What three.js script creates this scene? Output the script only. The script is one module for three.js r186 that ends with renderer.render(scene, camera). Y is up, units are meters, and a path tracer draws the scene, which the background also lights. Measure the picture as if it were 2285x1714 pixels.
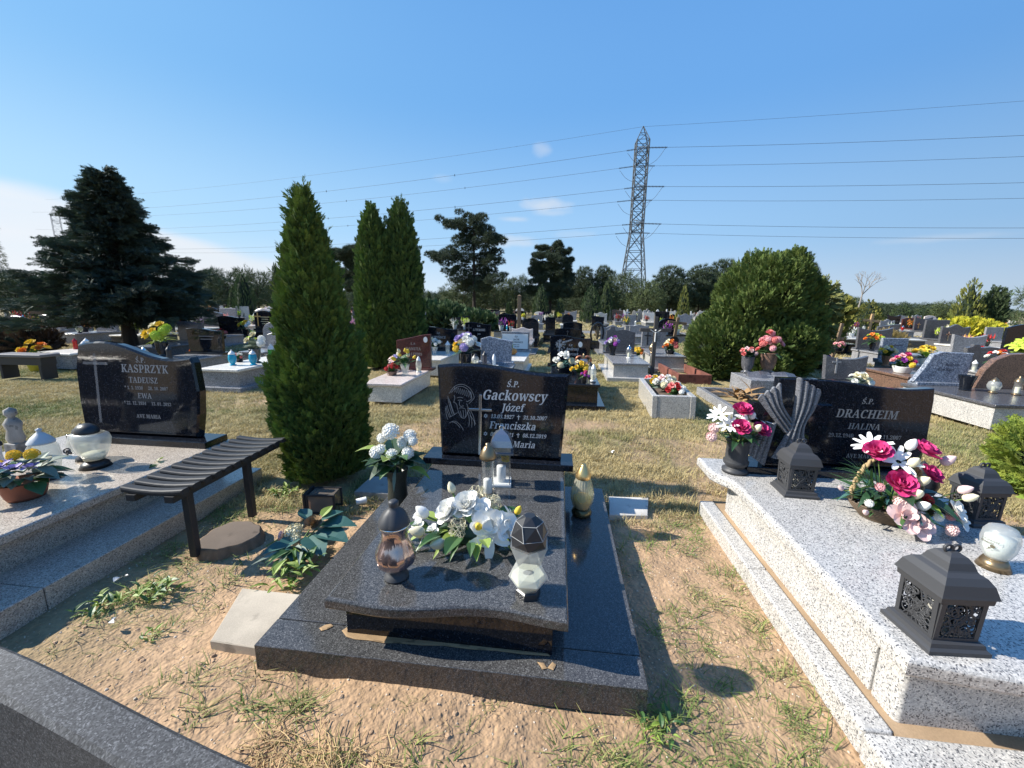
import * as THREE from 'three';
import { mergeGeometries } from 'three/addons/utils/BufferGeometryUtils.js';
import { RoundedBoxGeometry } from 'three/addons/geometries/RoundedBoxGeometry.js';

// ---------------------------------------------------------------- camera, sky, sun, exposure
const scene = new THREE.Scene();
const camera = new THREE.PerspectiveCamera(86.21, 1024 / 768, 0.05, 1500);
camera.rotation.order = 'YXZ';
camera.position.set(0, 1.45, 0);
camera.rotation.set(-0.19332, 0.11075, 0.01408);
camera.updateMatrixWorld();
const EXPOSURE = 2.2;
const renderer = new THREE.WebGLRenderer({ antialias: true });
renderer.setSize(1024, 768);
renderer.toneMapping = THREE.LinearToneMapping;
renderer.toneMappingExposure = EXPOSURE;
renderer.shadowMap.enabled = true;

const SUN_DIR = new THREE.Vector3(-1, 0.75, 0.045).normalize();
const sun = new THREE.DirectionalLight(new THREE.Color(1, 0.95, 0.86), 3.7);
sun.position.copy(SUN_DIR).multiplyScalar(60);
sun.castShadow = true;
sun.shadow.mapSize.set(4096, 4096);
Object.assign(sun.shadow.camera, { left: -40, right: 40, top: 40, bottom: -40, near: 1, far: 160 });
scene.add(sun, sun.target);

// seeded random numbers and noise
function rng(a) {
  return function () {
    a |= 0; a = (a + 0x6d2b79f5) | 0;
    let t = Math.imul(a ^ (a >>> 15), 1 | a);
    t = (t + Math.imul(t ^ (t >>> 7), 61 | t)) ^ t;
    return ((t ^ (t >>> 14)) >>> 0) / 4294967296;
  };
}
const hash2 = (x, y, s) => {
  let h = Math.imul(x, 374761393) ^ Math.imul(y, 668265263) ^ Math.imul(s, 1274126177);
  h = Math.imul(h ^ (h >>> 13), 1274126177);
  return ((h ^ (h >>> 16)) >>> 0) / 4294967296;
};
const sm = (t) => t * t * (3 - 2 * t);
const lerp = (a, b, t) => a + (b - a) * t;
const clamp = (x, a = 0, b = 1) => Math.min(b, Math.max(a, x));
const step = (a, b, x) => sm(clamp((x - a) / (b - a)));
function vnoise(x, y, s = 1, per = 0) {
  const x0 = Math.floor(x), y0 = Math.floor(y), fx = sm(x - x0), fy = sm(y - y0);
  const w = (i) => (per ? ((i % per) + per) % per : i);
  return lerp(lerp(hash2(w(x0), w(y0), s), hash2(w(x0 + 1), w(y0), s), fx), lerp(hash2(w(x0), w(y0 + 1), s), hash2(w(x0 + 1), w(y0 + 1), s), fx), fy);
}
function fbm(x, y, oct = 4, s = 1, per = 0) {
  let v = 0, a = 0.5, n = 0;
  for (let i = 0; i < oct; i++) { v += a * vnoise(x, y, s + i * 17, per); n += a; a *= 0.5; x *= 2; y *= 2; per *= 2; }
  return v / n;
}
const toS = (c) => (c <= 0.0031308 ? 12.92 * c : 1.055 * Math.pow(c, 1 / 2.4) - 0.055);
const toL = (c) => (c <= 0.04045 ? c / 12.92 : Math.pow((c + 0.055) / 1.055, 2.4));
const C = (r, g, b) => new THREE.Color().setRGB(r, g, b);

// the sky: blue deepening upward, paler toward the sun's side, a bank of thin cloud low on the left and a few puffs
{
  const W = 2048, Hh = 1024, d = new Float32Array(W * Hh * 4), s255 = (r, g, b) => [toL(r / 255), toL(g / 255), toL(b / 255)];
  const hor = s255(206, 227, 248), low = s255(160, 205, 248), mid = s255(110, 170, 235), top = s255(62, 125, 211), cl = s255(236, 240, 246);
  const puffs = [[-2.9, 18.7, 1.3, 0.85, 0.34], [-2.4, 12.55, 3.3, 0.8, 0.62], [-1.6, 11.6, 2.6, 0.4, 0.35], [-6.3, 10.8, 2.3, 0.32, 0.42], [-8, 8.1, 5, 0.8, 0.55], [1.5, 9, 3, 0.5, 0.2], [-15.6, 15.2, 1.4, 0.5, 0.16], [38, 6.6, 5, 0.35, 0.25]];
  for (let j = 0; j < Hh; j++) {
    const el = ((j + 0.5) / Hh - 0.5) * 180;
    for (let i = 0; i < W; i++) {
      let az = ((i + 0.5) / W) * 360 - 180 + 90; // equirect: u = atan2(z, x)/2pi + .5 ; azimuth measured from -z toward +x
      if (az > 180) az -= 360;
      const e = Math.max(el, 0), ce = Math.cos((e * Math.PI) / 180), a = (az * Math.PI) / 180;
      const dot = Math.sin(a) * ce * SUN_DIR.x + Math.sin((e * Math.PI) / 180) * SUN_DIR.y - Math.cos(a) * ce * SUN_DIR.z;
      const toward = clamp(0.5 + 0.5 * dot);
      let c = [0, 1, 2].map((k) => {
        let v = lerp(hor[k], low[k], step(0, 9, e));
        v = lerp(v, mid[k], step(6, 24, e));
        v = lerp(v, top[k], step(18, 62, e));
        return v;
      });
      const glow = Math.pow(toward, 3), far = 1 - 0.22 * step(0.5, 0.1, toward);
      c = c.map((v, k) => v * far * (1 + [0.62, 0.42, 0.16][k] * glow) + [0.1, 0.11, 0.1][k] * Math.pow(toward, 10));
      // cloud bank around azimuth -90..-33
      let k = 0;
      if (az < -26 && az > -150 && el > -2 && el < 14) {
        const upper = lerp(9.6, 4.2, step(-58, -30, az)) + (fbm(az * 0.09 + 50, el * 0.35, 4, 5) - 0.5) * 1.8;
        k = step(upper + 0.5, upper - 1.1, el) * step(-25, -41, az) * step(-150, -120, az) * (0.7 + 0.32 * fbm(az * 0.05 + 9, el * 0.9, 4, 8));
      }
      for (const [pa, pe, pw, ph, ps] of puffs) {
        const dx = (az - pa) / pw, dy = (el - pe) / ph;
        if (dx * dx + dy * dy < 6) { const n = fbm(az * 0.8 + 20, el * 2.2, 4, 11); k = Math.max(k, ps * clamp(1.25 - (dx * dx + dy * dy) * (0.55 + 0.5 * (1 - n)) - (1 - n) * 0.55)); }
      }
      c = c.map((v, q) => lerp(v, cl[q] * (0.9 + 0.25 * glow), clamp(k)));
      const o = (j * W + i) * 4;
      for (let q = 0; q < 3; q++) d[o + q] = c[q] / EXPOSURE;
      d[o + 3] = 1;
    }
  }
  const t = new THREE.DataTexture(d, W, Hh, THREE.RGBAFormat, THREE.FloatType);
  t.mapping = THREE.EquirectangularReflectionMapping; t.magFilter = t.minFilter = THREE.LinearFilter; t.needsUpdate = true;
  scene.background = t; scene.environment = t;
}

// ---------------------------------------------------------------- building helpers
const used = new Map();
function numbered(name) { const n = used.get(name) ?? 0; used.set(name, n + 1); return n ? `${name}_${String(n).padStart(3, '0')}` : name; }
function dress(o) { o.traverse((m) => { if (m.isMesh) { m.castShadow = true; m.receiveShadow = true; } }); return o; }
function thing(name, label, category, pos = [0, 0, 0], turn = 0, group) {
  const o = new THREE.Group(); o.name = numbered(name); scene.add(o);
  o.position.set(...pos); o.rotation.y = turn; o.userData = { label, category };
  if (group) o.userData.group = group;
  return o;
}
function part(parent, name, geo, mat, pos, rot) {
  const m = new THREE.Mesh(geo, mat); m.name = name; parent.add(m); m.castShadow = m.receiveShadow = true;
  if (pos) m.position.set(...pos);
  if (rot) m.rotation.set(...rot);
  return m;
}
function structure(name, geo, mat, pos) { const m = part(scene, name, geo, mat, pos); m.userData.kind = 'structure'; return m; }
function soft(o) { o.userData.kind = 'stuff'; return o; }
const footprints = [];
const foot = (x0, x1, z0, z1) => footprints.push([Math.min(x0, x1), Math.max(x0, x1), Math.min(z0, z1), Math.max(z0, z1)]);

// uv in metres from the dominant axis of each face
function muv(g, s = 1) {
  if (g.index) g = g.toNonIndexed();
  const p = g.attributes.position, n = p.count, uv = new Float32Array(n * 2);
  const a = new THREE.Vector3(), b = new THREE.Vector3(), c = new THREE.Vector3();
  for (let i = 0; i < n; i += 3) {
    a.fromBufferAttribute(p, i); b.fromBufferAttribute(p, i + 1).sub(a); c.fromBufferAttribute(p, i + 2).sub(a); b.cross(c);
    const ax = Math.abs(b.x), ay = Math.abs(b.y), az = Math.abs(b.z);
    for (let k = i; k < i + 3; k++) {
      const x = p.getX(k), y = p.getY(k), z = p.getZ(k);
      const [u, v] = ay >= ax && ay >= az ? [x, z] : ax >= az ? [z + 0.37, y + 0.13] : [x + 0.21, y + 0.31];
      uv[k * 2] = u * s; uv[k * 2 + 1] = v * s;
    }
  }
  g.setAttribute('uv', new THREE.BufferAttribute(uv, 2));
  return g;
}
const rbox = (w, h, d, r = 0.006, y0 = 0) => { const g = muv(new RoundedBoxGeometry(w, h, d, 2, r)); g.translate(0, h / 2 + y0, 0); return g; };
const box = (w, h, d, x = 0, y = 0, z = 0) => new THREE.BoxGeometry(w, h, d).translate(x, y, z);
function bar(a, b, r, n = 6) {
  const A = new THREE.Vector3(...a), B = new THREE.Vector3(...b), L = A.distanceTo(B);
  const g = new THREE.CylinderGeometry(r, r, L, n, 1);
  g.translate(0, L / 2, 0); g.applyQuaternion(new THREE.Quaternion().setFromUnitVectors(new THREE.Vector3(0, 1, 0), B.sub(A).normalize())); g.translate(...a);
  return g;
}
const merge = (gs) => {
  const hasCol = gs.some((g) => g.attributes.color);
  return mergeGeometries(gs.map((g) => {
    let q = g.index ? g.toNonIndexed() : g.clone();
    for (const k of Object.keys(q.attributes)) if (!['position', 'normal', 'uv', 'color'].includes(k) || (k === 'color' && !hasCol)) q.deleteAttribute(k);
    if (!q.attributes.uv) q.setAttribute('uv', new THREE.BufferAttribute(new Float32Array(q.attributes.position.count * 2), 2));
    if (hasCol && !q.attributes.color) q.setAttribute('color', new THREE.BufferAttribute(new Float32Array(q.attributes.position.count * 3).fill(1), 3));
    return q;
  }));
};
const tint = (g, c) => { const n = g.attributes.position.count, a = new Float32Array(n * 3); for (let i = 0; i < n; i++) a.set(c, i * 3); g.setAttribute('color', new THREE.BufferAttribute(a, 3)); return g; };
const lathe = (pts, seg = 24) => new THREE.LatheGeometry(pts.map(([r, y]) => new THREE.Vector2(Math.max(r, 0.0004), y)), seg);
// lathe whose radius is modulated round the axis
function latheMod(pts, seg, f) {
  const g = lathe(pts, seg), p = g.attributes.position;
  for (let i = 0; i < p.count; i++) { const x = p.getX(i), z = p.getZ(i), y = p.getY(i), k = f(Math.atan2(z, x), y); p.setX(i, x * k); p.setZ(i, z * k); }
  g.computeVertexNormals(); return g;
}
// stacked n-gon rings, flat shaded
function rings(list, n, cap = true) {
  const P = [], ring = ([y, r, rot = 0, sx = 1, sz = 1], k) => { const a = (k / n) * Math.PI * 2 + rot; return [Math.cos(a) * r * sx, y, Math.sin(a) * r * sz]; };
  for (let i = 0; i + 1 < list.length; i++) for (let k = 0; k < n; k++) {
    const a = ring(list[i], k), b = ring(list[i], k + 1), c = ring(list[i + 1], k), d = ring(list[i + 1], k + 1);
    P.push(...a, ...c, ...b, ...b, ...c, ...d);
  }
  if (cap) for (const [i, s] of [[0, 1], [list.length - 1, -1]]) for (let k = 0; k < n; k++) { const a = ring(list[i], k), b = ring(list[i], k + 1), o = [0, list[i][0], 0]; P.push(...(s > 0 ? [...a, ...b, ...o] : [...b, ...a, ...o])); }
  const g = new THREE.BufferGeometry(); g.setAttribute('position', new THREE.Float32BufferAttribute(P, 3)); g.computeVertexNormals();
  return muv(g);
}
function extrude(pts, depth, bevel = 0.008, seg = 1) {
  const s = new THREE.Shape(pts.map(([x, y]) => new THREE.Vector2(x, y)));
  const g = new THREE.ExtrudeGeometry(s, { depth: depth - 2 * bevel, bevelEnabled: bevel > 0, bevelThickness: bevel, bevelSize: bevel, bevelOffset: -bevel, bevelSegments: seg, curveSegments: 12 });
  g.translate(0, 0, bevel);
  return muv(g);
}
const V = (...a) => new THREE.Vector3(...a);
const tube = (pts, r, seg = 12, n = 5) => new THREE.TubeGeometry(new THREE.CatmullRomCurve3(pts.map((p) => V(...p))), seg, r, n);

// ---------------------------------------------------------------- textures and materials
function tex(size, f, { srgb = true, repeat = 1, h = size } = {}) {
  const d = new Uint8Array(size * h * 4);
  for (let j = 0; j < h; j++) for (let i = 0; i < size; i++) { const c = f(i, j, i / size, j / h), o = (j * size + i) * 4; d[o] = c[0]; d[o + 1] = c[1]; d[o + 2] = c[2]; d[o + 3] = c[3] ?? 255; }
  const t = new THREE.DataTexture(d, size, h); t.wrapS = t.wrapT = THREE.RepeatWrapping; t.magFilter = THREE.LinearFilter; t.minFilter = THREE.LinearMipmapLinearFilter;
  if (srgb) t.colorSpace = THREE.SRGBColorSpace;
  t.repeat.set(repeat, repeat); t.needsUpdate = true; return t;
}
const b255 = (v) => Math.round(clamp(toS(v)) * 255);
// crystalline granite: cells of several minerals; tile is `tile` metres wide
function granite(minerals, cells, seed, tile = 0.5, size = 512) {
  const pts = [];
  const tot = minerals.reduce((s, m) => s + m[3], 0), R = rng(seed);
  for (let j = 0; j < cells; j++) for (let i = 0; i < cells; i++) { let k = R() * tot, m = 0; while (m < minerals.length - 1 && (k -= minerals[m][3]) > 0) m++; const b = 0.75 + 0.5 * R(); pts.push([(i + R()) / cells, (j + R()) / cells, ...minerals[m].slice(0, 3).map((v) => v * b)]); }
  return tex(size, (i, j, u, v) => {
    const nu = u + (vnoise(u * 60, v * 60, seed, 60) - 0.5) * 0.01, nv = v + (vnoise(u * 60, v * 60, seed + 5, 60) - 0.5) * 0.01;
    const ci = Math.floor(nu * cells), cj = Math.floor(nv * cells); let best = 9, c = null;
    for (let b = -1; b <= 1; b++) for (let a = -1; a <= 1; a++) {
      const ii = (((ci + a) % cells) + cells) % cells, jj = (((cj + b) % cells) + cells) % cells, p = pts[jj * cells + ii];
      let dx = Math.abs(p[0] - nu), dy = Math.abs(p[1] - nv); dx = Math.min(dx, Math.abs(1 - dx)); dy = Math.min(dy, Math.abs(1 - dy));
      const dd = dx * dx + dy * dy; if (dd < best) { best = dd; c = p; }
    }
    const w = 0.9 + 0.2 * fbm(u * 6, v * 6, 2, seed + 9, 6);
    return [b255(c[2] * w), b255(c[3] * w), b255(c[4] * w)];
  }, { repeat: 1 / tile });
}
const std = (o) => new THREE.MeshStandardMaterial(o), phys = (o) => new THREE.MeshPhysicalMaterial(o);
const smudge = tex(512, (i, j, u, v) => { const n = fbm(u * 5, v * 5, 5, 61, 5), k = clamp(60 + 150 * (n - 0.35)); const q = Math.round(clamp((n - 0.3) * 1.6) * 120 + 40); return [q, q, q]; }, { srgb: false, repeat: 1 });
const stone = (map, rough, extra = {}) => std({ map, roughness: rough, side: THREE.FrontSide, ...extra });
const M = {};
M.black = stone(granite([[0.066, 0.065, 0.064, 4], [0.1, 0.099, 0.097, 3], [0.165, 0.163, 0.16, 1], [0.04, 0.039, 0.039, 3]], 170, 3), 0.1);
M.blackFine = stone(granite([[0.007, 0.009, 0.014, 5], [0.014, 0.017, 0.025, 2], [0.04, 0.044, 0.055, 0.4], [0.005, 0.006, 0.009, 3]], 120, 4), 0.07);
M.blackMatte = stone(M.black.map, 0.6);
M.salt = stone(granite([[0.5, 0.48, 0.45, 5], [0.38, 0.37, 0.355, 3], [0.11, 0.11, 0.115, 1.3], [0.58, 0.55, 0.51, 2]], 125, 5), 0.2);
M.beige = stone(granite([[0.5, 0.43, 0.35, 4], [0.4, 0.345, 0.29, 3], [0.2, 0.175, 0.155, 1.3], [0.58, 0.52, 0.44, 1.2]], 130, 6), 0.2);
M.grey = stone(granite([[0.3, 0.3, 0.31, 4], [0.2, 0.2, 0.21, 3], [0.09, 0.09, 0.1, 1.6], [0.42, 0.42, 0.42, 1]], 90, 7), 0.22);
M.maroon = stone(granite([[0.12, 0.04, 0.035, 4], [0.075, 0.024, 0.022, 3], [0.03, 0.02, 0.02, 1.6]], 80, 8), 0.16);
M.pink = stone(granite([[0.66, 0.55, 0.49, 4], [0.74, 0.65, 0.6, 3], [0.5, 0.42, 0.39, 1]], 70, 9), 0.24);
M.blueGrey = stone(granite([[0.2, 0.23, 0.29, 4], [0.3, 0.33, 0.38, 3], [0.1, 0.12, 0.16, 2.4], [0.48, 0.5, 0.54, 0.9]], 46, 10), 0.3);
M.cream = stone(granite([[0.68, 0.64, 0.57, 4], [0.75, 0.72, 0.66, 3], [0.55, 0.5, 0.44, 1]], 60, 12), 0.34);
M.brown = stone(granite([[0.2, 0.12, 0.085, 4], [0.14, 0.085, 0.062, 3], [0.06, 0.045, 0.04, 1.6]], 70, 13), 0.25);
M.sash = stone(granite([[0.15, 0.155, 0.17, 4], [0.22, 0.225, 0.24, 2], [0.09, 0.09, 0.1, 2]], 120, 16), 0.55);
M.darkGrey = stone(granite([[0.09, 0.09, 0.1, 4], [0.06, 0.06, 0.065, 3], [0.15, 0.15, 0.16, 1.5]], 90, 14), 0.2);
const concreteTex = tex(512, (i, j, u, v) => { const n = 0.75 + 0.75 * (fbm(u * 4, v * 4, 6, 21, 4) - 0.5) + 0.16 * (hash2(i, j, 3) - 0.5) - 0.3 * step(0.62, 0.75, fbm(u * 14, v * 14, 3, 27, 14)); const k = 0.46 * n; return [b255(k * 1.0), b255(k * 0.95), b255(k * 0.86)]; });
M.concrete = std({ map: concreteTex, roughness: 0.9, bumpMap: concreteTex, bumpScale: 0.002 });
const woodTex = tex(512, (i, j, u, v) => { const n = fbm(u * 40, v * 3, 4, 31, 40), g = 0.5 + 0.7 * n; return [b255(0.1 * g), b255(0.085 * g), b255(0.072 * g)]; });
M.darkWood = std({ map: woodTex, roughness: 0.75, bumpMap: woodTex, bumpScale: 0.002 });
M.wood = std({ map: woodTex, color: C(2.4, 1.9, 1.35), roughness: 0.85, bumpMap: woodTex, bumpScale: 0.002 });
M.paleWood = std({ map: woodTex, color: C(4.6, 3.6, 2.2), roughness: 0.85 });
M.blackMetal = std({ color: C(0.022, 0.023, 0.025), roughness: 0.55 });
M.blackPlastic = std({ color: C(0.022, 0.023, 0.026), roughness: 0.38 });
M.dustyBlack = std({ color: C(0.045, 0.046, 0.05), roughness: 0.52 });
M.bronze = std({ color: C(0.3, 0.22, 0.13), roughness: 0.33, metalness: 0.85 });
M.gold = std({ color: C(0.72, 0.5, 0.22), roughness: 0.3, metalness: 0.9 });
M.chrome = std({ color: C(0.78, 0.77, 0.75), roughness: 0.14, metalness: 1 });
M.letter = C(0.42, 0.44, 0.47);
M.wax = std({ color: C(0.75, 0.72, 0.55), roughness: 0.6 });
M.white = std({ color: C(0.78, 0.78, 0.76), roughness: 0.5 });
M.whiteStone = std({ color: C(0.7, 0.69, 0.66), roughness: 0.7 });
M.terracotta = std({ color: C(0.3, 0.1, 0.055), roughness: 0.7 });
M.glass = phys({ color: C(0.96, 0.97, 0.96), roughness: 0.06, transmission: 0.94, thickness: 0, ior: 1.5, side: THREE.DoubleSide });
M.frost = phys({ color: C(0.86, 0.88, 0.86), roughness: 0.3, transmission: 0.78, thickness: 0, ior: 1.45, side: THREE.DoubleSide });
M.rose = phys({ color: C(0.52, 0.36, 0.32), roughness: 0.14, metalness: 0.85, clearcoat: 1, clearcoatRoughness: 0.04, iridescence: 0.6, iridescenceIOR: 1.7 });
M.amberGlass = phys({ color: C(0.8, 0.76, 0.6), roughness: 0.08, metalness: 0, transmission: 0.7, thickness: 0, clearcoat: 1, clearcoatRoughness: 0.05, iridescence: 0.8, iridescenceIOR: 1.8, side: THREE.DoubleSide });
M.blueGlass = phys({ color: C(0.02, 0.42, 0.62), roughness: 0.15, transmission: 0.4, thickness: 0, side: THREE.DoubleSide });
M.greenGlass = phys({ color: C(0.1, 0.5, 0.1), roughness: 0.15, transmission: 0.4, thickness: 0, side: THREE.DoubleSide });
M.redGlass = phys({ color: C(0.5, 0.02, 0.02), roughness: 0.15, transmission: 0.35, thickness: 0, side: THREE.DoubleSide });
const leafMat = (r, g, b, t = 0.3, rough = 0.75) => phys({ color: C(r, g, b), roughness: rough, transmission: t, thickness: 0, side: THREE.DoubleSide });
M.leaf = leafMat(0.05, 0.13, 0.03, 0.25, 0.5);
M.leafLight = leafMat(0.27, 0.38, 0.05, 0.35, 0.6);
M.leafDark = leafMat(0.022, 0.065, 0.026, 0.15, 0.45);
M.leafTeal = leafMat(0.045, 0.13, 0.11, 0.15, 0.45);
M.leafSilver = leafMat(0.2, 0.25, 0.19, 0.15, 0.7);
M.stem = std({ color: C(0.12, 0.2, 0.05), roughness: 0.7 });
M.bark = std({ color: C(0.075, 0.055, 0.042), roughness: 0.95, map: tex(256, (i, j, u, v) => { const n = Math.round(110 + 145 * fbm(u * 24, v * 5, 4, 41, 24)); return [n, n, n]; }) });
const petal = {};
for (const [k, c] of Object.entries({ white: [0.88, 0.87, 0.82], cream: [0.78, 0.72, 0.5], pink: [0.78, 0.4, 0.42], blush: [0.8, 0.58, 0.55], magenta: [0.62, 0.035, 0.2], yellow: [0.8, 0.58, 0.05], orange: [0.8, 0.26, 0.03], red: [0.55, 0.03, 0.03], lilac: [0.42, 0.34, 0.62], purple: [0.38, 0.06, 0.42], lime: [0.5, 0.62, 0.06], coral: [0.75, 0.22, 0.2] })) petal[k] = phys({ color: C(...c), roughness: 0.75, transmission: 0.15, thickness: 0, side: THREE.DoubleSide });

// lettering and engraved lines drawn on canvas, laid on a stone face as a thin sheet
function inscription(parent, w, h, pos, draw, px = 512, color = M.letter, rough = 0.55) {
  const cv = document.createElement('canvas'); cv.width = px; cv.height = Math.round((px * h) / w);
  const g = cv.getContext('2d'); g.clearRect(0, 0, cv.width, cv.height); g.fillStyle = g.strokeStyle = '#fff'; g.textAlign = 'center'; g.textBaseline = 'alphabetic';
  draw(g, cv.width, cv.height);
  const t = new THREE.CanvasTexture(cv); t.colorSpace = THREE.SRGBColorSpace; t.magFilter = THREE.LinearFilter;
  return part(parent, 'inscription', new THREE.PlaneGeometry(w, h), std({ color, map: t, transparent: true, roughness: rough, side: THREE.DoubleSide }), pos);
}

// ---------------------------------------------------------------- ground
// bare sand round the near graves, dry lawn beyond
function sandiness(x, z) {
  let s = step(-3.15, -2.55, z + 0.35 * (fbm(x * 1.3, z * 1.3, 3, 71) - 0.5) * 2);
  if (x < -1.3 && z > -2.9) s *= 0.55 + 0.45 * step(-2.4, -1.5, x);
  s = Math.max(s, 0.9 * step(1.15, 0.5, Math.hypot((x + 0.25) / 1.5, (z + 5.0) / 0.35)), 0.8 * step(1.2, 0.6, Math.hypot((x - 3.0) / 0.8, (z + 2.9) / 0.35)), 0.6 * step(1.2, 0.6, Math.hypot((x + 3.6) / 0.7, (z + 3.3) / 0.2)));
  const n = fbm(x * 0.7 + 9, z * 0.7, 4, 77);
  if (z < -3) s = Math.max(s, 0.75 * step(0.6, 0.72, n));
  return clamp(s);
}
function groundY(x, z) {
  const d = Math.hypot(x, z + 2.5), f = step(16, 6, d);
  return -0.012 + f * ((fbm(x * 2.2, z * 2.2, 3, 91) - 0.5) * 0.045 + (fbm(x * 9, z * 9, 2, 95) - 0.5) * 0.022) - 0.012;
}
{
  const N = 440, a = 1.5, b = 6.7, P = new Float32Array((N + 1) * (N + 1) * 3), K = new Float32Array((N + 1) * (N + 1) * 3), U = new Float32Array((N + 1) * (N + 1) * 2), I = [];
  for (let j = 0; j <= N; j++) for (let i = 0; i <= N; i++) {
    const x = a * Math.sinh(b * ((i / N) * 2 - 1)) * 0.8, z = -1.9 + a * Math.sinh(b * ((j / N) * 2 - 1)) * 0.8, o = j * (N + 1) + i;
    P[o * 3] = x; P[o * 3 + 1] = groundY(x, z); P[o * 3 + 2] = z; U[o * 2] = x; U[o * 2 + 1] = z;
    const s = sandiness(x, z), n1 = fbm(x * 0.9 + 3, z * 0.9, 4, 101), n2 = fbm(x * 3.1, z * 3.1, 3, 103), n3 = fbm(x * 0.25, z * 0.25, 3, 107);
    const sand = [0.54, 0.36, 0.215].map((v) => v * (0.86 + 0.3 * n2)), soil = [0.33, 0.225, 0.14];
    const straw = [0.44, 0.35, 0.18], green = [0.17, 0.175, 0.06];
    const k = step(0.35, 0.62, n1 * 0.6 + n3 * 0.4), dirt = 0.45 * step(0.52, 0.68, n1);
    for (let q = 0; q < 3; q++) K[o * 3 + q] = lerp(lerp(straw[q], green[q], 0.15 + 0.45 * k) * (0.8 + 0.35 * n2), lerp(sand[q], soil[q], dirt), s);
  }
  for (let j = 0; j < N; j++) for (let i = 0; i < N; i++) { const o = j * (N + 1) + i; I.push(o, o + N + 1, o + 1, o + 1, o + N + 1, o + N + 2); }
  const g = new THREE.BufferGeometry();
  g.setAttribute('position', new THREE.BufferAttribute(P, 3)); g.setAttribute('color', new THREE.BufferAttribute(K, 3)); g.setAttribute('uv', new THREE.BufferAttribute(U, 2)); g.setIndex(I); g.computeVertexNormals();
  const grain = tex(1024, (i, j, u, v) => { const n = 0.74 + 0.34 * (fbm(u * 90, v * 90, 3, 111, 90) - 0.5) + 0.3 * (fbm(u * 14, v * 14, 4, 113, 14) - 0.5) + 0.14 * (hash2(i, j, 9) - 0.5); return [b255(n), b255(n * 0.985), b255(n * 0.96)]; }, { repeat: 1 / 1.3 });
  const bump = tex(1024, (i, j, u, v) => { const n = 0.5 + 0.7 * (fbm(u * 22, v * 22, 3, 121, 22) - 0.5) + 0.35 * (fbm(u * 110, v * 110, 2, 123, 110) - 0.5), q = Math.round(clamp(n) * 255); return [q, q, q]; }, { srgb: false, repeat: 1 / 1.3 });
  structure('ground', g, std({ map: grain, vertexColors: true, roughness: 0.97, bumpMap: bump, bumpScale: 0.017 }));
}
{
  const asphalt = tex(256, (i, j, u, v) => { const n = 0.17 + 0.05 * (fbm(u * 60, v * 60, 2, 131, 60) - 0.5) + 0.04 * (fbm(u * 6, v * 6, 3, 133, 6) - 0.5); return [b255(n), b255(n * 0.98), b255(n * 0.95)]; });
  const p = structure('path', muv(new THREE.PlaneGeometry(150, 2.6, 60, 1).rotateX(-Math.PI / 2), 1), std({ map: asphalt, roughness: 0.95 }), [-8, 0.004, -22.2]);
  p.rotation.y = 0.03;
}

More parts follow.
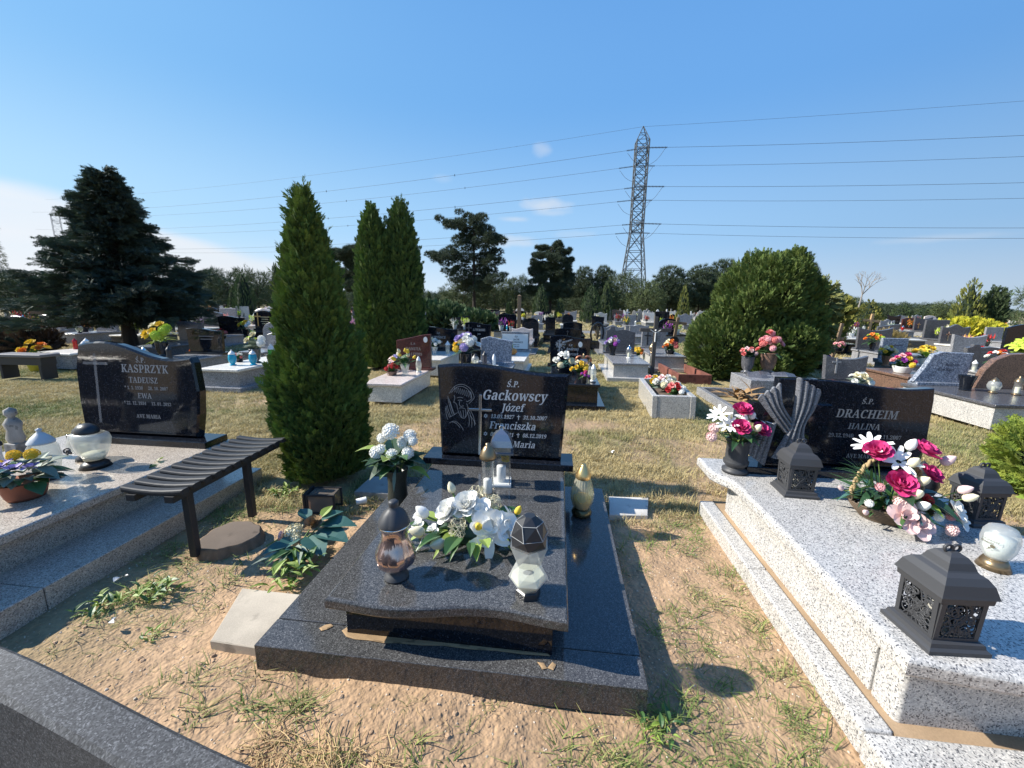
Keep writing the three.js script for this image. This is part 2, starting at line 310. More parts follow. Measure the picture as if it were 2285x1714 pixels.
// ---------------------------------------------------------------- graves
// headstone outlines: width w, height h, origin at the middle of the foot
const OUT = {
  wave: (w, h, e = 0.03) => { const p = [[-w / 2, 0], [w / 2, 0]]; for (let i = 0; i <= 20; i++) { const t = 1 - i / 20; p.push([(t - 0.5) * (w + 2 * e * w), h * (0.955 + 0.05 * Math.sin(t * Math.PI * 1.75 + 0.1) - 0.012 * t)]); } return p; },
  swell: (w, h) => { const p = [[-w / 2, 0], [w / 2, 0], [w * 0.53, h * 0.25], [w * 0.54, h * 0.5], [w * 0.51, h * 0.8]]; for (let i = 0; i <= 20; i++) { const t = 1 - i / 20; p.push([(t - 0.5) * w * 0.98, h * (0.93 + 0.075 * Math.sin(t * 5.4 + 0.35) - 0.035 * t)]); } p.push([-w * 0.53, h * 0.7], [-w * 0.525, h * 0.35]); return p; },
  arch: (w, h) => { const p = [[-w / 2, 0], [w / 2, 0]]; for (let i = 0; i <= 16; i++) { const t = (i / 16) * Math.PI; p.push([(Math.cos(t) * w) / 2, h * 0.6 + Math.sin(t) * h * 0.4]); } return p; },
  bow: (w, h) => { const p = [[-w / 2, 0], [w / 2, 0]]; for (let i = 0; i <= 14; i++) { const t = 1 - i / 14; p.push([(t - 0.5) * w, h * (0.86 + 0.14 * Math.sin(t * Math.PI))]); } return p; },
  rect: (w, h) => [[-w / 2, 0], [w / 2, 0], [w / 2, h], [-w / 2, h]],
  slantUp: (w, h) => [[-w / 2, 0], [w / 2, 0], [w / 2, h], [w * 0.25, h * 0.97], [-w * 0.2, h * 0.86], [-w / 2, h * 0.8]],
  slantDown: (w, h) => [[-w / 2, 0], [w / 2, 0], [w * 0.53, h * 0.84], [w * 0.1, h * 0.92], [-w * 0.24, h], [-w * 0.5, h * 0.9]],
  scroll: (w, h) => { const p = [[-w / 2, 0], [w / 2, 0], [w / 2, h * 0.82]]; for (let i = 0; i <= 12; i++) { const t = 1 - i / 12; p.push([(t - 0.5) * w * 0.96, h * (0.86 + 0.1 * Math.cos((t - 0.5) * 9) * (1 - Math.abs(t - 0.5)))]); } p.push([-w / 2, h * 0.82]); return p; },
  lean: (w, h) => [[-w * 0.62, 0], [w * 0.45, 0], [w * 0.5, h * 0.97], [w * 0.1, h * 0.98], [-w * 0.12, h], [-w * 0.3, h * 0.9], [-w * 0.42, h * 0.5]],
  horn: (w, h) => { const p = [[-w / 2, 0], [w / 2, 0]]; for (let i = 0; i <= 14; i++) { const t = 1 - i / 14, s = (t - 0.5) * 2; p.push([(t - 0.5) * w * 1.06, h * (0.84 + 0.16 * s * s)]); } return p; },
  crossLeft: (w, h) => { const p = [[-w / 2, 0], [w / 2, 0]]; for (let i = 0; i <= 12; i++) { const t = 1 - i / 12; p.push([lerp(-w * 0.18, w / 2, t), h * (0.84 + 0.05 * Math.sin(t * 4.4))]); } p.push([-w * 0.2, h * 0.92], [-w * 0.22, h], [-w * 0.36, h], [-w * 0.38, h * 0.9], [-w / 2, h * 0.84]); return p; },
};
// centre x, z of the headstone's face; the slab runs from behind it toward +z
const font = (h, k, style = '') => `${style} ${Math.round(h * k)}px serif`;
function grave(o) {
  const { x, z, w, h, label, out = 'wave', m = M.blackFine, sm: slabM = o.m || M.blackFine, sw = w + 0.12, L = 1.5, sh = 0.32, sx = x, plinth = 0.12, pm = slabM, lean = 0, turn = 0, name = 'grave', group, back = 0.14, thick = 0.08 } = o;
  const t = thing(name, label, 'grave', [sx, 0, z], turn, group);
  const zc = L / 2 - back;
  if (plinth) part(t, 'plinth', rbox(sw + 2 * plinth, 0.08, L + 2 * plinth, 0.006, -0.02), pm, [0, 0, zc]);
  part(t, 'grave_body', rbox(sw - 0.06, sh - 0.03, L - 0.06, 0.004, 0.02), pm, [0, 0, zc]);
  part(t, 'slab', rbox(sw, 0.045, L, 0.012, sh - 0.043), slabM, [0, 0, zc]);
  const dx = x - sx;
  if (h) {
    part(t, 'headstone_base', rbox(w + 0.1, 0.045, thick + 0.1, 0.006), m, [dx, sh + 0.002, -thick / 2]);
    const hs = part(t, 'headstone', extrude(OUT[out](w, h - 0.045), thick, 0.008), m, [dx, sh + 0.047, -thick], [lean, 0, 0]);
    if (o.text) inscription(hs, w * 0.9, h * 0.86, [0, h * 0.45, thick + 0.0015], o.text, o.px || 256, o.ink || M.letter);
    if (o.cross) { const [cx, cy, ch, cm] = o.cross; part(hs, 'cross', merge([box(ch * 0.09, ch, 0.012, cx, cy, thick + 0.007), box(ch * 0.5, ch * 0.09, 0.011, cx, cy + ch * 0.22, thick + 0.0065)]), cm); }
    if (o.photo) { part(hs, 'portrait_medallion', new THREE.CylinderGeometry(0.045, 0.045, 0.008, 20).rotateX(Math.PI / 2).scale(0.8, 1.1, 1), M.white, [o.photo[0], o.photo[1], thick + 0.005]); }
  }
  const W2 = sw / 2 + plinth; foot(sx - W2, sx + W2, z - back - plinth, z + L - back + plinth);
  return t;
}
const txt = (fn) => (g, w, h) => fn(g, w, h, (s, x, y, k, style = 'bold', al = 'center') => { g.font = font(h, k, style); g.textAlign = al; g.save(); g.translate(w * x, h * y); g.scale(0.84, 1); g.fillText(s, 0, 0); g.restore(); });

// ---- the black granite grave in the middle
{
  const t = thing('grave', 'polished black granite family grave with wavy headstone and chrome cross in the middle', 'grave', [-0.4, 0, -2.1]);
  const X = (x) => x + 0.4, Z = (z) => z + 2.1, B = M.black;
  const strip = (n, x0, x1, z0, z1, y1) => part(t, n, rbox(x1 - x0, y1 + 0.03, z1 - z0, 0.004, -0.03), B, [X((x0 + x1) / 2), 0, Z((z0 + z1) / 2)]);
  strip('base_plate', -1.168, 0.367, -1.43, -1.286, 0.095);
  strip('base_plate', -1.168, -0.79, -2.94, -1.434, 0.0945);
  strip('base_plate', -0.015, 0.367, -2.94, -1.434, 0.0945);
  strip('base_plate', -0.786, -0.019, -2.94, -2.6, 0.094);
  part(t, 'grave_body', rbox(0.85, 0.18, 1.37, 0.004, 0.09), M.blackFine, [X(-0.405), 0, Z(-2.075)]);
  // slab with a waved front lip
  const pts = [[-0.8755, -2.9], [0.074, -2.9]];
  for (let i = 0; i <= 28; i++) { const k = 1 - i / 28; pts.push([lerp(-0.8755, 0.074, k), -1.325 + 0.03 * Math.sin(k * Math.PI * 2) * Math.sin(k * Math.PI) ** 0.6 - 0.012 * Math.sin(k * Math.PI) ** 2]); }
  const s = new THREE.Shape(pts.map(([x, z]) => new THREE.Vector2(X(x), Z(z))));
  const sg = new THREE.ExtrudeGeometry(s, { depth: 0.025, bevelEnabled: true, bevelThickness: 0.012, bevelSize: 0.012, bevelOffset: -0.012, bevelSegments: 4 });
  sg.rotateX(Math.PI / 2); sg.translate(0, 0.295, 0);
  part(t, 'slab', muv(sg), B);
  part(t, 'headstone_base', rbox(1.076, 0.047, 0.24, 0.006, 0.3075), M.blackFine, [X(-0.404), 0, Z(-2.83)]);
  // headstone
  const o = [[-0.43, 0], [0.44, 0]];
  for (let i = 0; i <= 26; i++) { const k = 1 - i / 26; o.push([lerp(-0.462, 0.478, k), 0.648 + 0.026 * Math.sin(k * 5.2 + 0.15) * (1 - 0.15 * k) - 0.012 * k + (k > 0.985 ? -0.004 : 0)]); }
  const hs = part(t, 'headstone', extrude(o, 0.085, 0.018), M.blackFine, [X(-0.393), 0.355, Z(-2.86)], [-0.07, 0, 0]);
  inscription(hs, 0.86, 0.62, [0.01, 0.335, 0.0866], txt((g, w, h, T) => {
    T('Ś.P.', 0.59, 0.21, 0.095, 'italic bold'); T('Gackowscy', 0.6, 0.365, 0.158, 'italic bold'); T('Józef', 0.59, 0.49, 0.12, 'italic bold');
    T('13.03.1927', 0.505, 0.578, 0.064, 'italic bold'); T('31.10.2007', 0.775, 0.578, 0.064, 'italic bold');
    T('Franciszka', 0.59, 0.7, 0.116, 'italic bold');
    T('09.06.1931', 0.505, 0.788, 0.064, 'italic bold'); T('08.12.2019', 0.775, 0.788, 0.064, 'italic bold'); T('Maria', 0.69, 0.91, 0.102, 'italic bold'); T('Ave', 0.51, 0.91, 0.102, 'italic bold');
    for (const y of [0.556, 0.766]) {
      const cx = w * 0.368, cy = h * y, r = h * 0.022; g.lineWidth = h * 0.006;
      for (const q of [0, Math.PI]) { g.beginPath(); for (let k = 0; k < 4; k++) { const a = q + Math.PI / 6 + (k * Math.PI * 2) / 3; g.lineTo(cx + Math.cos(a) * r, cy + Math.sin(a) * r); } g.stroke(); }
      g.fillRect(w * 0.642 - h * 0.004, cy - h * 0.026, h * 0.008, h * 0.056); g.fillRect(w * 0.642 - h * 0.018, cy - h * 0.012, h * 0.036, h * 0.008);
    }
    // engraved line drawing of a bowed bearded head above praying hands
    g.lineWidth = h * 0.005; g.globalAlpha = 0.5; g.save(); g.translate(0, h * 0.06);
    const Q = (...p) => { g.beginPath(); g.moveTo(p[0] * w, p[1] * h); for (let i = 2; i < p.length; i += 4) g.quadraticCurveTo(p[i] * w, p[i + 1] * h, p[i + 2] * w, p[i + 3] * h); g.stroke(); };
    Q(0.06, 0.25, 0.1, 0.13, 0.17, 0.14, 0.25, 0.16, 0.27, 0.29); Q(0.075, 0.24, 0.12, 0.15, 0.17, 0.165, 0.235, 0.185, 0.25, 0.3);
    for (let i = 0; i < 9; i++) { const a = 0.1 + i * 0.017; Q(a, 0.17 + i * 0.006, a + 0.012, 0.2 + i * 0.006, a + 0.004, 0.235 + i * 0.007); }
    Q(0.27, 0.29, 0.25, 0.33, 0.225, 0.36); Q(0.25, 0.3, 0.23, 0.33, 0.205, 0.34); Q(0.1, 0.27, 0.11, 0.31, 0.095, 0.35, 0.12, 0.36, 0.125, 0.39);
    Q(0.125, 0.3, 0.15, 0.28, 0.175, 0.3); Q(0.13, 0.33, 0.15, 0.315, 0.168, 0.33); Q(0.15, 0.33, 0.135, 0.38, 0.155, 0.395, 0.17, 0.4, 0.178, 0.385); Q(0.14, 0.42, 0.165, 0.405, 0.195, 0.425);
    Q(0.125, 0.39, 0.13, 0.47, 0.165, 0.53, 0.2, 0.55, 0.215, 0.47, 0.225, 0.41, 0.205, 0.36); Q(0.15, 0.45, 0.165, 0.5, 0.16, 0.53); Q(0.175, 0.44, 0.185, 0.5, 0.175, 0.53); Q(0.195, 0.43, 0.205, 0.48, 0.195, 0.52);
    Q(0.21, 0.46, 0.24, 0.53, 0.225, 0.63); Q(0.22, 0.44, 0.26, 0.53, 0.25, 0.64); Q(0.23, 0.42, 0.28, 0.52, 0.275, 0.62); Q(0.235, 0.5, 0.27, 0.55, 0.285, 0.6);
    Q(0.045, 0.28, 0.055, 0.4, 0.085, 0.5); Q(0.055, 0.31, 0.07, 0.4, 0.095, 0.49); Q(0.065, 0.34, 0.08, 0.42, 0.105, 0.5); Q(0.03, 0.4, 0.04, 0.48, 0.06, 0.53); Q(0.04, 0.39, 0.05, 0.46, 0.07, 0.52); Q(0.025, 0.42, 0.03, 0.5, 0.045, 0.56);
    Q(0.06, 0.53, 0.1, 0.5, 0.13, 0.47); Q(0.06, 0.6, 0.1, 0.55, 0.14, 0.6, 0.17, 0.64, 0.18, 0.68); Q(0.08, 0.585, 0.12, 0.585, 0.15, 0.65);
    g.globalAlpha = 1; g.restore();
  }), 2048);
  part(hs, 'cross', merge([rbox(0.019, 0.44, 0.016, 0.003).translate(-0.142, 0.015, 0.094), rbox(0.165, 0.018, 0.0155, 0.003).translate(-0.142, 0.335, 0.0942)]), M.chrome);
  // wind-blown sand lying on the plate
  const sandM = std({ map: concreteTex, bumpMap: concreteTex, bumpScale: 0.003, color: C(1.2, 0.84, 0.5), roughness: 1 });
  const patch = (pts2) => { const g = new THREE.ExtrudeGeometry(new THREE.Shape(pts2.map(([a, b]) => new THREE.Vector2(X(a), Z(b)))), { depth: 0.001, bevelEnabled: true, bevelSize: 0.006, bevelThickness: 0.002, bevelSegments: 1 }); g.rotateX(Math.PI / 2); g.translate(0, 0.0985, 0); part(t, 'sand_patch', g, sandM); };
  patch([[-0.85, -1.4], [-0.838, -1.42], [-0.826, -1.393], [-0.7, -1.392], [-0.55, -1.391], [-0.4, -1.391], [-0.2, -1.391], [0, -1.391], [0.004, -1.386], [-0.1, -1.383], [-0.2, -1.386], [-0.3, -1.38], [-0.42, -1.383], [-0.5, -1.374], [-0.6, -1.372], [-0.66, -1.365], [-0.72, -1.37], [-0.78, -1.368], [-0.82, -1.376]]);
  patch([[-0.95, -1.4], [-0.94, -1.413], [-0.922, -1.42], [-0.914, -1.415], [-0.925, -1.402], [-0.94, -1.393]]); patch([[0.01, -1.33], [0.022, -1.348], [0.028, -1.343], [0.022, -1.327]]); patch([[-0.03, -1.345], [-0.016, -1.342], [-0.006, -1.328], [-0.014, -1.325], [-0.02, -1.336]]);
  foot(-1.168, 0.367, -2.96, -1.286);
}

// ---- the grey granite grave on the right, dark headstone with a stone sash over a cross
{
  const t = thing('grave', 'speckled light grey granite grave with dark headstone and carved stone sash', 'grave', [1.72, 0, -2.1]);
  const X = (x) => x - 1.72, Z = (z) => z + 2.1, S = M.salt;
  const strip = (x0, x1, z0, z1, y1) => part(t, 'kerb_stone', rbox(x1 - x0, y1 + 0.03, z1 - z0, 0.014, -0.03), S, [X((x0 + x1) / 2), 0, Z((z0 + z1) / 2)]);
  strip(1.045, 2.4, -1.24, -1.1, 0.08); strip(1.05, 1.15, -2.1, -1.243, 0.08); strip(1.05, 1.15, -2.88, -2.103, 0.08); strip(2.3, 2.4, -2.88, -1.243, 0.08);
  part(t, 'sand_joint', box(1.18, 0.06, 1.7, X(1.74), 0.04, Z(-2.05)), std({ map: concreteTex, bumpMap: concreteTex, bumpScale: 0.004, color: C(1.15, 0.84, 0.56), roughness: 1 }));
  // body: rounded front corner
  part(t, 'grave_body', rbox(1.09, 0.27, 0.12, 0.02, 0.05), S, [X(1.725), 0, Z(-1.35)]);
  part(t, 'grave_body', rbox(1.09, 0.27, 1.35, 0.006, 0.05), S, [X(1.7255), 0, Z(-2.087)]);
  const pts = [[1.04, -2.98], [2.4, -2.98], [2.4, -2.72], [2.33, -2.66], [2.31, -2.6]];
  for (let i = 0; i <= 16; i++) { const k = 1 - i / 16; pts.push([lerp(1.13, 2.31, k), -1.235 + 0.05 * Math.sin(k * Math.PI * 1.15)]); }
  pts.push([1.13, -2.5], [1.12, -2.58], [1.07, -2.66], [1.04, -2.72]);
  const sg = new THREE.ExtrudeGeometry(new THREE.Shape(pts.map(([x, z]) => new THREE.Vector2(X(x), Z(z)))), { depth: 0.03, bevelEnabled: true, bevelThickness: 0.02, bevelSize: 0.022, bevelOffset: -0.022, bevelSegments: 5 });
  sg.rotateX(Math.PI / 2); sg.translate(0, 0.35, 0);
  part(t, 'slab', muv(sg), S);
  part(t, 'headstone_base', rbox(1.14, 0.05, 0.22, 0.006, 0.371), M.blackFine, [X(1.83), 0, Z(-2.81)]);
  const o = [[-0.34, 0], [0.5, 0], [0.525, 0.2], [0.53, 0.46]];
  for (let i = 0; i <= 20; i++) { const k = 1 - i / 20; o.push([lerp(-0.34, 0.525, k), 0.545 + 0.022 * Math.sin(k * 5.6 + 0.2)]); }
  const hs = part(t, 'headstone', extrude(o, 0.085, 0.008), M.blackFine, [X(1.86), 0.421, Z(-2.88)], [-0.07, 0, 0]);
  // cross-shaped upright beside it
  const cr = part(t, 'stone_cross', extrude([[-0.13, 0], [0.13, 0], [0.13, 0.29], [0.235, 0.29], [0.235, 0.43], [0.13, 0.43], [0.13, 0.59], [-0.1, 0.59], [-0.1, 0.43], [-0.24, 0.43], [-0.24, 0.29], [-0.13, 0.29]], 0.07, 0.006), M.blackFine, [X(1.5), 0.421, Z(-2.8)]);
  // sash: tubes fanning out over the cross and falling folds
  const ribbon = (A, B, ripples, amp, scallop = 0) => { // carved cloth: a rippled sheet between two edge curves, closed at the back
    const ca = new THREE.CatmullRomCurve3(A.map((p) => V(p[0], p[1], 0))), cb = new THREE.CatmullRomCurve3(B.map((p) => V(p[0], p[1], 0))), N = 22, K = ripples * 8, P = [];
    const q = (i, k) => { const t = i / N, u = k / K, a = ca.getPoint(t), b = cb.getPoint(t), r = Math.abs(Math.sin(u * ripples * Math.PI)), e = 1 - 0.5 * Math.pow(2 * u - 1, 4); return [lerp(a.x, b.x, u), lerp(a.y, b.y, u) + (1 - t) * scallop * r, 0.0705 + (0.008 + amp * Math.pow(r, 0.7)) * e * (0.75 + 0.25 * Math.sin(t * Math.PI))]; };
    for (let i = 0; i < N; i++) for (let k = 0; k < K; k++) { const a = q(i, k), b = q(i, k + 1), c = q(i + 1, k), d = q(i + 1, k + 1); P.push(...a, ...c, ...b, ...b, ...c, ...d); }
    const flat = (p) => [p[0], p[1], 0.068], wall = (p, o) => P.push(...p, ...o, ...flat(p), ...o, ...flat(o), ...flat(p));
    for (let k = 0; k < K; k++) { wall(q(0, k), q(0, k + 1)); wall(q(N, k + 1), q(N, k)); } for (let i = 0; i < N; i++) { wall(q(i + 1, 0), q(i, 0)); wall(q(i, K), q(i + 1, K)); }
    const g = new THREE.BufferGeometry(); g.setAttribute('position', new THREE.Float32BufferAttribute(P, 3)); g.computeVertexNormals(); return muv(g);
  };
  const sashM = stone(M.sash.map, 0.55, { side: THREE.DoubleSide });
  part(cr, 'stone_sash', ribbon([[-0.215, 0.45], [-0.14, 0.36], [-0.03, 0.235]], [[-0.085, 0.55], [-0.06, 0.42], [0.05, 0.275]], 4, 0.02, 0.022), sashM);
  part(cr, 'stone_sash', ribbon([[0.0, 0.59], [0.005, 0.42], [-0.01, 0.26], [-0.085, 0.06]], [[0.155, 0.5], [0.135, 0.4], [0.09, 0.27], [0.15, 0.05]], 4, 0.02, 0.02), sashM);
  part(cr, 'stone_sash', ribbon([[-0.2, 0.285], [-0.235, 0.17], [-0.25, 0.09]], [[-0.08, 0.3], [-0.1, 0.15], [-0.12, 0.0]], 4, 0.016), sashM);
  inscription(hs, 0.62, 0.48, [0.16, 0.27, 0.0866], txt((g, w, h, T) => {
    T('Ś.P.', 0.47, 0.19, 0.1, 'italic bold'); T('DRACHEIM', 0.47, 0.385, 0.16, 'italic bold'); T('HALINA', 0.46, 0.54, 0.115, 'italic bold');
    T('☆29.12.1940', 0.24, 0.66, 0.075, 'bold'); T('✝02.11.2007', 0.7, 0.66, 0.075, 'bold'); T('AVE MARIA', 0.47, 0.94, 0.075, 'bold');
  }), 1024, C(0.2, 0.2, 0.2));
  foot(1.04, 2.42, -3, -1.1);
}

// ---- the beige granite grave on the left
{
  const t = thing('grave', 'beige granite grave beside the bench with swelling dark headstone and tall engraved cross', 'grave', [-3.25, 0, -2.1]);
  const X = (x) => x + 3.25, Z = (z) => z + 2.1, S = M.beige;
  const strip = (x0, x1, z0, z1, y1) => part(t, 'kerb_stone', rbox(x1 - x0, y1 + 0.03, z1 - z0, 0.006, -0.03), S, [X((x0 + x1) / 2), 0, Z((z0 + z1) / 2)]);
  strip(-2.78, -2.38, -2.92, -1.463, 0.1); strip(-4.15, -2.38, -1.46, -1.12, 0.1); strip(-4.15, -3.8, -2.92, -1.463, 0.1); strip(-3.797, -2.783, -2.92, -2.7, 0.1);
  part(t, 'grave_body', rbox(1.3, 0.19, 1.6, 0.006, 0.09), S, [X(-3.36), 0, Z(-2.1)]);
  part(t, 'slab', rbox(1.44, 0.055, 1.72, 0.014, 0.266), S, [X(-3.35), 0, Z(-2.1)]);
  part(t, 'headstone_base', rbox(1.22, 0.05, 0.22, 0.006, 0.3225), M.blackFine, [X(-3.27), 0, Z(-2.82)]);
  const hs = part(t, 'headstone', extrude(OUT.swell(1.0, 0.74), 0.085, 0.014), M.blackFine, [X(-3.3), 0.373, Z(-2.875)], [-0.07, 0, 0]);
  inscription(hs, 0.92, 0.66, [0, 0.35, 0.0866], txt((g, w, h, T) => {
    T('Ś.P.', 0.57, 0.15, 0.085, 'bold'); T('KASPRZYK', 0.6, 0.27, 0.135, 'bold'); T('TADEUSZ', 0.58, 0.395, 0.095, 'bold'); T('* 1. 1. 1930   ✝ 28. 10. 2007', 0.6, 0.475, 0.056, 'bold');
    T('EWA', 0.58, 0.58, 0.09, 'bold'); T('* 22. 12. 1934   ✝ 13. 01. 2012', 0.6, 0.66, 0.056, 'bold'); T('AVE MARIA', 0.6, 0.82, 0.065, 'bold');
    g.globalAlpha = 0.5; g.fillRect(w * 0.115, h * 0.06, w * 0.026, h * 0.84); g.fillRect(w * 0.01, h * 0.16, w * 0.24, h * 0.032); g.globalAlpha = 1;
  }), 1024, C(0.2, 0.21, 0.23));
  foot(-4.2, -2.38, -2.94, -1.12);
}
// ---- headstone top poking into the bottom corner
{
  const t = thing('grave', 'dark grey headstone top with curved edge at the bottom corner beside the sand', 'grave', [-0.92, 0, -0.68], -0.16);
  const o = [[-0.5, 0], [0.5, 0]];
  for (let i = 0; i <= 16; i++) { const k = 1 - i / 16; o.push([lerp(-0.52, 0.52, k), 0.53 + 0.04 * Math.cos(k * 3.6)]); }
  part(t, 'headstone', extrude(o, 0.09, 0.01), M.blackMatte, [0, 0, 0]);
  part(t, 'slab', rbox(1.1, 0.12, 0.42, 0.01), M.blackMatte, [-0.06, 0, 0.32]);
  foot(-1.6, -0.4, -0.85, 0);
}

// ---------------------------------------------------------------- flowers, leaves, lanterns, vases
function leafGeo(L, W, bend = -0.25, fold = 0.18, n = 5, pow = 0.8) {
  const P = [], row = (i) => { const t = i / n, w = W * Math.sin(Math.PI * Math.pow(clamp(t, 0.02, 0.985), pow)) * 0.5, y = bend * L * t * t + 0.12 * L * t; return [[-w, y + w * fold * 2, t * L], [0, y, t * L], [w, y + w * fold * 2, t * L]]; };
  for (let i = 0; i < n; i++) { const a = row(i), b = row(i + 1); for (const k of [0, 1]) P.push(...a[k], ...b[k], ...a[k + 1], ...a[k + 1], ...b[k], ...b[k + 1]); }
  const g = new THREE.BufferGeometry(); g.setAttribute('position', new THREE.Float32BufferAttribute(P, 3)); g.computeVertexNormals(); return g;
}
// petals arranged round +y
function petalGeo(L, W, bend = 0.2, n = 4) {
  const P = [], row = (i) => { const t = i / n, w = W * 0.5 * Math.pow(Math.sin(Math.PI * (0.06 + 0.8 * t)), 0.6), y = bend * L * t * t; return [[-w, y + w * 0.25, t * L * 0.94], [-w * 0.45, y, t * L], [w * 0.45, y, t * L], [w, y + w * 0.25, t * L * 0.94]]; };
  for (let i = 0; i < n; i++) { const a = row(i), b = row(i + 1); for (const k of [0, 1, 2]) P.push(...a[k], ...b[k], ...a[k + 1], ...a[k + 1], ...b[k], ...b[k + 1]); }
  const g = new THREE.BufferGeometry(); g.setAttribute('position', new THREE.Float32BufferAttribute(P, 3)); g.computeVertexNormals(); return g;
}
function corolla(specs, seed = 1) {
  const R = rng(seed), out = [];
  for (const [n, L, W, tilt, bend, r0, y0, fold = 0.2] of specs) for (let i = 0; i < n; i++) {
    const g = petalGeo(L * (0.88 + 0.24 * R()), W * (0.85 + 0.3 * R()), bend + (R() - 0.5) * 0.25);
    g.translate(0, 0, r0); g.rotateX(-tilt + (R() - 0.5) * 0.25); g.rotateY((i / n) * Math.PI * 2 + R() * 0.5); g.translate(0, y0, 0); out.push(g);
  }
  return merge(out);
}
const FL = {
  rose: corolla([[8, 0.95, 0.85, 0.15, 0.15, 0.03, 0], [8, 0.85, 0.75, 0.5, 0.2, 0.03, 0.04], [7, 0.7, 0.6, 0.9, 0.1, 0.04, 0.06], [5, 0.5, 0.45, 1.2, 0.05, 0.05, 0.08]], 3),
  lily: corolla([[6, 1.15, 0.62, 0.35, -0.25, 0.04, 0], [3, 0.5, 0.25, 0.95, 0.1, 0.02, 0.03]], 4),
  open: corolla([[5, 1, 0.95, 0.45, -0.12, 0.05, 0], [5, 0.7, 0.6, 0.9, 0.1, 0.03, 0.03]], 5),
  tulip: (() => { const g = latheMod([[0, 0], [0.3, 0.1], [0.5, 0.4], [0.5, 0.8], [0.36, 1.2], [0.12, 1.5], [0, 1.58]], 12, (a) => 1 + 0.1 * Math.cos(3 * a)); return muv(g); })(),
  pom: (() => { const R = rng(8), out = []; for (let i = 0; i < 70; i++) { const y = 1 - (i / 70) * 1.45, r = Math.sqrt(Math.max(0, 1 - y * y)), a = i * 2.399; const g = leafGeo(0.4, 0.42, 0.1, 0.3, 2, 0.6); g.rotateX(-0.3 + R() * 0.5); g.applyQuaternion(new THREE.Quaternion().setFromUnitVectors(V(0, 1, 0), V(Math.cos(a) * r, y, Math.sin(a) * r).normalize())); g.translate(Math.cos(a) * r * 0.82, y * 0.82, Math.sin(a) * r * 0.82); out.push(g); } out.push(new THREE.IcosahedronGeometry(0.78, 1)); return merge(out); })(),
  daisy: corolla([[11, 1, 0.32, 0.2, -0.05, 0.15, 0]], 9),
};
const LEAF = { broad: leafGeo(1, 0.5, -0.45), long: leafGeo(1, 0.16, -0.35), oval: leafGeo(1, 0.62, -0.2), spear: leafGeo(1, 0.3, -0.6) };
const qUp = (d) => new THREE.Quaternion().setFromUnitVectors(V(0, 1, 0), V(...d).normalize());
function bloom(parent, type, mat, pos, dir, r, name = 'flower') { const m = part(parent, name, FL[type], mat, pos); m.quaternion.copy(qUp(dir)); m.scale.setScalar(r); return m; }
// leaf pointing along azimuth a with upward pitch p
function leaf(parent, type, mat, pos, a, p, L, wide = 1) { const m = part(parent, 'leaf', LEAF[type], mat, pos); m.rotation.order = 'YXZ'; m.rotation.set(-p, a, 0); m.scale.set(L * wide, L, L); return m; }
function stems(parent, list, r = 0.0025) { return part(parent, 'stems', merge(list.map(([a, b]) => bar(a, b, r, 5))), M.stem); }

// medium-distance bouquet: pot or vase, separate flower heads, a mass of leaves
const POT = { bowl: lathe([[0, 0], [0.6, 0], [0.75, 0.05], [1, 0.75], [0.95, 0.8], [0.8, 0.7]], 16), vase: lathe([[0, 0], [0.42, 0], [0.5, 0.1], [0.32, 0.3], [0.5, 0.9], [0.62, 1.5], [0.56, 1.5], [0.4, 0.9]], 16), urn: lathe([[0, 0], [0.55, 0], [0.6, 0.08], [0.3, 0.22], [0.5, 0.45], [0.6, 0.9], [0.62, 1.6], [0.66, 1.62], [0.6, 1.7], [0.52, 1.6]], 16), cone: lathe([[0, 0], [0.4, 0], [0.62, 1], [0.55, 1]], 14) };
function leafMass(n, r, hgt, seed, types = ['broad', 'long', 'spear']) {
  const R = rng(seed), out = [];
  for (let i = 0; i < n; i++) { const g = LEAF[types[i % types.length]].clone(), L = r * (0.55 + 0.6 * R()); g.scale(L, L, L); g.rotateX(-(0.15 + 1.1 * R())); g.rotateY(R() * 6.283); g.translate((R() - 0.5) * r * 0.5, hgt * R() * 0.6, (R() - 0.5) * r * 0.5); out.push(g); }
  return merge(out);
}
const MASS = [leafMass(26, 1, 0.8, 5), leafMass(26, 1, 0.8, 6, ['long', 'spear']), leafMass(30, 1, 0.6, 7, ['oval', 'broad'])];
let bseed = 100;
function bouquet(pos, size, colors, label, { pot = 'vase', potM = M.blackFine, potR = size * 0.5, n = 9, types = ['rose', 'open', 'pom'], leafM = M.leaf, spread = 1, name = 'bouquet', cat = 'flowers', group, upright = 0 } = {}) {
  const t = thing(name, label, cat, pos, 0, group), R = rng(bseed++);
  let y0 = 0;
  if (pot) { part(t, pot === 'bowl' ? 'bowl' : 'vase', POT[pot], potM).scale.setScalar(potR); y0 = potR * { bowl: 0.6, vase: 1.35, urn: 1.5, cone: 0.9 }[pot]; }
  const f = soft(part(t, 'foliage', MASS[bseed % 3], leafM, [0, y0, 0], [0, R() * 6, 0])); f.scale.set(size * 0.75 * spread, size * 0.7, size * 0.75 * spread);
  for (let i = 0; i < n; i++) {
    const a = i * 2.4 + R(), q = Math.sqrt((i + 0.5) / n), h = size * (0.75 - 0.5 * q * q + 0.2 * R() + upright * R());
    const x = Math.cos(a) * q * size * 0.62 * spread, z = Math.sin(a) * q * size * 0.62 * spread;
    bloom(t, types[i % types.length], petal[colors[i % colors.length]], [x, y0 + h, z], [x * 1.4 / size, 0.8, z * 1.4 / size + 0.35], size * (0.17 + 0.08 * R()));
  }
  return t;
}
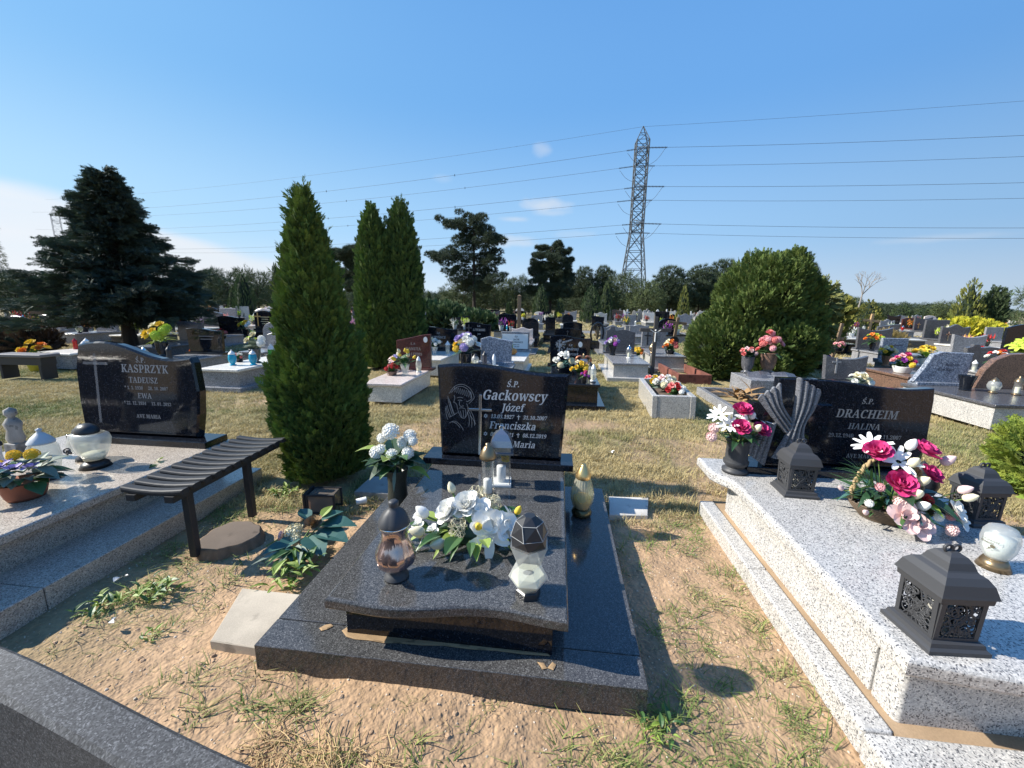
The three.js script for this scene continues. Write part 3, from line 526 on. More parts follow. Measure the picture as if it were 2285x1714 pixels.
// lathe lanterns of various bodies; h is total height
const LAN = {
  tulip: { base: [[0, 0], [0.2, 0], [0.21, 0.03], [0.13, 0.07], [0.12, 0.1]], glass: [[0.12, 0.1], [0.2, 0.2], [0.24, 0.4], [0.22, 0.62], [0.17, 0.7]], cap: [[0.19, 0.7], [0.2, 0.73], [0.14, 0.82], [0.06, 0.9], [0.03, 0.93], [0.05, 0.97], [0, 1]] },
  straight: { base: [[0, 0], [0.19, 0], [0.19, 0.06], [0.16, 0.08]], glass: [[0.16, 0.08], [0.17, 0.3], [0.15, 0.5], [0.17, 0.7]], cap: [[0.19, 0.7], [0.18, 0.76], [0.1, 0.87], [0.05, 0.92], [0.05, 0.98], [0, 1]] },
  ball: { base: [[0, 0], [0.22, 0], [0.2, 0.08], [0.12, 0.14]], glass: [[0.12, 0.14], [0.28, 0.28], [0.33, 0.48], [0.27, 0.68], [0.17, 0.76]], cap: [[0.19, 0.76], [0.17, 0.82], [0.08, 0.92], [0, 1]] },
  obelisk: { base: [[0, 0], [0.16, 0], [0.16, 0.1], [0.12, 0.12]], glass: [[0.12, 0.12], [0.16, 0.3], [0.17, 0.55], [0.13, 0.75]], cap: [[0.13, 0.75], [0.09, 0.88], [0.02, 1]] },
};
const lanGeo = {};
for (const [k, v] of Object.entries(LAN)) lanGeo[k] = Object.fromEntries(Object.entries(v).map(([p, l]) => [p, lathe(l, 14)]));
function lantern(pos, h, glassM, capM, label, { style = 'tulip', baseM = capM, group, candle = true } = {}) {
  const t = thing('grave_lantern', label, 'lantern', pos, 0, group), g = lanGeo[style];
  for (const [n, q, m] of [['lantern_base', g.base, baseM], ['glass', g.glass, glassM], ['lid', g.cap, capM]]) part(t, n, q, m).scale.setScalar(h);
  if (candle) part(t, 'candle', new THREE.CylinderGeometry(0.1, 0.1, 0.3, 10), M.wax, [0, h * 0.26, 0]).scale.setScalar(h);
  return t;
}

// ---- things on the middle grave
{ // brown mirrored glass lantern
  const t = thing('grave_lantern', 'pear-shaped brown mirrored glass lantern with black petal cap on the black slab', 'lantern', [-0.646, 0.308, -1.487]);
  part(t, 'lantern_base', lathe([[0, 0], [0.05, 0], [0.052, 0.008], [0.04, 0.022], [0.032, 0.034], [0.036, 0.042], [0, 0.042]], 28), M.dustyBlack);
  part(t, 'glass', latheMod([[0.034, 0.04], [0.055, 0.052], [0.076, 0.075], [0.084, 0.1], [0.08, 0.125], [0.066, 0.155], [0.056, 0.18], [0.052, 0.205], [0.056, 0.228], [0.062, 0.24]], 72, (a, y) => 1 + 0.03 * Math.cos(6 * a) * step(0.24, 0.1, y) + 0.014 * Math.sin(a * 18 + y * 260) * step(0.06, 0.09, y) * step(0.18, 0.13, y)), M.rose);
  part(t, 'rim', lathe([[0.057, 0.236], [0.063, 0.238], [0.063, 0.246], [0.057, 0.247]], 28), M.chrome);
  const lid = part(t, 'lid', latheMod([[0.06, 0.246], [0.062, 0.252], [0.056, 0.27], [0.043, 0.296], [0.026, 0.312], [0.018, 0.32], [0.02, 0.328], [0.022, 0.342], [0.014, 0.349], [0, 0.35]], 40, (a, y) => 1 + 0.07 * Math.abs(Math.cos(3 * a)) * step(0.315, 0.28, y)), M.dustyBlack);
  for (let i = 0; i < 6; i++) { const p = part(lid, 'petal_relief', LEAF.oval, M.dustyBlack, [0, 0.318, 0]); p.rotation.order = 'YXZ'; p.rotation.set(0.75, i * 1.047, 0); p.scale.set(0.062, 0.06, 0.066); }
}
{ // faceted lantern
  const t = thing('grave_lantern', 'faceted clear glass lantern with cracked black polygon lid at the slab edge', 'lantern', [-0.0856, 0.308, -1.456], 0.3); t.scale.set(1.14, 1, 1.14);
  part(t, 'lantern_base', rings([[0, 0.046], [0.022, 0.043], [0.03, 0.034]], 6), M.blackPlastic);
  part(t, 'glass', rings([[0.026, 0.036], [0.075, 0.07, 0.26], [0.135, 0.044, 0.52], [0.225, 0.071, 0.78]], 6, false), M.frost);
  part(t, 'rim', rings([[0.223, 0.0715, 0.78], [0.23, 0.073, 0.78], [0.23, 0.066, 0.78], [0.223, 0.065, 0.78]], 6, false), M.glass);
  part(t, 'candle', rings([[0.03, 0.034], [0.07, 0.061, 0.26], [0.094, 0.055, 0.35]], 6), M.wax);
  part(t, 'wick_ash', new THREE.IcosahedronGeometry(0.014, 1).scale(1.4, 0.25, 1), std({ color: C(0.18, 0.17, 0.13), roughness: 1 }), [0, 0.0945, 0]);
  const lid = part(t, 'lid', rings([[0.222, 0.064, 0.78], [0.262, 0.064, 1.04], [0.315, 0.046, 1.3], [0.342, 0.02, 1.5]], 6), M.blackPlastic);
  const edge = []; for (let k = 0; k < 6; k++) { const A = (y, r, rot, kk) => [Math.cos((kk / 6) * 6.2832 + rot) * r, y, Math.sin((kk / 6) * 6.2832 + rot) * r]; edge.push(bar(A(0.263, 0.0645, 1.04, k), A(0.316, 0.0465, 1.3, k), 0.0016, 4), bar(A(0.316, 0.0465, 1.3, k), A(0.316, 0.0465, 1.3, k + 1), 0.0014, 4), bar(A(0.263, 0.0645, 1.04, k), A(0.263, 0.0645, 1.04, k + 1), 0.0012, 4)); }
  part(lid, 'worn_edges', merge(edge), std({ color: C(0.35, 0.35, 0.34), roughness: 0.8 }));
}
{ // tall clear glass with bronze cap
  const t = thing('grave_lantern', 'tall clear glass lantern with bronze bell cap behind the white flowers', 'lantern', [-0.39, 0.308, -2.27]);
  part(t, 'lantern_base', lathe([[0, 0], [0.046, 0], [0.046, 0.02], [0.04, 0.026], [0, 0.026]], 20), M.bronze);
  part(t, 'glass', rings([[0.026, 0.042], [0.12, 0.034, 0.1], [0.2, 0.038, 0.2], [0.245, 0.04, 0.2]], 8, false), M.glass);
  part(t, 'candle', lathe([[0, 0.026], [0.026, 0.026], [0.026, 0.11], [0, 0.112]], 14), std({ color: C(0.72, 0.7, 0.66), roughness: 0.5 }));
  part(t, 'lid', lathe([[0, 0.24], [0.048, 0.24], [0.05, 0.25], [0.046, 0.27], [0.036, 0.295], [0.022, 0.315], [0.012, 0.322], [0.014, 0.335], [0, 0.337]], 24), M.bronze);
}
{ // square lantern with domed roof
  const t = thing('grave_lantern', 'square glass lantern with domed metal roof standing before the middle headstone', 'lantern', [-0.335, 0.308, -2.46], 0.1);
  part(t, 'lantern_base', rbox(0.13, 0.018, 0.13, 0.003), M.whiteStone);
  for (const [a, b] of [[1, 1], [1, -1], [-1, 1], [-1, -1]]) part(t, 'post', box(0.006, 0.2, 0.006), M.chrome, [a * 0.054, 0.118, b * 0.054]);
  for (const [i, [x, z, r]] of [[0, 0.054, 0], [0, -0.054, 0], [0.054, 0, 1.5708], [-0.054, 0, 1.5708]].entries()) part(t, 'pane', new THREE.PlaneGeometry(0.1, 0.198), M.glass, [x, 0.118, z], [0, r, 0]);
  const roof = part(t, 'lid', rings([[0.218, 0.108, 0.785], [0.228, 0.108, 0.785], [0.232, 0.085, 0.785], [0.262, 0.082, 0.785], [0.266, 0.1, 0.785], [0.305, 0.085, 0.785], [0.342, 0.056, 0.785], [0.362, 0.016, 0.785]], 4), std({ color: C(0.3, 0.31, 0.34), roughness: 0.25, metalness: 0.8 }));
  part(roof, 'handle', new THREE.TorusGeometry(0.014, 0.004, 6, 16), M.chrome, [0, 0.375, 0]);
  part(t, 'candle', lathe([[0, 0.018], [0.03, 0.018], [0.03, 0.12], [0, 0.12]], 14), std({ color: C(0.7, 0.7, 0.7), roughness: 0.5 }));
  bloom(t, 'rose', petal.yellow, [0.022, 0.175, 0.02], [0.3, 0.8, 0.5], 0.036, 'paper_flower');
}
{ // amber and blue ribbed egg lantern
  const t = thing('grave_lantern', 'egg-shaped amber and blue ribbed glass lantern with golden cap on the black plate', 'lantern', [0.19, 0.096, -2.51]);
  part(t, 'lantern_base', lathe([[0, 0], [0.05, 0], [0.062, 0.012], [0.066, 0.03], [0.056, 0.05], [0.046, 0.056], [0, 0.056]], 28), std({ color: C(0.12, 0.1, 0.05), roughness: 0.25, metalness: 0.7 }));
  part(t, 'glass', latheMod([[0.044, 0.054], [0.06, 0.075], [0.073, 0.115], [0.075, 0.15], [0.068, 0.195], [0.055, 0.235], [0.044, 0.262]], 96, (a, y) => 1 + 0.022 * Math.sin(a * 20 + (y < 0.17 ? y * 70 : 11.9))), M.amberGlass);
  part(t, 'lid', lathe([[0.046, 0.26], [0.05, 0.265], [0.049, 0.285], [0.04, 0.305], [0.026, 0.335], [0.016, 0.345], [0.016, 0.356], [0, 0.357]], 24), M.gold);
  part(t, 'candle', lathe([[0, 0.056], [0.045, 0.06], [0.058, 0.1], [0.056, 0.135], [0, 0.137]], 16), std({ color: C(0.75, 0.5, 0.06), roughness: 0.5 }));
}
{ // stone vase with white hydrangeas
  const t = thing('flower_vase', 'tall dark stone vase of white hydrangeas beside the black slab', 'vase', [-1.03, 0.096, -2.45]);
  part(t, 'vase', lathe([[0, 0], [0.05, 0], [0.06, 0.02], [0.066, 0.07], [0.062, 0.13], [0.06, 0.19], [0.068, 0.25], [0.074, 0.275], [0.066, 0.276], [0.055, 0.25], [0, 0.2]], 32), std({ color: C(0.06, 0.062, 0.05), roughness: 0.4, map: granite([[0.9, 0.9, 0.85, 3], [0.6, 0.6, 0.55, 3], [1, 1, 1, 1]], 60, 15, 0.3, 256) }));
  const heads = [[-0.03, 0.53, 0.0, 0.062], [0.09, 0.5, -0.02, 0.048], [0.125, 0.48, 0.02, 0.034], [-0.1, 0.475, -0.02, 0.038], [-0.11, 0.4, 0.05, 0.05], [-0.075, 0.43, 0.06, 0.036], [0.0, 0.4, 0.07, 0.042], [0.035, 0.44, -0.05, 0.05], [0.1, 0.41, 0.05, 0.044], [0.07, 0.445, -0.08, 0.04]];
  for (const [x, y, z, r] of heads) bloom(t, 'pom', petal.white, [x, y, z], [x, 0.4, z + 0.15], r * 0.9);
  stems(t, heads.map(([x, y, z]) => [[x * 0.15, 0.25, z * 0.2], [x, y, z]]));
  const R = rng(31);
  for (let i = 0; i < 26; i++) { const a = i * 2.4, p = -0.15 + 0.75 * R(); leaf(t, i % 3 ? 'broad' : 'oval', [M.leafDark, M.leaf, M.leafDark, M.leafLight][i % 7 === 0 ? 3 : i % 3], [Math.sin(a) * 0.03, 0.27 + 0.1 * R(), Math.cos(a) * 0.03], a, p, 0.12 + 0.08 * R(), 1.05); }
  leaf(t, 'broad', M.leafLight, [-0.1, 0.4, 0.02], -1.5, 0.25, 0.16); leaf(t, 'broad', M.leafLight, [0.1, 0.3, 0.04], 1.5, -0.1, 0.15); leaf(t, 'long', M.leafSilver, [0.02, 0.3, 0.07], 0.15, -0.9, 0.14); leaf(t, 'oval', M.leafSilver, [-0.02, 0.31, 0.06], -0.6, 0.5, 0.1);
}
{ // arrangement of white artificial lilies lying on the slab
  const t = thing('flower_arrangement', 'spray of white artificial lilies and tulips lying across the black slab', 'flowers', [-0.4, 0.308, -1.8]);
  part(t, 'foam_block', rbox(0.16, 0.05, 0.1, 0.01), M.leafDark);
  const R = rng(47);
  for (const [x, y, z, d, r, k] of [[-0.02, 0.155, -0.03, [-0.1, 1, 0.5], 0.082, 'rose'], [0.1, 0.12, 0.07, [0.35, 0.55, 0.9], 0.085, 'open'], [0.17, 0.115, 0.05, [0.8, 0.6, 0.5], 0.07, 'open'], [0.12, 0.09, 0.1, [0.2, 0.2, 1], 0.08, 'lily'], [-0.1, 0.13, 0.0, [-0.6, 0.9, 0.4], 0.075, 'rose'], [0.05, 0.14, -0.01, [0.1, 1, 0.5], 0.07, 'open'], [0.2, 0.1, -0.02, [1, 0.5, 0], 0.06, 'lily']]) bloom(t, k, petal.white, [x, y, z], d, r);
  for (const [x, y, z, d, r, c] of [[-0.21, 0.1, -0.01, [-0.6, 0.6, 0.1], 0.052, 'white'], [-0.2, 0.065, 0.07, [-0.9, 0.25, 0.3], 0.05, 'cream'], [-0.09, 0.055, 0.12, [-0.7, 0.15, 0.75], 0.05, 'cream'], [-0.1, 0.2, -0.08, [-0.35, 1, -0.1], 0.04, 'cream'], [0.22, 0.12, -0.06, [0.5, 0.9, -0.1], 0.032, 'yellow']]) bloom(t, 'tulip', petal[c], [x, y, z], d, r, 'bud');
  bloom(t, 'tulip', petal.yellow, [0.07, 0.125, 0.09], [-0.1, 0.7, 0.9], 0.035, 'bud');
  for (const [x, y, z] of [[-0.26, 0.09, -0.03], [-0.25, 0.07, 0.02], [0.22, 0.1, 0.05], [0.235, 0.07, 0.07], [-0.17, 0.06, 0.05]]) bloom(t, 'open', petal.white, [x, y, z], [x, 0.6, 0.3], 0.035);
  // curled white mesh balls
  for (const [x, y, z] of [[0.02, 0.19, -0.1], [0.1, 0.16, -0.08], [-0.04, 0.1, 0.07]]) { const c = []; for (let i = 0; i < 9; i++) { const p = []; for (let k = 0; k < 7; k++) { const v = V(R() - 0.5, R() - 0.5, R() - 0.5).normalize().multiplyScalar(0.05); p.push([v.x, v.y, v.z]); } c.push(tube(p, 0.0014, 26, 3)); } part(t, 'curled_wire', merge(c), petal.cream, [x, y, z]); }
  const lf = [M.leafLight, M.leaf, M.leaf, M.leafDark];
  for (let i = 0; i < 34; i++) { const a = i * 2.4 + R() * 0.4, q = 0.04 + 0.1 * R(); leaf(t, ['broad', 'spear', 'oval'][i % 3], lf[i % 4], [Math.sin(a) * q * 1.6, 0.04 + 0.05 * R(), Math.cos(a) * q], a, -0.15 + 0.6 * R(), 0.08 + 0.07 * R(), 0.9); }
  for (const [x, a] of [[-0.14, -1.2], [-0.1, -0.9], [-0.18, -1.5], [-0.05, -0.5]]) leaf(t, 'spear', M.leafLight, [x, 0.06, 0.03], a, 0.1, 0.16);
  stems(t, [[[0, 0.03, 0], [-0.1, 0.2, -0.08]], [[0, 0.03, 0], [-0.21, 0.1, -0.01]], [[0, 0.03, 0], [-0.2, 0.065, 0.07]], [[0, 0.03, 0], [0.22, 0.12, -0.06]]], 0.005);
  part(t, 'ribbon_thread', tube([[-0.21, 0.05, 0.06], [-0.215, 0.02, 0.11], [-0.225, 0.004, 0.15], [-0.235, 0.003, 0.2]], 0.002, 16, 4), petal.white);
}
// ---- beside the middle grave
{ // overturned dark lantern box
  const t = thing('overturned_lantern', 'dark metal lantern box lying on its side by the tall thuja', 'lantern', [-1.6, 0.0, -2.52], 0.12);
  const W = 0.2, H = 0.14, D = 0.14, e = [];
  for (const y of [0, 1]) for (const z of [0, 1]) e.push(box(W, 0.012, 0.012, 0, 0.006 + y * (H - 0.012), (z - 0.5) * (D - 0.012)));
  for (const x of [-1, 1]) for (const z of [-1, 1]) e.push(box(0.012, H - 0.026, 0.012, x * (W / 2 - 0.0065), H / 2, z * (D / 2 - 0.0066)));
  part(t, 'frame', merge(e), M.blackMetal);
  for (const [n, g, p, r] of [['pane', new THREE.PlaneGeometry(W - 0.03, H - 0.03), [0, H / 2, D / 2 - 0.008]], ['pane', new THREE.PlaneGeometry(W - 0.03, H - 0.03), [0, H / 2, -D / 2 + 0.008]], ['pane', new THREE.PlaneGeometry(W - 0.03, D - 0.03), [0, H - 0.007, 0], [-1.5708, 0, 0]]]) part(t, n, g, phys({ color: C(0.5, 0.42, 0.36), roughness: 0.2, transmission: 0.75, thickness: 0, side: THREE.DoubleSide }), p, r);
  part(t, 'lantern_base', box(0.014, H + 0.012, D + 0.012), M.blackMetal, [-W / 2 - 0.008, H / 2, 0]);
  part(t, 'inner_plate', box(0.02, H * 0.86, D * 0.86), M.chrome, [-W / 2 + 0.02, H / 2, 0]);
}
{ const t = thing('candle_insert', 'small white plastic candle cup lying on the sand near the thuja', 'candle cup', [-1.385, 0.022, -2.63]); part(t, 'cup', lathe([[0, 0], [0.022, 0], [0.024, 0.07], [0.02, 0.072], [0, 0.066]], 18).rotateZ(-1.5).translate(-0.035, 0, 0), M.white); part(t, 'wax_plug', new THREE.CylinderGeometry(0.019, 0.019, 0.006, 14).rotateZ(1.5708), M.wax, [0.036, 0.003, 0]); t.rotation.y = 0.5; }
{ // wilted bouquet with big teal leaves
  const t = thing('wilted_bouquet', 'withered bouquet with big teal plastic leaves thrown beside the black plate', 'flowers', [-1.42, 0.015, -2.1]);
  const R = rng(61);
  for (const [x, y, z, a, p, L, m] of [[0.02, 0.08, 0.02, 1.4, 0.0, 0.24, 'leafTeal'], [0.02, 0.09, -0.04, 1.75, 0.05, 0.22, 'leafTeal'], [0.0, 0.08, 0.06, 0.95, -0.05, 0.22, 'leafTeal'], [-0.02, 0.1, -0.05, 2.3, 0.25, 0.17, 'leafTeal'], [-0.05, 0.07, 0.06, -0.2, 0.05, 0.17, 'leafTeal'], [-0.08, 0.1, -0.08, -2.2, 0.3, 0.13, 'leafTeal'], [0.0, 0.12, -0.09, 2.9, 0.4, 0.1, 'leafLight'], [-0.06, 0.06, 0.12, -0.6, 0.15, 0.15, 'leafTeal'], [-0.02, 0.06, 0.13, 0.4, 0.1, 0.15, 'leafTeal']]) leaf(t, 'oval', M[m], [x, y, z], a, p, L, 1.05);
  bloom(t, 'rose', std({ color: C(0.3, 0.2, 0.1), roughness: 0.9, side: THREE.DoubleSide }), [0.0, 0.12, 0.0], [0.1, 1, 0.3], 0.06);
  bloom(t, 'pom', petal.cream, [-0.1, 0.08, 0.03], [-0.3, 1, 0.4], 0.055); bloom(t, 'pom', petal.cream, [-0.06, 0.07, 0.08], [-0.2, 1, 0.5], 0.035); bloom(t, 'rose', petal.blush, [-0.16, 0.06, 0.05], [-1, 0.4, 0.3], 0.04);
  for (let i = 0; i < 12; i++) leaf(t, 'long', i % 2 ? M.leaf : M.leafSilver, [-0.04 + 0.06 * R(), 0.05, 0.1 + 0.06 * R()], (R() - 0.5) * 2.4, 0.2 + 0.5 * R(), 0.16 + 0.08 * R());
  stems(t, [[[-0.05, 0.03, 0.16], [0.06, 0.13, -0.02]], [[-0.03, 0.02, 0.18], [0.0, 0.12, 0]], [[-0.14, 0.07, 0.02], [-0.24, 0.02, 0.1]]], 0.004);
}
{ const t = thing('leafy_weed', 'bright green leafy plant growing at the corner of the pale paving slab', 'plant', [-1.34, 0.0, -1.8]); const R = rng(67); for (let i = 0; i < 70; i++) { const a = R() * 6.283; leaf(t, i % 2 ? 'spear' : 'broad', i % 4 ? M.leafLight : M.leaf, [(R() - 0.5) * 0.2, 0.01 + 0.07 * R(), (R() - 0.5) * 0.18], a, 0.2 + 0.9 * R(), 0.04 + 0.05 * R(), 0.9); } }
function paver(label, pts, y, m = M.concrete) {
  const cx = pts.reduce((s, p) => s + p[0], 0) / pts.length, cz = pts.reduce((s, p) => s + p[1], 0) / pts.length;
  const t = thing('paving_slab', label, 'paving slab', [cx, 0, cz]);
  const g = new THREE.ExtrudeGeometry(new THREE.Shape(pts.map(([a, b]) => new THREE.Vector2(a - cx, b - cz))), { depth: 0.05, bevelEnabled: true, bevelSize: 0.004, bevelThickness: 0.004, bevelSegments: 1 }); g.rotateX(Math.PI / 2); g.translate(0, y - 0.004, 0);
  part(t, 'slab', muv(g), m); foot(Math.min(...pts.map((p) => p[0])), Math.max(...pts.map((p) => p[0])), Math.min(...pts.map((p) => p[1])), Math.max(...pts.map((p) => p[1])));
}
paver('pale sandy concrete paving slab beside the front corner of the black plate', [[-1.42, -1.35], [-1.53, -1.66], [-1.2, -1.655], [-1.175, -1.34]], 0.03, std({ map: concreteTex, color: C(1.5, 1.36, 1.16), roughness: 0.95 }));
paver('bluish grey concrete paving slab behind the vase of hydrangeas', [[-1.5, -2.76], [-1.5, -3.04], [-1.2, -3.05], [-1.18, -2.76]], 0.03);
paver('white concrete paving slab on the sand near the amber lantern', [[0.4, -2.7], [0.66, -2.73], [0.72, -3.0], [0.43, -2.98]], 0.014, std({ map: concreteTex, color: C(1.7, 1.7, 1.7), roughness: 0.9 }));
{ const t = thing('tree_stump', 'low round sawn tree stump under the slatted bench', 'stump', [-1.96, 0, -2.09], 0.3); part(t, 'stump_bark', latheMod([[0.18, -0.03], [0.165, 0.012], [0.16, 0.032], [0.152, 0.034]], 40, (a) => 1 + 0.06 * Math.sin(a * 3 + 1) + 0.03 * Math.sin(a * 9)), M.wood); const top = latheMod([[0.153, 0.034], [0.08, 0.036], [0, 0.037]], 40, (a) => 1 + 0.06 * Math.sin(a * 3 + 1) + 0.03 * Math.sin(a * 9)); part(t, 'cut_face', muv(top), std({ map: concreteTex, color: C(0.46, 0.38, 0.33), roughness: 0.95 })); foot(-2.1, -1.82, -2.22, -1.96); }
{ // slatted bench
  const t = thing('bench', 'black slatted bench without back beside the beige grave', 'bench', [-2.13, 0, -2.23], 0.03);
  for (const [x, z] of [[0.09, 0.32], [0.1, -0.13]]) part(t, 'leg', rbox(0.042, 0.42, 0.042, 0.006), M.blackMetal, [x, 0, z]);
  part(t, 'frame', merge([box(0.05, 0.035, 0.88, 0.1, 0.405, 0), box(0.05, 0.035, 0.88, -0.12, 0.405, 0)]), M.blackMetal);
  for (let i = 0; i < 12; i++) { const o = []; for (let k = 0; k <= 6; k++) { const q = k / 6; o.push([-0.19 + 0.36 * q, 0.014 * Math.sin(q * Math.PI) * -1]); } for (let k = 6; k >= 0; k--) { const q = k / 6; o.push([-0.19 + 0.36 * q, 0.014 * Math.sin(q * Math.PI) * -1 + 0.032]); } part(t, 'slat', extrude(o, 0.054, 0.011, 2), M.blackMetal, [0, 0.428, 0.4 - i * 0.0765 - 0.025]); }
  
}
// ---- things on the beige grave
{ const t = thing('flower_bowl', 'terracotta bowl of grey-leaved plants with yellow blooms on the beige slab', 'flower pot', [-3.0, 0.322, -1.86]); part(t, 'bowl', lathe([[0, 0], [0.075, 0], [0.085, 0.02], [0.105, 0.1], [0.11, 0.105], [0.1, 0.1], [0, 0.085]], 24), M.terracotta); const R = rng(73); for (let i = 0; i < 52; i++) { const a = i * 2.4, q = 0.1 * Math.sqrt(R()); leaf(t, i % 3 ? 'oval' : 'broad', [M.leafSilver, M.leafTeal, M.leafSilver, M.leaf][i % 4], [Math.sin(a) * q, 0.09 + 0.1 * R(), Math.cos(a) * q], a, -0.4 + 1.1 * R(), 0.08 + 0.05 * R(), 1.1); } for (const [x, y, z] of [[0.02, 0.24, -0.05], [-0.08, 0.2, 0.04], [-0.13, 0.15, 0.08], [-0.12, 0.22, -0.06]]) bloom(t, 'pom', petal.yellow, [x, y, z], [x, 1, z], 0.035); for (const [x, y, z] of [[-0.04, 0.2, 0.06], [0.03, 0.19, 0.05], [-0.1, 0.19, 0.0], [0.07, 0.18, 0.0]]) bloom(t, 'open', petal.lilac, [x, y, z], [x, 1, z + 0.1], 0.04); }
{ const t = thing('heart_lantern', 'big clear glass heart-shaped lantern with black lid on the beige slab', 'lantern', [-3.1, 0.322, -2.3]); part(t, 'lantern_base', lathe([[0, 0], [0.085, 0], [0.07, 0.03], [0.042, 0.05], [0, 0.05]], 22), M.blackPlastic); part(t, 'glass', lathe([[0.04, 0.05], [0.07, 0.07], [0.095, 0.11], [0.112, 0.16], [0.118, 0.2], [0.11, 0.228], [0.09, 0.24]], 30).scale(1, 1, 0.75), M.frost); part(t, 'candle', lathe([[0, 0.052], [0.055, 0.055], [0.06, 0.1], [0, 0.102]], 14), M.wax); part(t, 'lid', lathe([[0.07, 0.238], [0.075, 0.25], [0.06, 0.28], [0.03, 0.3], [0, 0.302]], 22).scale(1, 1, 0.8), M.blackPlastic, [-0.02, 0, 0]); part(t, 'rose_sticker', new THREE.TorusKnotGeometry(0.016, 0.005, 40, 5), std({ color: C(0.12, 0.11, 0.11), roughness: 0.6 }), [-0.05, 0.14, 0.105]); }
lantern([-3.3, 0.322, -2.4], 0.27, M.frost, M.blackPlastic, 'frosted glass lantern with black domed lid behind the heart lantern', { style: 'ball' });
lantern([-3.19, 0.322, -2.1], 0.33, M.frost, std({ color: C(0.55, 0.56, 0.57), roughness: 0.4 }), 'pale glass lantern with silver conical top behind the terracotta bowl', { style: 'tulip', baseM: M.blackPlastic });
lantern([-3.5, 0.322, -2.05], 0.3, std({ color: C(0.6, 0.6, 0.6), roughness: 0.4 }), M.blackMetal, 'small grey and black lantern at the picture edge on the beige slab', { style: 'straight' });
{ const t = thing('stone_angel', 'small grey stone figure on a block at the back of the beige slab', 'figurine', [-3.85, 0.322, -2.4]); part(t, 'pedestal', rbox(0.1, 0.1, 0.09, 0.006), M.concrete); part(t, 'figure', latheMod([[0.04, 0.1], [0.05, 0.13], [0.038, 0.19], [0.05, 0.24], [0.03, 0.275], [0.018, 0.285], [0.034, 0.31], [0.032, 0.34], [0, 0.36]], 20, (a, y) => 1 + 0.18 * Math.cos(2 * a) * step(0.29, 0.2, y)), M.concrete); }
// ---- things on the grey granite grave
function blackLantern(pos, turn, label, s = 1) {
  const t = thing('metal_lantern', label, 'lantern', pos, turn); t.scale.setScalar(s);
  part(t, 'lantern_base', rings([[0, 0.126, 0.785], [0.012, 0.126, 0.785], [0.018, 0.114, 0.785], [0.03, 0.11, 0.785], [0.034, 0.095, 0.785]], 4), M.dustyBlack);
  const R = rng(83), fil = [];
  for (let i = 0; i < 34; i++) { const r = 0.005 + 0.012 * R() * R() + 0.002, y = 0.015 + 0.11 * R(), x = (R() - 0.5) * (0.1 - 0.12 * 0) * 0.92; fil.push(new THREE.TorusGeometry(r, 0.0022, 5, 12).translate(x, y, 0)); }
  for (let i = 0; i < 4; i++) fil.push(tube([[-0.045 + 0.02 * i, 0.0, 0], [-0.02 + 0.02 * R(), 0.05, 0.001], [0.03 - 0.03 * R(), 0.09, 0], [-0.02 + 0.05 * R(), 0.145, 0]], 0.0025, 14, 4));
  for (let i = 0; i < 3; i++) fil.push(leafGeo(0.06, 0.024, 0, 0.02, 3).rotateX(-1.5708).rotateZ(R() * 3 - 1.5).translate((R() - 0.5) * 0.06, 0.03 + 0.04 * i, 0.002));
  fil.push(box(0.014, 0.145, 0.006, -0.058, 0.072, 0), box(0.014, 0.145, 0.006, 0.058, 0.072, 0), box(0.128, 0.01, 0.0062, 0, 0.005, 0), box(0.128, 0.022, 0.0062, 0, 0.136, 0));
  const panel = merge(fil);
  for (let k = 0; k < 4; k++) { const m = part(t, 'filigree_panel', panel, M.dustyBlack, [Math.sin(k * 1.5708) * 0.064, 0.034, Math.cos(k * 1.5708) * 0.064]); m.rotation.order = 'YXZ'; m.rotation.set(0.03, k * 1.5708, 0); }
  const roof = part(t, 'roof', rings([[0.165, 0.095, 0.785], [0.165, 0.106, 0.785], [0.182, 0.108, 0.785], [0.186, 0.117, 0.785], [0.194, 0.113, 0.785], [0.222, 0.101, 0.785], [0.24, 0.083, 0.785], [0.248, 0.064, 0.785], [0.252, 0.06, 0.785], [0.272, 0.05, 0.785], [0.286, 0.036, 0.785], [0.294, 0.018, 0.785]], 4), M.dustyBlack);
  for (const x of [-0.012, 0.012]) part(roof, 'ring', new THREE.TorusGeometry(0.011, 0.0045, 6, 14), M.dustyBlack, [x, 0.302, 0]);
  part(t, 'candle', lathe([[0, 0.034], [0.032, 0.034], [0.032, 0.12], [0, 0.122]], 14), std({ color: C(0.35, 0.34, 0.3), roughness: 0.6 }));
  return t;
}
blackLantern([1.295, 0.371, -1.36], 0.06, 'black filigree metal lantern at the near corner of the speckled slab', 1.06);
blackLantern([1.43, 0.371, -2.46], -0.05, 'black filigree metal lantern standing before the stone sash', 1.05);
blackLantern([2.19, 0.371, -2.24], 0.1, 'black filigree metal lantern behind the flower basket', 1.0);
lantern([2.06, 0.371, -2.42], 0.25, M.blackPlastic, M.blackPlastic, 'plain black round lantern half hidden behind the flower basket', { style: 'ball', candle: false });
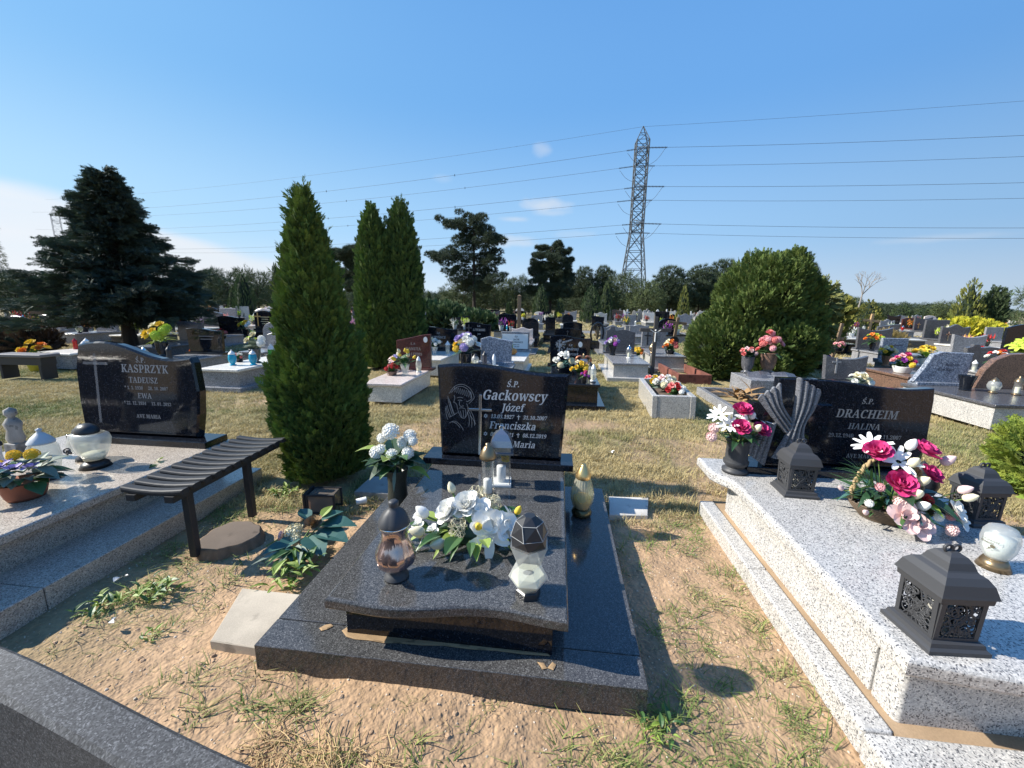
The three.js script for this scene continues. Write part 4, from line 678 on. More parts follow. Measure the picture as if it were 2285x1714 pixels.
{ const t = thing('heart_lantern', 'frosted round glass lantern with bronze foot and printed rose on the speckled slab', 'lantern', [1.885, 0.371, -1.8], 0.1); part(t, 'lantern_base', lathe([[0, 0], [0.055, 0], [0.045, 0.025], [0.036, 0.045], [0, 0.045]], 26), M.bronze); part(t, 'glass', latheMod([[0.032, 0.045], [0.042, 0.058], [0.054, 0.09], [0.059, 0.13], [0.055, 0.162], [0.043, 0.184], [0.02, 0.194], [0, 0.196]], 36, (a, y) => 1), M.frost); part(t, 'candle', lathe([[0, 0.046], [0.03, 0.05], [0.045, 0.09], [0.046, 0.14], [0, 0.145]], 18), std({ color: C(0.72, 0.75, 0.72), roughness: 0.6 }));
  const cv = document.createElement('canvas'); cv.width = 256; cv.height = 256; const g = cv.getContext('2d'); g.fillStyle = '#fff'; g.font = 'italic bold 44px serif'; g.textAlign = 'center'; g.fillText('Kochanej', 120, 70); g.fillText('Mamie', 100, 118); g.beginPath(); g.arc(170, 150, 26, 0, 7); g.fill(); g.lineWidth = 8; g.strokeStyle = '#fff'; g.beginPath(); g.moveTo(165, 170); g.quadraticCurveTo(140, 200, 100, 240); g.stroke(); g.beginPath(); g.arc(140, 190, 14, 0, 7); g.fill();
  const tx = new THREE.CanvasTexture(cv); tx.colorSpace = THREE.SRGBColorSpace; const sg = new THREE.SphereGeometry(0.0605, 16, 10, Math.PI * 0.28, Math.PI * 0.42, Math.PI * 0.33, Math.PI * 0.36); part(t, 'print', sg, std({ color: C(0.13, 0.11, 0.07), map: tx, transparent: true, roughness: 0.5, side: THREE.DoubleSide }), [0, 0.118, 0], [0, -1.35, 0]); }
{ // vase with pink and white flowers
  const t = thing('flower_vase', 'black urn of magenta and white roses at the back corner of the speckled slab', 'vase', [1.2, 0.371, -2.73]);
  part(t, 'vase', lathe([[0, 0], [0.078, 0], [0.08, 0.02], [0.06, 0.032], [0.056, 0.04], [0.075, 0.06], [0.078, 0.08], [0.068, 0.09], [0.066, 0.2], [0.074, 0.212], [0.074, 0.225], [0.062, 0.226], [0.055, 0.2], [0, 0.17]], 30), M.dustyBlack);
  const f = [['rose', 'magenta', 0, 0.41, 0, 0.07], ['rose', 'magenta', -0.03, 0.32, 0.08, 0.065], ['rose', 'magenta', 0.1, 0.3, 0.05, 0.065], ['tulip', 'white', 0.0, 0.35, 0.03, 0.04], ['tulip', 'cream', 0.06, 0.31, 0.08, 0.04], ['tulip', 'white', 0.05, 0.37, 0.02, 0.035], ['pom', 'blush', -0.17, 0.3, 0.02, 0.034], ['pom', 'blush', -0.19, 0.25, 0.05, 0.034], ['daisy', 'white', -0.14, 0.38, 0, 0.07], ['daisy', 'white', -0.1, 0.33, 0.05, 0.065], ['daisy', 'white', 0.12, 0.36, -0.02, 0.07], ['open', 'white', 0.04, 0.34, -0.06, 0.06]];
  for (const [k, c, x, y, z, r] of f) bloom(t, k, petal[c], [x, y, z], [x * 3, 0.8, z * 3 + 0.3], r);
  stems(t, f.map(([, , x, y, z]) => [[x * 0.15, 0.19, z * 0.15], [x, y, z]]), 0.003); const R = rng(89);
  for (let i = 0; i < 30; i++) { const a = i * 2.4; leaf(t, ['broad', 'long', 'spear'][i % 3], [M.leaf, M.leafDark, M.leafLight, M.leafDark][i % 4], [Math.sin(a) * 0.03, 0.2 + 0.06 * R(), Math.cos(a) * 0.03], a, 0.2 + 0.8 * R(), 0.08 + 0.07 * R()); }
}
{ // basket
  const t = thing('flower_basket', 'wicker basket of magenta and white artificial flowers on the speckled slab', 'basket', [1.75, 0.371, -2.2]);
  const w = [], br = std({ color: C(0.12, 0.085, 0.055), roughness: 0.8 }); for (let i = 0; i < 8; i++) { const r = 0.1 + 0.012 * i - 0.0006 * i * i; w.push(new THREE.TorusGeometry(r, 0.006, 5, 36).rotateX(1.5708).scale(1.15, 1, 0.9).translate(0, 0.006 + i * 0.0105, 0)); } for (let i = 0; i < 22; i++) { const a = (i / 22) * 6.283; w.push(bar([Math.cos(a) * 0.115, 0, Math.sin(a) * 0.09], [Math.cos(a) * 0.185, 0.09, Math.sin(a) * 0.145], 0.005, 4)); } w.push(new THREE.CylinderGeometry(0.12, 0.11, 0.02, 20).scale(1.15, 1, 0.9).translate(0, 0.012, 0));
  part(t, 'wicker_bowl', merge(w), br);
  const hp = []; for (let i = 0; i <= 12; i++) { const a = (i / 12) * Math.PI; hp.push([-Math.cos(a) * 0.17, 0.08 + Math.sin(a) * 0.27, -0.03]); }
  part(t, 'handle', muv(latheless(hp)), std({ color: C(0.42, 0.3, 0.16), roughness: 0.8 }));
  function latheless(p) { const c1 = [], c2 = []; for (let i = 0; i < 60; i++) { const k = i / 59, c = new THREE.CatmullRomCurve3(p.map((q) => V(...q))).getPoint(k), a = i * 0.9; c1.push([c.x + Math.cos(a) * 0.007, c.y + Math.sin(a) * 0.004, c.z + Math.sin(a) * 0.007]); c2.push([c.x - Math.cos(a) * 0.007, c.y - Math.sin(a) * 0.004, c.z - Math.sin(a) * 0.007]); } return merge([tube(c1, 0.008, 120, 5), tube(c2, 0.008, 120, 5)]); }
  const f = [['rose', 'magenta', -0.1, 0.35, 0.0, 0.07], ['daisy', 'white', -0.1, 0.37, -0.05, 0.08], ['rose', 'magenta', 0.12, 0.36, -0.02, 0.075], ['tulip', 'white', 0.05, 0.37, -0.02, 0.045], ['tulip', 'blush', 0.2, 0.31, 0.0, 0.045], ['daisy', 'white', -0.02, 0.32, 0.03, 0.08], ['tulip', 'cream', 0.02, 0.31, 0.05, 0.042], ['rose', 'magenta', -0.04, 0.22, 0.09, 0.075], ['rose', 'magenta', 0.12, 0.26, 0.04, 0.06], ['tulip', 'cream', 0.05, 0.23, 0.08, 0.042], ['tulip', 'cream', 0.0, 0.18, 0.12, 0.045], ['pom', 'blush', -0.05, 0.15, 0.13, 0.035], ['tulip', 'white', 0.02, 0.13, 0.14, 0.045], ['open', 'blush', -0.06, 0.09, 0.17, 0.075], ['open', 'blush', -0.01, 0.06, 0.19, 0.065], ['rose', 'red', 0.06, 0.16, 0.12, 0.035], ['tulip', 'blush', 0.23, 0.2, 0.08, 0.04], ['tulip', 'cream', 0.24, 0.17, 0.1, 0.04], ['open', 'white', 0.2, 0.12, 0.12, 0.05], ['open', 'white', 0.22, 0.07, 0.13, 0.05], ['pom', 'blush', 0.14, 0.05, 0.19, 0.028], ['pom', 'pink', -0.12, 0.2, 0.08, 0.022], ['pom', 'pink', 0.17, 0.1, 0.14, 0.024], ['tulip', 'blush', -0.25, 0.15, 0.02, 0.025], ['tulip', 'blush', -0.2, 0.08, 0.13, 0.025], ['pom', 'white', -0.17, 0.12, 0.1, 0.02], ['pom', 'white', 0.1, 0.1, 0.16, 0.022]];
  for (const [k, c, x, y, z, r] of f) bloom(t, k, petal[c], [x, y, z], [x * 2.5, 0.6, z * 3 + 0.25], r);
  stems(t, f.map(([, , x, y, z]) => [[x * 0.3, 0.07, z * 0.3], [x, y, z]]), 0.0028); const R = rng(97);
  for (let i = 0; i < 64; i++) { const a = i * 2.4, q = 0.03 + 0.1 * R(); leaf(t, ['long', 'spear', 'broad'][i % 3], [M.leafDark, M.leaf, M.leafDark, M.leafLight, M.leafTeal][i % 5], [Math.sin(a) * q, 0.06 + 0.1 * R(), Math.cos(a) * q * 0.8], a, -0.1 + 0.9 * R(), 0.08 + 0.09 * R()); }
  const fern = []; for (let i = 0; i < 46; i++) { const g = leafGeo(0.1 + 0.06 * R(), 0.008, -0.3, 0.1, 3); g.rotateX(-0.2 - R()); g.rotateY(-1.6 + (R() - 0.5) * 2); g.translate(-0.16 + 0.06 * R(), 0.13 + 0.1 * R(), -0.01 + 0.05 * R()); fern.push(g); } part(t, 'asparagus_fern', merge(fern), M.leaf);
}

// ---------------------------------------------------------------- the rows of graves behind
const bg = C(0.62, 0.52, 0.3), silver = C(0.4, 0.42, 0.45), dark = C(0.03, 0.03, 0.035);
const sp = (name, more = []) => txt((g, w, h, T) => { T('Ś.P.', 0.55, 0.2, 0.13); T(name, 0.55, 0.42, 0.17); for (const [s, y, k] of more) T(s, 0.55, y, k); });
const bars = (n) => txt((g, w, h) => { for (let i = 0; i < n; i++) g.fillRect(w * (0.32 + 0.05 * (i % 2)), h * (0.3 + i * 0.13), w * (0.5 - 0.1 * (i % 2)), h * 0.045); });
grave({ x: -2.47, sx: -2.49, z: -6.8, w: 0.6, h: 0.62, out: 'slantUp', m: M.maroon, sm: M.pink, pm: M.cream, sw: 0.6, L: 1.42, sh: 0.3, plinth: 0, label: 'pinkish slab grave with maroon slanted headstone in front of the twin thujas', text: txt((g, w, h, T) => { T('Ś. P.', 0.5, 0.3, 0.1); T('DANUTA', 0.5, 0.47, 0.13); T('LEJDIS', 0.6, 0.64, 0.13); }), ink: C(0.3, 0.26, 0.24), photo: [0.22, 0.48] });
grave({ x: -2.75, z: -9.26, w: 0.85, h: 0.55, out: 'wave', m: M.blackFine, sm: M.cream, sw: 0.95, L: 1.6, plinth: 0, sh: 0.35, label: 'cream slab grave with wide wavy black headstone beside the maroon headstone', text: txt((g, w, h, T) => { T('Ś.P.', 0.5, 0.3, 0.12); T('LIPIŃSCY', 0.5, 0.52, 0.18); T('Edward', 0.5, 0.72, 0.12, 'italic'); }) });
grave({ x: -2.27, z: -11.5, w: 0.7, h: 0.6, out: 'wave', sm: M.blackFine, L: 1.5, plinth: 0.08, label: 'all black grave with engraved cross headstone two rows behind the maroon headstone', text: sp('LITERSKI', [['Jan', 0.62, 0.12]]), cross: [-0.26, 0.32, 0.34, M.darkGrey] });
grave({ x: -1.12, z: -7.35, w: 0.56, h: 0.5, out: 'slantDown', m: M.blueGrey, sm: M.grey, sw: 0.7, L: 1.4, sh: 0.36, plinth: 0.05, label: 'pale blue-grey speckled headstone with slanting top right behind the middle headstone' });
grave({ x: -1.0, sx: -0.98, z: -9.5, w: 0.66, h: 0.46, out: 'rect', m: M.grey, sm: M.cream, sw: 0.68, L: 1.65, sh: 0.35, plinth: 0.03, label: 'cream slab grave with pale rectangular inscription plate headstone', text: txt((g, w, h, T) => { g.globalAlpha = 1; T('Ś.P.', 0.56, 0.2, 0.14); T('JACEK', 0.56, 0.4, 0.15); T('OLECHNOWICZ', 0.56, 0.58, 0.13); T('* 8.01.1951', 0.56, 0.72, 0.09); T('✝ 2.05.2007', 0.56, 0.84, 0.09); }), ink: dark });
{ const p = thing('inscription_plate', 'white inscription plate with dark letters fixed to the rectangular headstone', 'plate', [-1.0, 0.42, -9.496]); part(p, 'plate', rbox(0.6, 0.34, 0.006, 0.002), M.white, [0, 0, 0]); inscription(p, 0.56, 0.33, [0, 0.17, 0.0045], txt((g, w, h, T) => { T('Ś.P.', 0.56, 0.22, 0.16); T('JACEK', 0.56, 0.42, 0.16); T('OLECHNOWICZ', 0.56, 0.6, 0.14); T('* 8.01.1951', 0.56, 0.76, 0.1); T('✝ 2.05.2007', 0.56, 0.9, 0.1); }), 256, dark); }
grave({ x: -1.14, z: -13.0, w: 0.67, h: 0.42, out: 'scroll', m: M.pink, sm: M.grey, L: 1.4, label: 'pinkish scroll-topped headstone grave behind the inscription plate' });
grave({ x: -1.05, z: -15.3, w: 0.62, h: 0.62, out: 'arch', label: 'black round-arched headstone grave behind the pinkish scroll headstone', L: 1.4 });
grave({ x: 0.21, sx: 0.25, z: -7.35, w: 0.68, h: 0.56, out: 'wave', m: M.blackFine, sm: M.blackFine, sw: 0.72, L: 1.75, sh: 0.35, plinth: 0.07, label: 'black wavy headstone grave with engraved floral cross and oval photo', photo: [0.18, 0.36], text: txt((g, w, h, T) => { T('Ś.P.', 0.52, 0.34, 0.1, 'italic bold'); T('Andrzej', 0.56, 0.5, 0.14, 'italic bold'); T('Marczyk', 0.56, 0.68, 0.13, 'italic bold'); g.lineWidth = h * 0.014; const a = 0.2 * w, b = 0.3 * h; for (let i = 0; i < 14; i++) { const t = i * 0.62, r = h * (0.05 + 0.012 * i); g.beginPath(); g.ellipse(a + Math.cos(t) * r, b + Math.sin(t) * r, h * 0.04, h * 0.02, t, 0, 6.3); g.stroke(); } g.fillRect(a - h * 0.012, h * 0.1, h * 0.024, h * 0.62); g.fillRect(a - h * 0.13, h * 0.26, h * 0.26, h * 0.024); for (let i = 0; i < 5; i++) { g.beginPath(); g.ellipse(w * (0.32 + 0.05 * i), h * (0.2 - 0.02 * i), h * 0.05, h * 0.018, -0.6, 0, 6.3); g.stroke(); } }) });
grave({ x: 0.29, z: -13.5, w: 0.85, h: 0.4, out: 'bow', label: 'low black bow-topped headstone behind the engraved floral cross headstone', sh: 0.3, cross: [0, 0.2, 0.16, M.darkGrey] });
grave({ x: 0.56, z: -17.0, w: 0.78, h: 0.45, out: 'bow', label: 'black bow-topped headstone with blue sheen in the last row before the path', sh: 0.3 });
grave({ x: -0.35, z: -17.2, w: 0.4, h: 0.62, out: 'rect', label: 'narrow tall black headstone in the last row before the path', sh: 0.3 });
{ const t = thing('flower_arch', 'dark horseshoe-shaped metal arch with dried flowers between two graves', 'arch', [1.24, 0, -13.6]); part(t, 'hoop', tube([[-0.16, 0.3, 0], [-0.2, 0.55, 0], [-0.12, 0.8, 0], [0.02, 0.88, 0], [0.14, 0.8, 0], [0.2, 0.55, 0], [0.16, 0.3, 0]], 0.03, 30, 8), M.blackFine); part(t, 'stand', rbox(0.42, 0.3, 0.3, 0.01), M.blackFine); part(t, 'dried_flowers', MASS[2], std({ color: C(0.22, 0.16, 0.09), roughness: 1, side: THREE.DoubleSide }), [0, 0.32, 0]).scale.set(0.16, 0.42, 0.1); foot(1, 1.5, -13.9, -13.3); }
grave({ x: 1.72, z: -13.6, w: 0.74, h: 0.52, out: 'scroll', m: M.grey, sm: M.grey, L: 1.4, label: 'light grey scalloped headstone behind the horseshoe arch' });
grave({ x: 1.43, z: -9.75, w: 0.66, h: 0.62, out: 'crossLeft', m: M.darkGrey, sm: M.grey, pm: M.salt, sw: 0.72, L: 1.75, sh: 0.34, plinth: 0.1, label: 'grey slab grave on white plinth with dark headstone swelling at one side', lean: -0.03 });
grave({ x: 2.5, z: -11.2, w: 0.62, h: 0.44, out: 'rect', m: M.grey, sm: M.grey, pm: M.salt, L: 1.8, sw: 0.75, sh: 0.34, plinth: 0.04, label: 'grey headstone with tall black cross behind the wooden crucifix', cross: [-0.16, 0.21, 0.34, M.blackPlastic], text: bars(3), ink: C(0.12, 0.12, 0.13) });
grave({ x: 3.2, z: -17.0, w: 0.75, h: 0.4, out: 'scroll', m: M.grey, sm: M.grey, L: 1.4, label: 'grey scroll headstone close to the asphalt path' });
// left
grave({ x: -7.15, z: -7.6, w: 0.74, h: 0.53, out: 'wave', m: M.blackFine, sm: M.grey, sw: 0.8, L: 1.75, sh: 0.35, plinth: 0, label: 'grey slab grave with dark wavy headstone between spruce and tall thuja', text: bars(2), ink: C(0.1, 0.1, 0.11) });
grave({ x: -5.43, z: -7.55, w: 0.6, h: 0.5, out: 'bow', m: M.grey, sm: M.cream, pm: M.grey, sw: 0.72, L: 1.75, sh: 0.35, plinth: 0.05, label: 'bright white slab grave with blue lanterns behind the tall thuja' });
grave({ x: -6.75, z: -9.1, w: 0.52, h: 0.62, out: 'arch', m: M.grey, sm: M.grey, L: 0.9, sw: 0.6, sh: 0.32, plinth: 0.04, label: 'pale grey round-arched headstone with dark cross behind the white slab', cross: [0, 0.36, 0.2, M.blackPlastic] });
grave({ x: -9.8, z: -10.0, w: 0.7, h: 0.55, out: 'wave', m: M.darkGrey, sm: M.darkGrey, L: 1.5, label: 'dark grey headstone grave beside the spruce trunk', text: bars(2), ink: C(0.12, 0.11, 0.1) });
grave({ x: -10.9, z: -12.7, w: 0.88, h: 0.6, out: 'wave', sm: M.grey, L: 1.5, label: 'black wavy headstone with silver cross behind the dark grey headstone', cross: [0.26, 0.3, 0.36, M.chrome] });
grave({ x: -11.3, z: -14.8, w: 0.78, h: 0.74, out: 'bow', L: 1.4, label: 'tall black headstone with golden cross and golden lines behind the tall thuja', cross: [-0.24, 0.36, 0.5, M.gold], text: bars(4), ink: bg });
grave({ x: -15.2, z: -10.0, w: 1.05, h: 0.62, out: 'arch', m: M.darkGrey, sm: M.darkGrey, L: 0.5, sh: 0.3, plinth: 0, label: 'wide dark round-arched headstone above the brown hedge', text: bars(2), ink: C(0.3, 0.27, 0.22) });
grave({ x: -10.3, sx: -10.2, z: -8.0, w: 0.5, h: 0, sw: 0.95, L: 1.0, sh: 0.34, m: M.grey, sm: M.cream, pm: M.grey, plinth: 0, label: 'low pale slab with lanterns in the shade of the spruce' });
{ const t = thing('bench', 'dark solid bench with thick top at the edge of the dry lawn', 'bench', [-9.5, 0, -6.3], 0.05); part(t, 'seat', rbox(0.95, 0.05, 0.32, 0.01, 0.4), std({ color: C(0.16, 0.15, 0.15), roughness: 0.6 })); part(t, 'apron', box(0.85, 0.14, 0.24, 0, 0.33, 0), M.blackMetal); for (const x of [-0.38, 0.38]) part(t, 'leg', rbox(0.05, 0.27, 0.24, 0.006), M.blackMetal, [x, 0, 0]); foot(-10, -9, -6.5, -6.1); }
// right
grave({ x: 4.33, z: -6.65, w: 0.56, h: 0.42, out: 'horn', m: M.darkGrey, sm: M.darkGrey, sw: 0.66, L: 0.8, sh: 0.33, plinth: 0.03, label: 'small dark headstone with thin engraved cross behind the grey granite grave', lean: -0.06, cross: [-0.14, 0.22, 0.24, M.grey] });
grave({ x: 8.8, z: -12.6, w: 0.84, h: 0.62, out: 'horn', m: M.darkGrey, sm: M.grey, L: 1.4, label: 'dark horn-topped headstone with orange and lime flowers under the wooden cross' });
grave({ x: 7.35, z: -9.9, w: 0.52, h: 0.5, out: 'rect', m: M.blueGrey, sm: M.grey, L: 0.8, sw: 0.6, plinth: 0.03, label: 'pale blue-grey upright headstone beside the horn-topped one', text: bars(1), ink: C(0.1, 0.1, 0.12) });
grave({ x: 5.85, z: -8.0, w: 0.6, h: 0, sw: 0.68, L: 1.0, sh: 0.4, m: M.brown, sm: M.brown, plinth: 0.03, back: 0.05, label: 'low brown granite tomb carrying a white bowl of pink flowers' });
{ const t = grave({ x: 5.72, sx: 5.95, z: -6.7, w: 0.66, h: 0.5, out: 'lean', m: M.blueGrey, sm: M.darkGrey, pm: M.salt, sw: 1.4, L: 1.42, sh: 0.34, plinth: 0, label: 'wide white speckled double grave with rough blue-grey headstone and dark arched one', text: txt((g, w, h, T) => { T('Rodzice', 0.62, 0.45, 0.13, 'italic bold'); T('Kowalscy', 0.5, 0.62, 0.13, 'italic bold'); }), ink: C(0.05, 0.06, 0.09) }); part(t, 'arched_headstone', extrude([[-0.36, 0], [0.36, 0], [0.36, 0.5], [0.2, 0.52], [0, 0.5], [-0.16, 0.42], [-0.27, 0.27], [-0.33, 0.1]], 0.1, 0.01), M.brown, [0.42, 0.34, 0.05]); }
grave({ x: 10.4, z: -11.7, w: 0.72, h: 0.52, out: 'horn', m: M.grey, sm: M.cream, L: 1.3, label: 'grey flared headstone with red and white wreath near the yellow bush' });
grave({ x: 8.27, z: -8.9, w: 0.74, h: 0.48, out: 'crossLeft', m: M.darkGrey, sm: M.grey, L: 1.2, label: 'dark headstone with raised block behind the dark arched one', text: bars(2), ink: C(0.15, 0.15, 0.15) });
grave({ x: 12.3, z: -12.4, w: 0.9, h: 0.78, out: 'bow', L: 1.4, label: 'large glossy black headstone at the right picture edge' });
grave({ x: 16.6, z: -17.8, w: 0.6, h: 0.5, out: 'rect', m: M.grey, sm: M.grey, L: 1.3, label: 'plain grey rectangular headstone left of the large glossy black one' });
{ // open book grave
  const t = thing('grave', 'open stone book on a grey plinth under the big rounded thuja', 'grave', [3.42, 0, -6.95]);
  part(t, 'plinth', rbox(0.92, 0.35, 0.75, 0.01), M.grey); const bk = [[-0.36, 0], [0.36, 0], [0.36, 0.06], [0.2, 0.1], [0.03, 0.085], [0, 0.06], [-0.03, 0.085], [-0.2, 0.1], [-0.36, 0.06]];
  const b = part(t, 'book', extrude(bk, 0.42, 0.008), M.darkGrey, [0, 0.36, 0.24], [-0.9 + 0.0, 0, 0]); b.position.set(0, 0.352, -0.05); b.rotation.x = 0.45; inscription(b, 0.62, 0.3, [0, 0.11, 0.2], bars(4), 128, C(0.3, 0.3, 0.3)).rotation.set(-1.5708, 0, 0);
  foot(2.95, 3.9, -7.4, -6.5);
}
{ const t = thing('grave_bed', 'flat grave bed with grey kerb and dry brown plants beside the stone book', 'grave', [2.75, 0, -6.35]); for (const [w, d, x, z] of [[0.08, 1.5, -0.36, 0], [0.08, 1.5, 0.36, 0], [0.64, 0.08, 0, 0.71], [0.64, 0.08, 0, -0.71]]) part(t, 'kerb_stone', rbox(w, 0.13, d, 0.006, -0.01), M.grey, [x, 0, z]); soft(part(t, 'dry_plants', MASS[1], std({ color: C(0.33, 0.2, 0.09), roughness: 1, side: THREE.DoubleSide }), [0.05, 0.02, -0.1])).scale.set(0.4, 0.3, 0.6); foot(2.3, 3.2, -7.1, -5.6); }
{ // tilted stone planter
  const t = thing('grave_planter', 'tilted rectangular stone planter full of artificial flowers below the wooden crucifix', 'planter', [1.58, 0, -6.05], -0.06); t.rotation.z = 0.03;
  for (const [w, d, x, z] of [[0.07, 1.4, -0.24, -0.1], [0.07, 1.4, 0.24, -0.1], [0.41, 0.07, 0, 0.56], [0.41, 0.07, 0, -0.76]]) part(t, 'planter_wall', rbox(w, 0.31, d, 0.008, -0.02), M.salt, [x, 0, z]);
  part(t, 'soil', box(0.4, 0.2, 1.2, 0, 0.1, -0.1), std({ color: C(0.12, 0.085, 0.06), roughness: 1 })); foot(1.25, 1.95, -6.95, -5.4);
}
{ const t = thing('grave_kerb', 'weathered red painted kerb of an old grave next to the rounded thuja', 'kerb', [2.6, 0, -8.8], 0.02); for (const [w, d, x, z] of [[0.06, 1.5, -0.28, 0], [0.06, 1.5, 0.28, 0], [0.5, 0.06, 0, 0.72]]) part(t, 'kerb_stone', rbox(w, 0.18, d, 0.006, -0.01), std({ map: concreteTex, color: C(0.55, 0.2, 0.15), roughness: 0.9 }), [x, 0, z]); foot(2.2, 3, -9.6, -8); }
{ // crosses
  const cross = (pos, h, arm, m, label, extra = {}) => { const t = thing(extra.name || 'wooden_cross', label, 'cross', pos); t.rotation.z = extra.tilt || 0; part(t, 'upright', rbox(0.075, h, 0.06, 0.005, -0.05), m); part(t, 'crossbar', rbox(arm, 0.075, 0.055, 0.005, h * (extra.at || 0.74)), m); return t; };
  const a = cross([1.97, 0, -8.75], 1.28, 0.62, M.darkWood, 'dark wooden crucifix with small white figure above the stone planter', { at: 0.72 });
  part(a, 'crucifix_figure', merge([bar([0, 0.72, 0.04], [0, 0.92, 0.04], 0.014), bar([0, 0.9, 0.04], [-0.1, 0.965, 0.04], 0.008), bar([0, 0.9, 0.04], [0.1, 0.965, 0.04], 0.008), new THREE.SphereGeometry(0.02, 8, 6).translate(0, 0.955, 0.045)]), M.whiteStone);
  const b = cross([3.15, 0, -11.9], 1.2, 0.5, M.wood, 'leaning grey wooden cross with black octagonal plate by the rounded thuja', { tilt: -0.1, at: 0.8 });
  part(b, 'name_plate', rings([[0, 0.13, 0.39], [0.012, 0.13, 0.39]], 8).rotateX(Math.PI / 2), M.blackPlastic, [0, 0.5, 0.035]);
  const c = cross([7.65, 0, -12.4], 1.1, 0.3, M.wood, 'leaning slim cross with small dark plate beyond the rounded thuja', { tilt: -0.12, at: 0.55, name: 'slim_cross' }); part(c, 'name_plate', rbox(0.2, 0.16, 0.012, 0.004), M.blackPlastic, [0, 0.28, 0.04]);
  cross([9.5, 0, -14.0], 1.35, 0.5, M.paleWood, 'pale yellow wooden cross before the yellow-green conifer', { tilt: -0.08, at: 0.78 });
  cross([12.4, 0, -19.5], 1.3, 0.4, std({ color: C(0.3, 0.1, 0.06), roughness: 0.9 }), 'rusty red cross far behind the leaning slim cross', { tilt: -0.05, name: 'rusty_cross' });
  const p = thing('wooden_post', 'tall bare wooden post standing beside the asphalt path', 'post', [-2.3, 0, -23.9]); part(p, 'post', rbox(0.2, 1.95, 0.18, 0.01, -0.05), M.wood); part(p, 'post_cap', rings([[1.9, 0.16, 0.785], [1.96, 0.02, 0.785]], 4), M.wood);
}
// ---- flowers and lanterns on those graves
bouquet([-2.62, 0.3, -6.2], 0.15, ['red', 'coral', 'red'], 'small brown pot of red heather flowers on the pinkish slab', { pot: 'bowl', potM: M.brown, potR: 0.09, types: ['pom'], n: 8 });
bouquet([-2.42, 0.3, -6.25], 0.26, ['yellow', 'cream', 'yellow'], 'glass urn of yellow tulips on the pinkish slab', { pot: 'vase', potM: M.frost, potR: 0.12, types: ['tulip'], n: 8, leafM: M.leaf });
lantern([-2.28, 0.3, -6.5], 0.28, M.frost, M.white, 'white obelisk-shaped lantern at the foot of the maroon headstone', { style: 'obelisk' });
bouquet([-2.72, 0.3, -6.6], 0.22, ['lilac', 'blush'], 'lilac lilies with long dark leaves left of the maroon headstone', { pot: 'cone', potR: 0.07, types: ['lily'], n: 5, leafM: M.leafDark });
bouquet([-2.62, 0.35, -8.5], 0.22, ['white', 'cream', 'white'], 'white roses in a milky glass vase on the cream slab', { potM: M.frost, potR: 0.12, n: 9 });
lantern([-2.36, 0.35, -8.6], 0.3, M.frost, M.white, 'square-shouldered milky lantern on the cream slab', { style: 'straight' });
lantern([-2.95, 0.35, -8.7], 0.24, M.frost, M.chrome, 'small white lantern beside the white roses on the cream slab', { style: 'tulip' });
bouquet([-1.62, 0.3, -7.1], 0.36, ['white', 'lilac', 'lilac', 'white', 'yellow'], 'big lilac and white bouquet in a tall black vase beside the blue-grey headstone', { pot: 'urn', potM: M.blackFine, potR: 0.17, n: 16, leafM: M.leafTeal });
{ const t = thing('lantern_tray', 'white low tray behind the middle headstone holding three lanterns', 'tray', [-1.24, 0.362, -6.75]); part(t, 'tray', rbox(0.5, 0.06, 0.2, 0.008), M.whiteStone); for (let i = 0; i < 5; i++) part(t, 'tray_foot', box(0.05, 0.012, 0.012), M.whiteStone, [-0.2 + i * 0.1, 0.03, 0.107]); }
lantern([-1.38, 0.423, -6.75], 0.2, M.frost, M.blackPlastic, 'white lantern with black lid on the low tray', { style: 'ball' });
lantern([-1.22, 0.423, -6.75], 0.24, phys({ color: C(0.1, 0.1, 0.12), roughness: 0.1, metalness: 0.4 }), M.blackPlastic, 'smoked grey lantern in the middle of the low tray', { style: 'straight' });
lantern([-1.06, 0.423, -6.75], 0.2, M.white, M.white, 'all white lantern on the low tray', { style: 'obelisk' });
{ const t = thing('pumpkin', 'small orange pumpkin on the cream slab before the inscription plate', 'pumpkin', [-1.0, 0.352, -8.9]); part(t, 'pumpkin_body', latheMod([[0, 0], [0.07, 0.01], [0.11, 0.06], [0.1, 0.12], [0.05, 0.145], [0, 0.14]], 40, (a) => 1 + 0.05 * Math.abs(Math.cos(a * 5))), std({ color: C(0.65, 0.27, 0.06), roughness: 0.5 })); part(t, 'stalk', bar([0, 0.14, 0], [0.02, 0.18, 0], 0.01), M.stem); leaf(t, 'long', M.leafLight, [0, 0.15, 0], 0.6, 1, 0.14); }
lantern([-1.2, 0.352, -8.6], 0.22, M.bronze, M.bronze, 'bronze figure lantern beside the pumpkin', { style: 'tulip' });
bouquet([0.1, 0.35, -6.6], 0.26, ['white', 'white', 'cream'], 'heap of white roses on the black slab below the floral cross', { pot: 'bowl', potR: 0.14, n: 12, leafM: M.leafTeal });
{ const t = thing('heart_lantern', 'copper-rimmed heart-shaped lantern before the oval photo headstone', 'lantern', [0.42, 0.352, -6.75]); part(t, 'heart_rim', tube([[0, 0.03, 0], [-0.1, 0.14, 0], [-0.11, 0.24, 0], [-0.05, 0.27, 0], [0, 0.22, 0], [0.05, 0.27, 0], [0.11, 0.24, 0], [0.1, 0.14, 0], [0, 0.03, 0.01]], 0.02, 50, 8), std({ color: C(0.45, 0.18, 0.1), metalness: 0.6, roughness: 0.35 })); part(t, 'glass', new THREE.SphereGeometry(0.08, 14, 10).scale(1, 1, 0.4), M.rose, [0, 0.17, 0]); part(t, 'lantern_base', rbox(0.1, 0.04, 0.08, 0.006), M.bronze); part(t, 'finial', lathe([[0.02, 0.22], [0.025, 0.27], [0.01, 0.31], [0, 0.32]], 10), M.bronze); }
